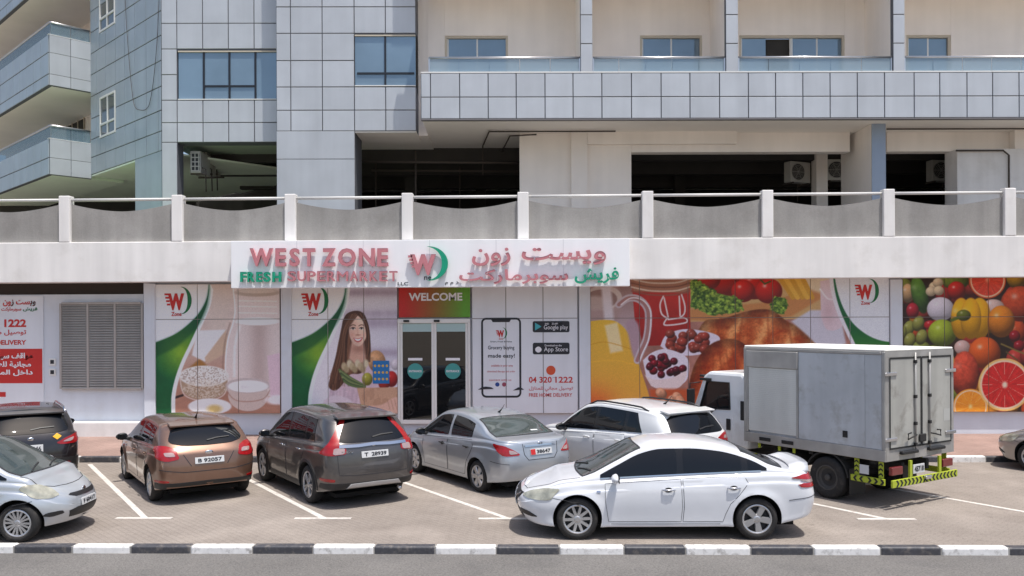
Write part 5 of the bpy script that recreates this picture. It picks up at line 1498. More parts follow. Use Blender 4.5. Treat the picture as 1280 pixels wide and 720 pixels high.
def plate(parent, loc, rz, txt, wdt=.46, h=.11, red=False, tilt=0.0, name='number_plate'):
    e = box(name, -wdt / 2, wdt / 2, -.008, .008, -h / 2, h / 2, M_plate, parent, .004)
    e.location = loc; e.rotation_euler = (tilt, 0, rz)
    if red: box('plate_band', -wdt / 2 + .004, -wdt / 2 + .11, -.0105, -.0085, -h / 2 + .006, h / 2 - .006, M_platered, e)
    text_obj('plate_text', txt, -wdt * (.22 if red else .4), wdt * .42, -h * .3, h * .3, -.0085, M_black_print, e, .002, .03)
    return e

def mirror2(half):
    """half outline given with v>=0 first coordinate order -> full outline (u, v) mirrored in v"""
    return half + [(u, -v) for u, v in half[::-1]]
def mirror1(half): return half + [(-u, v) for u, v in half[::-1]]

def make_car(c):
    B = Body(c); bm = B.mesh()
    root = empty(c['name'], (0, 0, 0))
    tag(root, c['label'], c['cat'], c.get('group'))
    pm = c['paint']; W = c['W']; r = c['r']; wb = c['wb']
    me = bm_mesh(bm, 'body', True); me.materials.append(pm); me.materials.append(M_well)
    body = meshobj('body', me, None, root)
    # wheel housings
    cb_ = bmesh.new()
    for ax_ in (-wb / 2, wb / 2):
        for sd in (-1, 1):
            g_ = bmesh.ops.create_cone(cb_, cap_ends=True, segments=44, radius1=r + c.get('arch', .055), radius2=r + c.get('arch', .055), depth=.6)
            bmesh.ops.rotate(cb_, matrix=Matrix.Rotation(R(90), 3, 'X'), verts=g_['verts'])
            bmesh.ops.translate(cb_, vec=(ax_, sd * (W / 2 - .30 + .32), r + .01), verts=g_['verts'])
    for f in cb_.faces: f.material_index = 1
    cm = bm_mesh(cb_, 'cutter'); cm.materials.append(pm); cm.materials.append(M_well)
    co = bpy.data.objects.new('cutter', cm); COL.objects.link(co)
    md = body.modifiers.new('b', 'BOOLEAN'); md.operation = 'DIFFERENCE'; md.object = co; md.solver = 'EXACT'
    md.material_mode = 'INDEX' if hasattr(md, 'material_mode') else md.material_mode
    dg = bpy.context.evaluated_depsgraph_get()
    nm = bpy.data.meshes.new_from_object(body.evaluated_get(dg))
    body.modifiers.clear(); body.data = nm; bpy.data.objects.remove(co)
    bmx = bmesh.new(); bmx.from_mesh(nm)
    for f in bmx.faces: f.smooth = f.material_index == 0
    for e in bmx.edges:
        if len(e.link_faces) == 2 and e.link_faces[0].material_index != e.link_faces[1].material_index: e.smooth = False
    bmx.to_mesh(nm); bmx.free()
    # wheels
    st = c['wheels']
    for i, ax_ in enumerate((-wb / 2, wb / 2)):
        for sd in (-1, 1): add_wheel(root, ax_, sd * (W / 2 - .115), r, .21, st[i], sd)
    # side glass and doors
    xA, xB_, xC = c['glass']                      # A-pillar base, B-pillar, rear end of the opening (body x)
    ft, rt_ = c.get('gtop', (.0, .0)), None
    for sd, pj in ((1, 'L'), (-1, 'R')):
        bot, topp = B.side_glass(xC, xA)
        rear_z = c.get('rear_cut', None)
        def clip(x0, x1):
            lo = [p for p in bot if x0 <= p[0] <= x1]; hi = [p for p in topp if x0 <= p[0] <= x1]
            return lo, hi
        gm = c.get('glass_mat', M_cglass)
        segs = c['panes']                          # list of (x0, x1, rear slant)
        if c.get('surround', True):
            lo, hi = clip(segs[-1][0] - .02, segs[0][1]); hi = [p for p in hi if p[0] >= segs[-1][0] + segs[-1][2] - .02]
            patch('window_surround', B, lo + hi[::-1], pj, M_blackgloss, root, .003, .07)
        for (x0, x1, sl) in segs:
            lo, hi = clip(x0, x1)
            if sl: hi = [p for p in hi if p[0] >= x0 + sl]
            if len(lo) < 2 or len(hi) < 2: continue
            poly = lo + hi[::-1]                   # lo runs front->rear, hi reversed rear->front
            patch('side_window', B, chaikin(poly, 1, q=.2), pj, gm, root, .006, .06)
        if c.get('chrome'):
            seam('window_trim', B, [p for p in bot if p[0] >= segs[-1][0]], pj, M_chrome, root, .018, .009)
            if c['chrome'] > 1: seam('window_trim', B, [p for p in topp if p[0] >= segs[-1][0] + segs[-1][2]], pj, M_chrome, root, .014, .009)
        for k, poly in enumerate(c['doors']):
            dr = patch('door', B, poly, pj, pm, root, .003, .07, .006)
            s_ = seam('door_gap', B, poly, pj, M_gap, dr, .006, .0042, True)
            hx_, hz_ = c['handles'][k]
            h, nn = caster(B, pj)(hx_, hz_)
            hb = bmesh.new(); tube_bm(hb, [h + nn * .01 + Vector((-.10, 0, 0)), h + nn * .035 + Vector((-.075, 0, 0)), h + nn * .038, h + nn * .035 + Vector((.075, 0, 0)), h + nn * .01 + Vector((.10, 0, 0))], [.010, .014, .015, .014, .010], 8)
            meshobj('handle', bm_mesh(hb, 'handle', True), c.get('handle_mat', pm), dr)
            if c.get('cup', True): patch('handle_cup', B, [(hx_ + .06 * math.cos(q), hz_ + .035 * math.sin(q)) for q in np.linspace(0, 2 * math.pi, 14)[:-1]], pj, M_trim, dr, .0055, .03)
        # door mirror
        mx_, mz_ = c['mirror']; h, nn = caster(B, pj)(mx_, mz_)
        mb = bmesh.new(); bmesh.ops.create_icosphere(mb, subdivisions=3, radius=1.0)
        for v in mb.verts:
            x_, y_, z_ = v.co; v.co = (x_ * .075 * (1.0 if x_ > 0 else .55), y_ * .115, z_ * .075 * (1 - .15 * y_ * sd))
        mm = meshobj('mirror', bm_mesh(mb, 'mirror', True), c.get('mirror_mat', pm), root, (h.x + .02, h.y + sd * .17, h.z + .045))
        g_ = bmesh.new(); tube_bm(g_, [(0, -sd * .20, -.06), (0, -sd * .08, -.045), (0, 0, -.02)], [.035, .03, .03], 8)
        meshobj('mirror_stalk', bm_mesh(g_, 's', True), M_trim, mm)
        prism('mirror_glass', [(-.085, -.055), (.085, -.055), (.085, .05), (-.085, .05)], -.048, -.040, M_cglass, mm, axis='x')
        for p in c.get('side_trim', []): patch(p[0], B, p[1], pj, p[2], root, .006, .06, .01)
        for p in c.get('side_line', []): seam('seam_sill_shade', B, p, pj, M_gap, root, .006, .003)
        ar_ = c.get('arch_trim')
        if ar_:
            for ax_ in (-wb / 2, wb / 2):
                ra = r + c.get('arch', .055); poly = [(ax_ + (ra + ar_) * math.cos(a), r + .01 + (ra + ar_) * math.sin(a)) for a in np.linspace(-.25, math.pi + .25, 26)] + [(ax_ + (ra + .004) * math.cos(a), r + .01 + (ra + .004) * math.sin(a)) for a in np.linspace(math.pi + .25, -.25, 26)]
                patch('arch_trim', B, poly, pj, M_trim, root, .008, .08, .008)
        # lamps on the corners
        for nm_, pr, poly, m_ in c.get('lamps', []):
            patch(nm_, B, [(u * sd, v) for u, v in poly], pr, m_, root, .016 if nm_.startswith('rev') else .010, .03, .03, 1)
    # windscreen
    x0, x1 = c['screen']                           # roof end, cowl end
    half = []
    n = 12
    for i in range(n + 1):
        X = x0 + (x1 - x0) * i / n; hw, zt, zl, zb, gh, d, yb, yt = B.sect(X)
        half.append((B.warp(X, zt), yt * .90))
    ym0, ym1 = half[0][1], half[-1][1]
    front = [(half[-1][0] + .07 * (1 - (y / ym1) ** 2), y) for y in np.linspace(ym1, 0, 7)][1:]
    back = [(half[0][0] + .05 * (1 - (y / ym0) ** 2), y) for y in np.linspace(0, ym0, 7)][:-1]
    hp = back + half + front
    full = hp + [(u, -v) for u, v in hp[-2:0:-1]]
    ws = patch('windscreen', B, full, 'T', c.get('screen_mat', M_cglass), root, .006, .07)
    seam('screen_seal', B, full, 'T', M_gap, ws, .022, .009, True)
    for s_ in (.1, -.45):                          # wipers
        seam('wiper', B, [(half[-1][0] + .03, s_), (half[-1][0] - .06, s_ + .25), (half[-1][0] - .13, s_ + .5)], 'T', M_trim, ws, .022, .02)
    # rear glass
    if 'rear_T' in c:
        x0, x1 = c['rear_T']; half = []
        for i in range(n + 1):
            X = x0 + (x1 - x0) * i / n; hw, zt, zl, zb, gh, d, yb, yt = B.sect(X); half.append((B.warp(X, zt), yt * .88))
        ym0, ym1 = half[0][1], half[-1][1]
        hp = [(half[0][0] - .04 * (1 - (y / ym0) ** 2), y) for y in np.linspace(0, ym0, 6)][:-1] + half + [(half[-1][0] - .06 * (1 - (y / ym1) ** 2), y) for y in np.linspace(ym1, 0, 6)][1:]
        full = hp + [(u, -v) for u, v in hp[-2:0:-1]]
        rg_ = patch('rear_window', B, full, 'T', c.get('rear_mat', M_cglass), root, .006, .07)
        seam('rear_seal', B, full, 'T', M_gap, rg_, .018, .009, True)
    if 'rear_B' in c:
        rg_ = patch('rear_window', B, mirror1(c['rear_B']), 'B', c.get('rear_mat', M_cglass), root, .008, .05, smooth=1)
        y0, z0 = c.get('rear_wiper', (.0, c['rear_B'][0][1] + .05))
        seam('wiper', B, [(.0, z0 + .02), (-.18, z0 + .05), (-.42, z0 + .06)], 'B', M_trim, rg_, .022, .022)
    for nm_, pr, poly, m_, off in c.get('patches', []):
        patch(nm_, B, poly, pr, m_, root, off, .045, .02, 0)
    for line, pr, w_ in c.get('seams', []): seam('panel_gap', B, line, pr, M_gap, root, w_, .0045)
    for nm_, line, pr, w_, m_, off in c.get('strips', []): seam(nm_, B, line, pr, m_, root, w_, off)
    # plates
    if c.get('plate'):
        z = c['plate_z']; h, nn = caster(B, 'B')(0, z)
        plate(root, (h.x - .012, 0, z), -R(90), c['plate'], c.get('plate_w', .48), c.get('plate_h', .115), c.get('plate_red', False), math.atan2(nn.z, -nn.x) * -1)
    if c.get('plate_f'):
        z = c['plate_fz']; h, nn = caster(B, 'F')(0, z)
        plate(root, (h.x + .012, 0, z), R(90), c['plate_f'], .46, .11, False, math.atan2(nn.z, nn.x) * -1)
    if c.get('badge_z'):
        h, nn = caster(B, 'B')(0, c['badge_z']); bb = bmesh.new(); bmesh.ops.create_uvsphere(bb, u_segments=14, v_segments=8, radius=1)
        bmesh.ops.scale(bb, vec=(.012, c.get('badge_w', .06), .036), verts=bb.verts); meshobj('badge', bm_mesh(bb, 'badge', True), M_chrome, root, h + nn * .004)
    if c.get('badge_fz'):
        h, nn = caster(B, 'F')(0, c['badge_fz']); bb = bmesh.new(); bmesh.ops.create_uvsphere(bb, u_segments=14, v_segments=8, radius=1)
        bmesh.ops.scale(bb, vec=(.012, .06, .045), verts=bb.verts); meshobj('badge', bm_mesh(bb, 'badge', True), M_chrome, root, h + nn * .006)
    if c.get('badge_text'):
        t_, y0, y1, z0, z1 = c['badge_text']; h, nn = caster(B, 'B')((y0 + y1) / 2, (z0 + z1) / 2)
        o = text_obj('badge_lettering', t_, 0, abs(y1 - y0), 0, z1 - z0, 0, M_chrome, root, .008, .03); o.location = h + nn * .004; o.rotation_euler = (0, 0, -R(90) - math.atan2(nn.y, -nn.x))
    if c.get('antenna'):
        ax_ = c['antenna']; h, nn = caster(B, 'T')(ax_, 0)
        a_ = bmesh.new(); tube_bm(a_, [h + Vector((.04, 0, -.005)), h + Vector((0, 0, .025)), h + Vector((-.10, 0, .10)), h + Vector((-.17, 0, .18))], [.03, .02, .006, .004], 7); meshobj('antenna', bm_mesh(a_, 'antenna', True), M_trim, root)
    if c.get('rails'):
        x0, x1 = c['rails']
        for sd in (-1, 1):
            pts = []
            for i in range(9):
                x = x0 + (x1 - x0) * i / 8; hw, zt, zl, zb, gh, d, yb, yt = B.sect(x); h, nn = caster(B, 'T')(x, sd * yt * .93)
                pts.append(h + Vector((0, 0, .0 if i in (0, 8) else .045)))
            rb = bmesh.new(); tube_bm(rb, pts, [.016] + [.018] * 7 + [.016], 7); meshobj('roof_rail', bm_mesh(rb, 'rail', True), c.get('rail_mat', M_alu), root)
    if c.get('spoiler'):
        kind = c['spoiler']
        if kind == 'lip':                          # hatch roof spoiler
            X = B.xr + .02; sl = []
            y_w = c['rear_B'][-2][0] + .02; zt = c['spoiler_z']
            h, nn = caster(B, 'B')(0, zt - .03)
            prism('spoiler', [(h.x - .09, zt - .01), (h.x + .16, zt + .03), (h.x + .16, zt + .0), (h.x - .08, zt - .045)], -y_w, y_w, pm, root, axis='y', bev=.008)
        else:                                      # boot-lid wing
            X = B.xr + .22; zt = B.top(X); y_w = W * .40
            sec = lambda s_: [(-.17, .095), (-.02, .10), (.12, .062), (.14, .045), (-.13, .068)]
            bmw = bmesh.new(); rg = []
            for i in range(15):
                y = -y_w + 2 * y_w * i / 14; q = abs(y) / y_w; drop = -.095 * max(0, (q - .72) / .28) ** 1.6; fw = .10 * q ** 2
                rg.append([bmw.verts.new((X + x_ + fw, y, zt + z_ + drop - .02)) for x_, z_ in sec(0)])
            for a, b in zip(rg[:-1], rg[1:]):
                for j in range(5): bmw.faces.new((a[j], a[(j + 1) % 5], b[(j + 1) % 5], b[j]))
            bmw.faces.new(rg[0]); bmw.faces.new(rg[-1][::-1])
            bmesh.ops.recalc_face_normals(bmw, faces=bmw.faces); bmesh.ops.bevel(bmw, geom=[e for e in bmw.edges], offset=.008, segments=2, affect='EDGES')
            meshobj('spoiler', bm_mesh(bmw, 'spoiler', True), pm, root)
    # underside
    box('underbody', B.xr + .35, B.xf - .4, -W / 2 + .3, W / 2 - .3, .17, .24, M_well, root)
    if c.get('exhaust'):
        y = c['exhaust']; tube('exhaust', [(B.xr + .3, y, .27), (B.xr + .12, y, .26)], .035, M_chrome, root, 10)
    root['_B'] = 0; del root['_B']
    return root, B

def place(root, c, px, py, which, heading):
    """stand the car so that the outer tyre foot `which` = (front +1 / rear -1, left +1 / right -1) is under that pixel; heading in radians, 0 = +X"""
    g = on_ground(px, py, 0.0)
    l = Vector((which[0] * c['wb'] / 2, which[1] * (c['W'] / 2 - .01), 0))
    root.location = g - Matrix.Rotation(heading, 3, 'Z') @ l
    root.rotation_euler = (0, 0, heading)
STALL = R(90) + SA

P_white = paint('white_car_paint', srgb(212, 214, 219), 0.0, .35, .12)
P_white2 = paint('pearl_white_paint', srgb(214, 215, 216), 0.0, .4, .2)
P_silver = paint('silver_car_paint', srgb(176, 182, 190), .6, .34, .2)
P_silver2 = paint('pale_silver_paint', srgb(188, 193, 199), .5, .34, .15)
P_brown = paint('bronze_brown_paint', srgb(124, 94, 78), .6, .34, .3)
P_grey = paint('warm_dark_grey_paint', srgb(86, 83, 83), .6, .32, .2)
P_black = paint('black_car_paint', srgb(30, 27, 32), .3, .3, .12)
P_beige = paint('beige_car_paint', srgb(160, 152, 146), .5, .36, .3)

# --- white sedan in the aisle
sedan = dict(name='white_sedan', label='white saloon car with boot spoiler standing alongside the near kerb', cat='car', group='cars in the car park', paint=P_white,
    W=1.76, wb=2.70, fo=.93, ro=.98, r=.315, k=.36, d=.085, wheels=[(5, 'wide'), (10, 'single')],
    top=[(-2.33, .99), (-2.2, 1.02), (-1.85, 1.07), (-1.66, 1.125), (-1.2, 1.325), (-.8, 1.425), (-.35, 1.462), (.06, 1.455), (.34, 1.40), (.76, 1.205), (1.16, 1.005), (1.32, .94), (1.65, .89), (2.0, .80), (2.28, .68)],
    belt=[(-2.33, .96), (-1.7, 1.01), (-1.0, .985), (0, .94), (1.0, .89), (1.3, .87), (2.0, .75), (2.28, .64)],
    low=[(-2.33, .36), (-1.95, .27), (-1.35, .20), (1.35, .19), (1.9, .2), (2.28, .24)],
    xrear=[(.2, .20), (.4, .04), (.6, .0), (.85, .04), (1.0, .09), (1.5, .1)], xfront=[(.2, .12), (.4, .02), (.55, 0), (.7, .08), (.85, .28), (1.5, .3)],
    glass=(1.0, -.22, -1.52), panes=[(-.20, 1.05, 0), (-1.14, -.26, 0), (-1.5, -1.17, .0)], chrome=1,
    doors=[[(.88, .28), (.93, .6), (.93, .85), (-.21, .92), (-.23, .5), (-.21, .28)], [(-.24, .28), (-.26, .5), (-.24, .925), (-1.16, .97), (-1.22, .86), (-1.08, .68), (-.95, .55), (-.88, .40), (-.84, .28)]],
    handles=[(-.02, .76), (-1.0, .79)], handle_mat=M_chrome, mirror=(.76, .90),
    screen=(.37, 1.26), screen_mat=M_cglass2, rear_T=(-1.16, -1.80),
    lamps=[('headlamp', 'CF', [(33, .63), (46, .595), (66, .60), (70, .68), (75, .775), (60, .765), (44, .715)], M_headlamp),
           ('fog_recess', 'CF', [(28, .36), (46, .33), (54, .335), (44, .41), (30, .42)], M_trim),
           ('tail_lamp', 'CB', [(64, .93), (50, .975), (24, .97), (24, .90), (46, .895)], M_redlamp), ('reverse_lamp', 'CB', [(56, .90), (47, .892), (26, .895), (26, .855), (46, .85)], M_clearlamp), ('tail_lamp', 'CB', [(58, .845), (26, .852), (28, .79), (55, .785)], M_redlamp)],
    patches=[('grille', 'F', mirror1([(0, .50), (.28, .50), (.46, .58), (.52, .66), (0, .665)]), M_trim, .008), ('lower_grille', 'F', mirror1([(0, .28), (.5, .28), (.45, .40), (0, .41)]), M_trim, .008)],
    side_line=[[(1.30, .52), (1.52, .60), (1.75, .64)], [(.84, .245), (-.80, .245)]],  # bumper seam, then a dark strip painted as the shadow line of the sill
    strips=[('grille_bar', [(-.46, .64), (-.22, .54), (.22, .54), (.46, .64)], 'F', .03, M_chrome, .016), ('side_marker', [(1.06, .735), (1.00, .735)], 'L', .03, M_chrome, .006)],
    seams=[([(1.30, .74), (1.75, .70), (2.1, .45), (2.15, .1)], 'T', .008), ([(1.30, -.74), (1.75, -.70), (2.1, -.45), (2.15, -.1)], 'T', .008), ([(-65, .60), (-40, .66), (40, .66), (65, .60)], 'CB', .008)],
    plate='A 71942', plate_z=.78, plate_f='71942', plate_fz=.47, badge_fz=.60, spoiler='wing', flare=.024)
rt, B_ = make_car(sedan)
g0, g1 = on_ground(722, 675.5), on_ground(945, 675.5)
hd = math.atan2(g0.y - g1.y, g0.x - g1.x)
place(rt, sedan, 722, 675.5, (1, 1), hd)

# --- brown hatchback
hatch = dict(name='brown_hatchback', label='bronze brown hatchback parked nose-in between the black and grey SUVs', cat='car', group='cars in the car park', paint=P_brown,
    W=1.81, wb=2.65, fo=.89, ro=.83, r=.315, k=.36, wheels=[(7, 'wide'), (7, 'wide')], rl=.95,
    top=[(-2.155, 1.38), (-1.9, 1.40), (-1.5, 1.44), (-.8, 1.48), (-.2, 1.485), (.3, 1.44), (.75, 1.24), (1.12, 1.04), (1.32, .97), (1.75, .89), (2.05, .78), (2.215, .68)],
    belt=[(-2.155, 1.05), (-1.2, 1.01), (0, .95), (1.05, .90), (1.35, .88), (2.215, .62)],
    low=[(-2.155, .32), (-1.8, .25), (-1.3, .2), (1.3, .19), (2.215, .22)],
    xrear=[(.2, .16), (.4, .02), (.6, .0), (.9, .05), (1.02, .13), (1.2, .33), (1.38, .56), (1.5, .6)], xfront=[(.2, .1), (.45, .0), (.7, .08), (.9, .3), (1.5, .3)],
    glass=(1.05, -.15, -1.52), panes=[(-.13, 1.05, 0), (-.98, -.19, 0), (-1.38, -1.02, .12)], glass_mat=M_cglass,
    doors=[[(.86, .28), (.92, .6), (.92, .86), (-.14, .93), (-.16, .5), (-.14, .28)], [(-.17, .28), (-.19, .5), (-.17, .935), (-1.06, .99), (-1.15, .86), (-1.05, .68), (-.94, .55), (-.87, .40), (-.83, .28)]],
    handles=[(.05, .80), (-.93, .85)], mirror=(.80, .92), mirror_mat=M_trim,
    screen=(.33, 1.15), rear_B=[(0, 1.045), (.42, 1.055), (.62, 1.10), (.66, 1.15), (.56, 1.335), (0, 1.355)], spoiler='lip', spoiler_z=1.405,
    lamps=[('tail_lamp', 'CB', [(72, 1.03), (56, 1.07), (46, 1.06), (36, 1.0), (31, .84), (42, .80), (56, .86), (64, .96)], M_redlamp), ('reverse_lamp', 'CB', [(47, .955), (38, .955), (35, .885), (44, .89)], M_clearlamp), ('reflector', 'CB', [(40, .42), (60, .42), (60, .46), (40, .455)], M_redlamp),
           ('headlamp', 'CF', [(36, .62), (60, .64), (72, .80), (60, .78), (40, .70)], M_headlamp)],
    patches=[('bumper_trim', 'CB', [(-62, .30), (0, .30), (62, .30), (60, .405), (0, .42), (-60, .405)], M_trim, .009), ('plate_recess', 'B', mirror1([(0, .70), (.26, .70), (.40, .88), (0, .885)]), P_brown, .002)],
    seams=[([(-50, .66), (-26, .60), (26, .60), (50, .66)], 'CB', .012), ([(.32, .70), (.45, .91)], 'B', .012), ([(-.32, .70), (-.45, .91)], 'B', .012)],
    strips=[], plate='B 92057', plate_z=.79, plate_w=.52, badge_z=.925, badge_w=.075, antenna=-1.15, flare=.028, exhaust=.0)
rt, B_ = make_car(hatch); place(rt, hatch, 186, 626, (-1, 1), STALL)

# --- grey SUV
crv = dict(name='grey_suv', label='dark warm-grey SUV with tall red tail lamps and silver skid plate', cat='car', group='cars in the car park', paint=P_grey,
    W=1.82, wb=2.62, fo=.93, ro=1.0, r=.345, k=.30, wheels=[(5, 'double'), (5, 'double')], rl=.9, arch=.06, arch_trim=.05,
    top=[(-2.31, 1.58), (-1.9, 1.62), (-1, 1.675), (-.2, 1.685), (.25, 1.635), (.7, 1.40), (1.05, 1.16), (1.25, 1.09), (1.75, 1.01), (2.05, .91), (2.24, .80)],
    belt=[(-2.31, 1.17), (-1.2, 1.11), (0, 1.04), (1.0, .99), (1.35, .97), (2.24, .74)],
    low=[(-2.31, .36), (-1.9, .28), (-1.3, .24), (1.3, .24), (2.24, .28)],
    xrear=[(.25, .16), (.45, .02), (.62, 0), (.95, .03), (1.12, .08), (1.35, .24), (1.55, .38), (1.7, .40)], xfront=[(.2, .1), (.5, .0), (.8, .08), (1.0, .28), (1.7, .3)],
    glass=(1.02, -.15, -1.86), panes=[(-.13, 1.02, 0), (-1.0, -.19, 0), (-1.58, -1.04, .16)], chrome=2,
    doors=[[(.84, .36), (.90, .7), (.90, .95), (-.14, 1.02), (-.16, .6), (-.14, .36)], [(-.17, .36), (-.19, .6), (-.17, 1.025), (-1.05, 1.09), (-1.14, .95), (-1.04, .78), (-.93, .62), (-.86, .48), (-.82, .36)]],
    handles=[(.06, .90), (-.92, .95)], handle_mat=M_chrome, cup=False, mirror=(.78, 1.02), mirror_mat=P_grey,
    side_trim=[('sill_trim', [(-.84, .25), (.82, .25), (.80, .345), (-.82, .345)], M_trim)],
    screen=(.28, 1.12), rear_B=[(0, 1.16), (.50, 1.165), (.64, 1.19), (.60, 1.40), (.55, 1.535), (0, 1.55)], spoiler='lip', spoiler_z=1.60,
    lamps=[('tail_lamp', 'CB', [(64, .985), (58, 1.05), (51, 1.15), (48, 1.32), (47, 1.56), (40, 1.565), (41, 1.3), (40, 1.15), (33, 1.10), (32, .98), (46, .955)], M_redlamp), ('reverse_lamp', 'CB', [(44, 1.085), (34, 1.085), (34, .985), (44, .975)], M_clearlamp), ('reflector', 'CB', [(42, .50), (62, .51), (62, .555), (42, .55)], M_redlamp),
           ('headlamp', 'CF', [(34, .74), (60, .76), (74, .92), (60, .90), (38, .82)], M_headlamp)],
    patches=[('bumper_trim', 'CB', [(-66, .37), (0, .34), (66, .37), (62, .455), (42, .47), (0, .47), (-42, .47), (-62, .455)], M_trim, .009), ('skid_plate', 'B', mirror1([(0, .345), (.56, .345), (.46, .455), (0, .46)]), mat('satin_silver_plastic', srgb(188, 188, 190), rough=.4, metal=.4), .02)],
    strips=[('chrome_bar', [(-.64, 1.11), (-.3, 1.105), (0, 1.12), (.3, 1.105), (.64, 1.11)], 'B', .055, M_chrome, .022)],
    seams=[([(-40, .96), (-38, .62), (-20, .60), (20, .60), (38, .62), (40, .96)], 'CB', .010)],
    plate='T  28939', plate_z=.95, plate_w=.52, badge_z=1.115, badge_w=.055, badge_text=('CR-V', .62, .40, .99, 1.03), antenna=None, flare=.02, exhaust=-.55)
rt, B_ = make_car(crv); place(rt, crv, 384, 629, (-1, 1), STALL)

# --- silver sedan
sunny = dict(name='silver_sedan', label='silver saloon car with red-banded number plate parked nose-in before the entrance', cat='car', group='cars in the car park', paint=P_silver,
    W=1.70, wb=2.60, fo=.85, ro=1.0, r=.305, k=.36, wheels=[(6, 'wide'), (6, 'wide')],
    top=[(-2.3, 1.06), (-2.15, 1.08), (-1.85, 1.10), (-1.6, 1.18), (-1.1, 1.39), (-.6, 1.48), (-.1, 1.505), (.3, 1.465), (.7, 1.27), (1.05, 1.06), (1.22, .985), (1.6, .92), (1.95, .82), (2.15, .72)],
    belt=[(-2.3, 1.02), (-1.7, 1.04), (-1.0, 1.0), (0, .95), (1.0, .90), (1.3, .88), (2.15, .64)],
    low=[(-2.3, .32), (-1.95, .26), (-1.3, .20), (1.3, .19), (2.15, .22)],
    xrear=[(.2, .16), (.4, .03), (.6, .0), (.9, .05), (1.06, .08), (1.5, .1)], xfront=[(.2, .1), (.5, 0), (.7, .08), (.88, .28), (1.5, .3)],
    surround=False, glass=(1.0, -.15, -1.42), panes=[(-.12, 1.05, 0), (-1.12, -.19, 0)], glass_mat=M_cglass,
    doors=[[(.84, .28), (.90, .6), (.90, .86), (-.13, .93), (-.15, .5), (-.13, .28)], [(-.16, .28), (-.18, .5), (-.16, .935), (-1.08, .985), (-1.15, .86), (-1.03, .68), (-.92, .55), (-.86, .40), (-.82, .28)]],
    handles=[(.05, .80), (-.92, .84)], handle_mat=M_trim, mirror=(.78, .92), mirror_mat=M_trim,
    screen=(.34, 1.14), rear_T=(-1.02, -1.78), rear_mat=M_cglass2,
    lamps=[('tail_lamp', 'CB', [(62, 1.0), (46, .98), (36, .90), (28, .80), (46, .785), (54, .87), (60, .95)], M_redlamp), ('reverse_lamp', 'CB', [(41, .90), (36, .885), (31, .83), (40, .82)], M_clearlamp),
           ('headlamp', 'CF', [(34, .62), (60, .63), (74, .80), (60, .78), (40, .70)], M_headlamp)],
    patches=[('plate_recess', 'B', mirror1([(0, .76), (.30, .76), (.36, .92), (0, .935)]), P_silver, .002), ('rear_sticker', 'T', [(-1.62, -.36), (-1.62, -.20), (-1.66, -.20), (-1.66, -.36)], M_plate, .010)],
    strips=[('boot_garnish', [(-.36, .955), (.36, .955)], 'B', .035, M_chrome, .014)],
    seams=[([(-.40, 1.0), (-.38, .80), (-.30, .70), (.30, .70), (.38, .80), (.40, 1.0)], 'B', .010), ([(-66, .66), (-40, .64)], 'CB', .008), ([(66, .66), (40, .64)], 'CB', .008)],
    plate='38647', plate_z=.84, plate_red=True, plate_w=.50, badge_z=.985, antenna=-.85, flare=.022)
rt, B_ = make_car(sunny); place(rt, sunny, 596, 615, (-1, 1), STALL)

# --- white SUV behind the sedan
rav = dict(name='white_suv', label='white SUV with black roof rails parked beside the box truck', cat='car', group='cars in the car park', paint=P_white2,
    W=1.84, wb=2.66, fo=.93, ro=.98, r=.345, k=.30, wheels=[(5, 'double'), (5, 'double')], rl=.9, arch=.06, arch_trim=.045,
    top=[(-2.31, 1.57), (-1.9, 1.61), (-1, 1.665), (-.2, 1.68), (.25, 1.63), (.7, 1.40), (1.05, 1.17), (1.25, 1.10), (1.75, 1.03), (2.05, .93), (2.26, .80)],
    belt=[(-2.31, 1.19), (-1.2, 1.13), (0, 1.06), (1.0, 1.0), (1.35, .98), (2.26, .74)],
    low=[(-2.31, .36), (-1.9, .28), (-1.3, .24), (1.3, .24), (2.26, .28)],
    xrear=[(.25, .16), (.45, .02), (.62, 0), (.95, .03), (1.12, .06), (1.35, .22), (1.55, .36), (1.7, .38)], xfront=[(.2, .1), (.5, .0), (.8, .08), (1.0, .28), (1.7, .3)],
    glass=(1.02, -.15, -1.86), panes=[(-.12, 1.02, 0), (-1.04, -.16, 0), (-1.56, -1.06, .26)],
    doors=[[(.84, .36), (.90, .7), (.90, .96), (-.14, 1.04), (-.16, .6), (-.14, .36)], [(-.17, .36), (-.19, .6), (-.17, 1.045), (-1.05, 1.10), (-1.14, .95), (-1.04, .78), (-.93, .62), (-.86, .48), (-.82, .36)]],
    handles=[(.06, .92), (-.92, .97)], cup=False, mirror=(.78, 1.03), mirror_mat=M_trim,
    screen=(.28, 1.12), rear_B=[(0, 1.17), (.56, 1.175), (.68, 1.2), (.60, 1.50), (0, 1.53)], spoiler='lip', spoiler_z=1.585,
    lamps=[('tail_lamp', 'CB', [(66, 1.10), (50, 1.16), (38, 1.15), (26, 1.06), (28, 1.0), (46, .98), (58, 1.03)], M_redlamp), ('reverse_lamp', 'CB', [(46, 1.10), (38, 1.10), (36, 1.04), (44, 1.04)], M_clearlamp),
           ('headlamp', 'CF', [(34, .76), (60, .78), (74, .94), (60, .92), (38, .84)], M_headlamp)],
    patches=[('bumper_trim', 'CB', [(-66, .36), (0, .34), (66, .36), (62, .52), (0, .54), (-62, .52)], M_trim, .009)],
    seams=[([(-40, .98), (-38, .64), (38, .64), (40, .98)], 'CB', .010)], plate='C 55103', plate_z=.93, badge_z=1.09, antenna=-1.3, rails=(-1.55, .25), rail_mat=M_trim, flare=.02)
rt, B_ = make_car(rav)
px4 = (on_ground(634, 648).x + on_ground(1106, 648).x) / 2
gg = Vector((px4 - math.tan(SA) * (16.1 - T_Y) + .62, 16.1, 0)); l = Vector((-rav['wb'] / 2, rav['W'] / 2, 0))
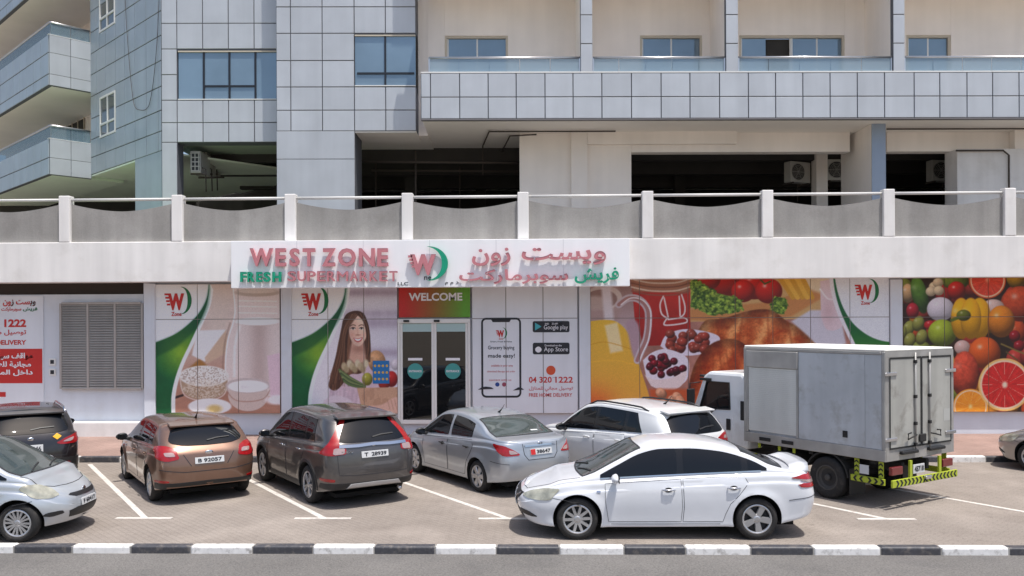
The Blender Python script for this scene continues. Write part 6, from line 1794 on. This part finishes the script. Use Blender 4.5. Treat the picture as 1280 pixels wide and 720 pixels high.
rt.location = gg - Matrix.Rotation(STALL, 3, 'Z') @ l; rt.rotation_euler = (0, 0, STALL)

# --- black SUV far left
qas = dict(name='black_suv', label='black SUV with yellow sticker on the tailgate at the left edge', cat='car', group='cars in the car park', paint=P_black,
    W=1.78, wb=2.63, fo=.87, ro=.83, r=.335, k=.30, wheels=[(5, 'double'), (5, 'double')], rl=.9, arch=.055,
    top=[(-2.145, 1.50), (-1.8, 1.55), (-1, 1.60), (-.2, 1.61), (.25, 1.56), (.7, 1.35), (1.05, 1.13), (1.25, 1.06), (1.75, .98), (2.0, .88), (2.185, .78)],
    belt=[(-2.145, 1.14), (-1.2, 1.08), (0, 1.01), (1.0, .96), (1.35, .94), (2.185, .72)],
    low=[(-2.145, .34), (-1.8, .27), (-1.3, .23), (1.3, .23), (2.185, .28)],
    xrear=[(.25, .16), (.45, .02), (.62, 0), (.95, .04), (1.10, .10), (1.32, .28), (1.5, .42), (1.7, .44)], xfront=[(.2, .1), (.5, .0), (.8, .08), (1.0, .28), (1.7, .3)],
    glass=(1.02, -.15, -1.65), panes=[(-.12, 1.02, 0), (-1.0, -.16, 0), (-1.42, -1.04, .2)], chrome=1,
    doors=[[(.84, .36), (.90, .7), (.90, .93), (-.14, 1.0), (-.16, .6), (-.14, .36)], [(-.17, .36), (-.19, .6), (-.17, 1.005), (-1.05, 1.06), (-1.14, .95), (-1.04, .78), (-.93, .62), (-.86, .48), (-.82, .36)]],
    handles=[(.06, .88), (-.92, .93)], cup=False, mirror=(.78, 1.0),
    screen=(.28, 1.12), rear_B=[(0, 1.12), (.50, 1.125), (.66, 1.16), (.68, 1.22), (.60, 1.47), (0, 1.49)], spoiler='lip', spoiler_z=1.52,
    lamps=[('tail_lamp', 'CB', [(66, 1.08), (52, 1.09), (38, 1.02), (27, .93), (32, .89), (48, .90), (60, .98)], M_redlamp), ('reverse_lamp', 'CB', [(47, 1.02), (39, .99), (33, .94), (42, .94)], M_clearlamp), ('fog_lamp', 'CB', [(32, .47), (40, .47), (40, .55), (32, .55)], M_redlamp),
           ('headlamp', 'CF', [(34, .74), (60, .76), (74, .92), (60, .90), (38, .82)], M_headlamp)],
    patches=[('bumper_trim', 'CB', [(-66, .36), (0, .34), (66, .36), (60, .62), (0, .64), (-60, .62)], M_trim, .009), ('yellow_sticker', 'B', [(-.46, .99), (-.38, 1.05), (-.46, 1.11), (-.54, 1.05)], mat('yellow_sticker', srgb(236, 170, 24), rough=.5), .012)],
    strips=[], seams=[([(-40, .90), (-36, .68), (36, .68), (40, .90)], 'CB', .010)],
    plate='F 38446', plate_z=.84, plate_w=.42, plate_h=.16, badge_z=1.03, antenna=None, rails=(-1.55, .2), rail_mat=M_chrome, flare=.02)
rt, B_ = make_car(qas); place(rt, qas, 95, 601, (-1, -1), STALL)

# --- silver hatchback in the left foreground
yar = dict(name='silver_hatchback', label='pale silver small hatchback nosing in at lower left, cut by the frame', cat='car', group='cars in the car park', paint=P_silver2,
    W=1.695, wb=2.46, fo=.68, ro=.60, r=.295, k=.32, wheels=[(8, 'double'), (8, 'double')], rl=.8, fl=.7, af=.75, nf=2.5,
    top=[(-1.83, 1.40), (-1.5, 1.46), (-.8, 1.52), (-.1, 1.53), (.25, 1.49), (.7, 1.28), (1.05, 1.08), (1.25, 1.01), (1.5, .945), (1.72, .85), (1.91, .70)],
    belt=[(-1.83, 1.05), (-1.2, 1.01), (0, .95), (.9, .91), (1.3, .88), (1.91, .60)],
    low=[(-1.83, .32), (-1.3, .22), (1.2, .2), (1.91, .22)],
    xrear=[(.2, .12), (.45, .0), (.9, .04), (1.05, .12), (1.4, .34), (1.6, .36)], xfront=[(.2, .10), (.4, .0), (.55, .02), (.72, .12), (.9, .32), (1.5, .35)],
    glass=(1.05, -.1, -1.35), panes=[(-.08, 1.05, 0), (-1.0, -.12, .0), (-1.25, -1.03, .1)],
    doors=[[(.78, .28), (.84, .6), (.84, .86), (-.09, .93), (-.11, .5), (-.09, .28)], [(-.12, .28), (-.14, .5), (-.12, .935), (-.95, .98), (-1.05, .86), (-.95, .68), (-.84, .52), (-.80, .40), (-.78, .28)]],
    handles=[(.05, .80), (-.85, .84)], mirror=(.78, .93), screen=(.30, 1.22), screen_mat=M_cglass2,
    rear_B=[(0, 1.05), (.5, 1.06), (.62, 1.10), (.54, 1.36), (0, 1.38)],
    lamps=[('headlamp', 'CF', [(36, .66), (46, .625), (60, .65), (74, .80), (70, .86), (56, .845), (42, .76)], M_headlamp), ('fog_recess', 'CF', [(34, .38), (46, .35), (54, .38), (50, .42), (36, .43)], M_trim), ('tail_lamp', 'CB', [(64, 1.0), (46, 1.02), (30, .96), (34, .8), (50, .78), (60, .9)], M_redlamp)],
    patches=[('grille', 'F', mirror1([(0, .585), (.28, .59), (.40, .63), (.36, .65), (0, .645)]), M_trim, .008), ('lower_grille', 'F', mirror1([(0, .29), (.42, .30), (.45, .40), (.30, .43), (0, .43)]), M_trim, .008)],
    seams=[([(1.22, .72), (1.46, .64), (1.60, .46), (1.66, .2), (1.67, 0), (1.66, -.2), (1.60, -.46), (1.46, -.64), (1.22, -.72)], 'T', .010), ([(62, .62), (80, .56)], 'CF', .008), ([(-62, .62), (-80, .56)], 'CF', .008)],
    strips=[], plate_f='F 60417', plate_fz=.49, badge_fz=.655, flare=.026)
rt, B_ = make_car(yar); place(rt, yar, 21, 679, (1, -1), YAW + R(2.0))

# --- beige car entering at the right edge
bei = dict(sedan); bei.update(name='beige_sedan', label='beige car of which only the nose shows at the right edge', paint=P_beige, spoiler=None, plate='D 20884', plate_f='20884', W=1.74)
rt, B_ = make_car(bei); place(rt, bei, 1290, 590, (1, 1), STALL)

# ------------------------------------------------------------------ box truck
def quad_prism(name, prof, y0, y1, m, parent, bev=.02): return prism(name, prof, y0, y1, m, parent, axis='y', bev=bev)
M_tw = mat('truck_white', srgb(226, 228, 230), rough=.35, coat=.6, var=.04, scale=2, coords='obj', grime=(*srgb(176, 168, 158), .35), gscale=2.5)
M_tg = mat('truck_grey_panel', srgb(184, 188, 193), rough=.42, metal=.2, var=.09, scale=1.6, coords='obj', streak=.14, grime=(*srgb(136, 132, 126), .55), gscale=2.4)
M_tframe = mat('truck_alu_frame', srgb(164, 162, 159), rough=.45, metal=.35, var=.12, scale=3, coords='obj', streak=.12)
M_tdoor = mat('truck_dirty_white', srgb(166, 165, 159), rough=.55, var=.08, scale=1.8, coords='obj', streak=.22, grime=(*srgb(112, 108, 100), .75), gscale=2.6)
M_troof = mat('truck_roof_white', srgb(226, 224, 218), rough=.6, var=.05, scale=2, coords='obj')
M_chass = mat('chassis_black', srgb(34, 33, 33), rough=.75, var=.15, scale=5, coords='obj')
M_hiv = mat('hi_vis_yellow', srgb(162, 174, 46), rough=.45)
M_shut = mat('roller_shutter', srgb(208, 208, 204), rough=.5, var=.05, scale=2, coords='obj', streak=.12)
M_cabgl = glass_mat('cab_glass', srgb(60, 62, 62), .4)
tk = tag(empty('box_truck', (0, 0, 0)), 'white cab delivery truck with grey box body and yellow chevron bumper', 'truck')
# local: x forward, rear axle at x=0
bx0, bx1, hwid, bz0, bz1 = -1.22, 1.95, 1.05, .84, 2.78
box('box_body', bx0 + .03, bx1 - .03, -hwid + .03, hwid - .03, bz0 + .02, bz1 - .03, M_tg, tk)
box('roof', bx0 + .002, bx1 - .002, -hwid + .002, hwid - .002, bz1 - .029, bz1 + .012, M_troof, tk, .015)
for sd in (-1, 1):
    yf = sd * hwid
    y_in, y_out = sorted((yf - sd * .028, yf))
    y_o2 = sorted((yf - sd * .028, yf + sd * .012))
    box('bottom_rail', bx0, bx1, *y_o2, bz0, bz0 + .20, M_tframe, tk, .008)
    box('top_rail', bx0 + .075, bx1 - .075, *y_o2, bz1 - .085, bz1 - .03, M_tframe, tk, .008)
    for x in (bx0, bx1 - .07): box('corner_post', x, x + .07, *y_o2, bz0 + .202, bz1 - .032, M_tframe, tk, .01)
    # panels of the side wall
    box('side_panel', bx0 + .40, bx1 - 1.35, y_in, y_out - sd * 0 if sd > 0 else y_out, bz0 + .205, bz1 - .09, M_tg, tk)
    box('side_panel', bx0 + .075, bx0 + .394, y_in, y_out, bz0 + .205, bz1 - .09, M_tg, tk)
    box('shutter_head', bx1 - 1.345, bx1 - .075, *sorted((yf - sd * .028, yf + sd * .03)), bz1 - .42, bz1 - .09, M_tframe, tk, .01)
    sh = box('shutter', bx1 - 1.30, bx1 - .12, *sorted((yf - sd * .03, yf - sd * .012)), bz0 + .24, bz1 - .425, M_shut, tk)
    bm = bmesh.new(); n = 34
    for k in range(n):
        z = bz0 + .24 + (bz1 - bz0 - .67) * (k + .5) / n; hz_ = (bz1 - bz0 - .67) / n * .42
        addbox(bm, bx1 - 1.30, bx1 - .12, *sorted((yf - sd * .012, yf + sd * .0)), z - hz_, z + hz_)
    o = meshobj('shutter_slats', bm_mesh(bm, 'slats'), M_shut, sh, -sh.location); o['kind'] = 'stuff'
    for x in (bx1 - 1.345, bx1 - .115): box('shutter_guide', x, x + .042, *sorted((yf - sd * .028, yf + sd * .014)), bz0 + .205, bz1 - .425, M_tframe, tk)
    for x in (bx1 - .55, bx1 - 1.1): box('side_marker', x - .14, x + .14, *sorted((yf + sd * .013, yf + sd * .03)), bz0 + .06, bz0 + .13, M_blackplastic, tk, .01)
    box('latch', bx0 + .75, bx0 + .85, *sorted((yf, yf + sd * .012)), bz0 + .34, bz0 + .46, M_chass, tk, .004)
# rear doors
box('rear_frame', bx0 - .0, bx0 + .029, -hwid + .002, hwid - .002, bz0 + .002, bz0 + .20, M_tframe, tk)
box('rear_frame', bx0 - .001, bx0 + .029, -hwid + .002, hwid - .002, bz1 - .13, bz1 - .03, M_tframe, tk)
for sd in (-1, 1): box('rear_frame', bx0 - .001, bx0 + .029, *sorted((sd * (hwid - .10), sd * (hwid - .002))), bz0 + .202, bz1 - .132, M_tframe, tk)
for sd in (-1, 1):
    y0, y1 = sorted((sd * .008, sd * (hwid - .105)))
    dr = box('rear_door', bx0 - .012, bx0 + .028, y0, y1, bz0 + .205, bz1 - .135, M_tdoor, tk, .006)
    dl = dr.location.copy()
    def ds(n, x0, x1, ya, yb, z0, z1, m, bev=0.0):
        ya, yb = sorted((ya, yb)); o = box(n, x0, x1, ya, yb, z0, z1, m, dr, bev); o.location = o.location - dl
    for ya in (sd * .008, sd * (hwid - .125)): ds('door_seal', bx0 - .018, bx0 - .0125, ya, ya + sd * .022, bz0 + .205, bz1 - .135, M_chass)
    ds('door_seal', bx0 - .0175, bx0 - .0125, sd * .031, sd * (hwid - .126), bz0 + .205, bz0 + .235, M_chass); ds('door_seal', bx0 - .0175, bx0 - .0125, sd * .031, sd * (hwid - .126), bz1 - .165, bz1 - .135, M_chass)
    o = tube('lock_bar', [(bx0 - .04, sd * .22, bz0 + .15), (bx0 - .04, sd * .22, bz0 + 1.0), (bx0 - .04, sd * .22, bz1 - .06)], .016, M_tframe, dr, 8); o.location = -dl
    for z in (bz0 + .25, bz0 + .62, bz0 + 1.1, bz1 - .22): ds('bar_bracket', bx0 - .062, bx0 - .013, sd * .19, sd * .25, z - .03, z + .03, M_chass, .006)
    o = tube('lock_handle', [(bx0 - .06, sd * .22, bz0 + .42), (bx0 - .075, sd * .34, bz0 + .40), (bx0 - .075, sd * .50, bz0 + .36), (bx0 - .075, sd * .50, bz0 + .46), (bx0 - .07, sd * .40, bz0 + .47)], .014, M_chass, dr, 7); o.location = -dl
    for z in (bz0 + .38, bz1 - .42): ds('hinge', bx0 - .035, bx0 - .0125, sd * (hwid - .30), sd * (hwid + .035), z - .03, z + .03, M_alu, .008)
    if sd < 0: ds('data_sticker', bx0 - .0145, bx0 - .0125, sd * .70, sd * .90, bz0 + .60, bz0 + .82, mat('sticker_grey', srgb(170, 170, 166), rough=.6))
box('lock_box', bx0 - .05, bx0 - .02, -.10, .10, bz0 + .28, bz0 + .42, M_chass, tk, .01)
for y in (-.42, .42): box('rubber_buffer', bx0 - .08, bx0 - .002, y - .24, y + .24, bz0 + .10, bz0 + .16, M_blackplastic, tk, .012)
# chassis
for y in (-.38, .38): box('chassis_rail', bx0 + .1, 3.2, y - .04, y + .04, .58, .76, M_chass, tk, .01)
for x in (-.9, -.3, .4, 1.0, 1.6): box('cross_member', x - .05, x + .05, -.95, .95, .762, .835, M_chass, tk)
def chevrons(parent, x0, x1, z0, z1, along, place_):
    """yellow bar with black arrow marks; place_(u, z, depth) -> local point"""
    n = max(3, int((x1 - x0) / .11)); bm = bmesh.new(); h = (z1 - z0)
    for k in range(n):
        u = x0 + (k + .15) * (x1 - x0) / n; w = .045; s = h * .38 * along(u)
        pts = [(u, z0 + .006), (u + w, z0 + .006), (u + w + s, (z0 + z1) / 2), (u + w, z1 - .006), (u, z1 - .006), (u + s, (z0 + z1) / 2)]
        f = [bm.verts.new(place_(a, b, .004)) for a, b in pts]; g2 = [bm.verts.new(place_(a, b, .0005)) for a, b in pts]
        bm.faces.new(f)
        for i in range(6): bm.faces.new((f[i], f[(i + 1) % 6], g2[(i + 1) % 6], g2[i]))
    return meshobj('chevrons', bm_mesh(bm, 'chev'), M_chass, parent)
rb = box('rear_bumper', bx0 - .10, bx0 - .06, -1.0, 1.0, .40, .53, M_hiv, tk, .006)
o = chevrons(rb, -.98, .96, .40, .53, lambda u: 1 if u < 0 else -1, lambda a, b, d: (bx0 - .10 - d, a, b)); o.location = -rb.location
box('tow_hook', bx0 - .16, bx0 - .105, -.09, .09, .47, .53, M_alu, tk, .01)
for y in (-.45, .45): 
    q = box('bumper_stay', bx0 - .095, bx0 - .06, y - .035, y + .035, .532, .83, M_hiv, tk)
for sd in (-1, 1):
    box('tail_lamp', bx0 - .05, bx0 + .02, *sorted((sd * .62, sd * .94)), .60, .74, mat('dark_red_lamp', srgb(110, 34, 32), rough=.3, coat=.5), tk, .01)
    gb = box('side_guard', bx0 + .05, -.50, *sorted((sd * .98, sd * 1.02)), .42, .53, M_hiv, tk, .006)
    o = chevrons(gb, bx0 + .07, -.54, .42, .53, lambda u: 1 if u > -.85 else -1, lambda a, b, d: (a, sd * (1.02 + d) if True else 0, b)); o.location = -gb.location
    for x in (bx0 + .14, -.60):
        v_ = box('guard_stay', x - .045, x + .045, *sorted((sd * .96, sd * .979)), .532, .82, M_hiv, tk)
        for k in range(3):
            z = .57 + .085 * k; o = prism('stay_mark', [(x - .04, z), (x, z + .03), (x + .04, z), (x + .04, z + .03), (x, z + .06), (x - .04, z + .03)], *sorted((sd * .9795, sd * .984)), M_chass, v_); o.location = -v_.location
    for x in (.75, 1.1, 1.6): box('reflector', x - .03, x + .03, *sorted((sd * .99, sd * 1.005)), .74, .83, M_hiv, tk)
    # wheels: double at the rear
    add_wheel(tk, 0, sd * .92, .385, .22, 'truck', sd); add_wheel(tk, 0, sd * .66, .385, .22, 'truck', sd)
    add_wheel(tk, 2.85, sd * .84, .385, .22, 'truck', sd)
    arch = [(.47 * math.cos(a), .40 + .47 * math.sin(a)) for a in np.linspace(.35, math.pi - .1, 16)]; arch2 = [(.44 * math.cos(a), .40 + .44 * math.sin(a)) for a in np.linspace(math.pi - .1, .35, 16)]
    prism('mudguard', [(x, min(z, .83)) for x, z in arch + arch2], *sorted((sd * .55, sd * 1.03)), M_chass, tk)
    box('mud_flap', -.50, -.485, *sorted((sd * .58, sd * 1.03)), .14, .62, M_blackplastic, tk)
plate(tk, (bx0 - .065, .18, .66), -R(90), '45718', .34, .16, False)
box('number_plate', -.86, -.68, 1.0, 1.008, .57, .73, M_plate, tk)
box('fuel_tank', .9, 1.7, -.92, -.45, .42, .74, M_chass, tk, .05, 2)
box('battery_box', .75, 1.3, .5, .95, .46, .74, M_chass, tk, .02)
tube('axle', [(0, -.6, .385), (0, .6, .385)], .08, M_chass, tk, 10); tube('axle', [(2.85, -.7, .385), (2.85, .7, .385)], .06, M_chass, tk, 10)
# cab (about 1.7 m wide, tilts forward over the front axle)
cw = .86
cabp = [(2.02, .62), (3.62, .58), (3.70, .95), (3.64, 1.28), (3.28, 2.10), (3.12, 2.20), (2.18, 2.20), (2.04, 2.06)]
cab = prism('cab', [(x, z) for x, z in cabp], -cw, cw, M_tw, tk, axis='y', bev=.07)
win_pts = [(2.50, 1.42), (2.9, 1.40), (3.06, 1.30), (3.40, 1.34), (3.17, 1.98), (2.52, 1.98)]
cut = prism('cutter', win_pts, -1.2, 1.2, M_chass)
cuts = [cut, prism('cutter', [(2.12, 1.10), (3.56, 1.10), (3.56, 1.25), (3.20, 2.12), (2.12, 2.12)], -cw + .07, cw - .07, M_chass), prism('cutter', [(3.2, 1.34), (4.0, 1.34), (4.0, 2.0), (3.0, 2.0)], -cw + .14, cw - .14, M_chass)]
cab.data.materials.append(M_chass)
for cut in cuts:
    cut.data.materials.clear(); cut.data.materials.append(M_tw); cut.data.materials.append(M_chass)
    cut.data.polygons.foreach_set('material_index', [1] * len(cut.data.polygons))
    md = cab.modifiers.new('b', 'BOOLEAN'); md.operation = 'DIFFERENCE'; md.object = cut; md.solver = 'EXACT'
nm = bpy.data.meshes.new_from_object(cab.evaluated_get(bpy.context.evaluated_depsgraph_get()))
cab.modifiers.clear(); cab.data = nm
for cut in cuts: bpy.data.objects.remove(cut)
box('seat', 2.50, 2.62, -.62, -.12, 1.30, 1.78, M_chass, cab, .04, 2); box('seat', 2.50, 2.62, .12, .62, 1.30, 1.78, M_chass, cab, .04, 2)
tube('steering_wheel', [(3.10 + .10 * math.sin(k * math.pi / 10), .40 + .2 * math.cos(k * math.pi / 10), 1.46 + .16 * math.sin(k * math.pi / 10)) for k in range(21)], .016, M_chass, cab, 6)
for sd in (-1, 1):
    ys = sorted((sd * (cw - .02), sd * (cw + .006)))
    dr = prism('door', [(2.44, .72), (3.30, .72), (3.50, 1.24), (3.05, 1.25), (2.9, 1.35), (2.44, 1.37)], *ys, M_tw, tk, bev=.006)
    wv = sorted((sd * (cw + .004), sd * (cw + .010)))
    prism('door_window', win_pts, *sorted((sd * (cw - .03), sd * (cw - .024))), M_cabgl, dr)
    bms = bmesh.new(); tube_bm(bms, [(a, sd * (cw + .004), b) for a, b in win_pts + win_pts[:1]], .016, 6); meshobj('window_seal', bm_mesh(bms, 'seal'), M_chass, dr)
    box('handle', 2.48, 2.60, *sorted((sd * (cw + .004), sd * (cw + .03))), .98, 1.22, M_blackplastic, dr, .012)
    box('side_vent', 2.10, 2.22, *sorted((sd * (cw - .01), sd * (cw + .012))), 1.22, 1.62, M_blackplastic, tk, .01)
    ma = tube('mirror_arm', [(3.36, sd * (cw - .02), 1.95), (3.52, sd * (cw + .16), 1.92), (3.52, sd * (cw + .18), 1.45)], .014, M_blackplastic, tk, 6)
    box('mirror', 3.46, 3.53, *sorted((sd * (cw + .06), sd * (cw + .26))), 1.42, 1.80, M_blackplastic, tk, .02, 2)
    box('visor', 3.02, 3.36, *sorted((sd * (cw + .003), sd * (cw + .035))), 1.99, 2.05, M_blackplastic, tk, .01)
prism('windscreen', [(3.665, 1.28), (3.33, 2.04), (3.345, 2.05), (3.685, 1.285)], -cw + .10, cw - .10, M_cabgl, tk)
box('sun_visor', 3.28, 3.42, -cw + .02, cw - .02, 2.06, 2.11, M_blackplastic, tk, .015)
box('front_bumper', 3.60, 3.80, -cw - .02, cw + .02, .36, .60, M_tw, tk, .04, 2)
box('grille', 3.705, 3.73, -.55, .55, .72, .98, M_blackplastic, tk, .01)
for sd in (-1, 1): box('headlamp', 3.69, 3.76, *sorted((sd * .52, sd * .80)), .66, .86, M_headlamp, tk, .02, 2)
prism('front_arch', [(2.85 + .47 * math.cos(a), .39 + .47 * math.sin(a)) for a in np.linspace(0, math.pi, 18)], -cw - .012, cw + .012, M_chass, tk)
# refrigeration unit above the cab
ru = box('refrigeration_unit', bx1 + .004, bx1 + .36, -.62, .62, 2.26, 2.74, M_tw, tk, .05, 3)
o = box('unit_grille', bx1 + .08, bx1 + .30, .621, .628, 2.34, 2.66, M_rimdark, ru); o.location = o.location - ru.location
TH = R(90 + 34.0)
g = on_ground(1033, 623)
tk.location = g - Matrix.Rotation(TH, 3, 'Z') @ Vector((0, 1.03, 0)); tk.rotation_euler = (0, 0, TH)
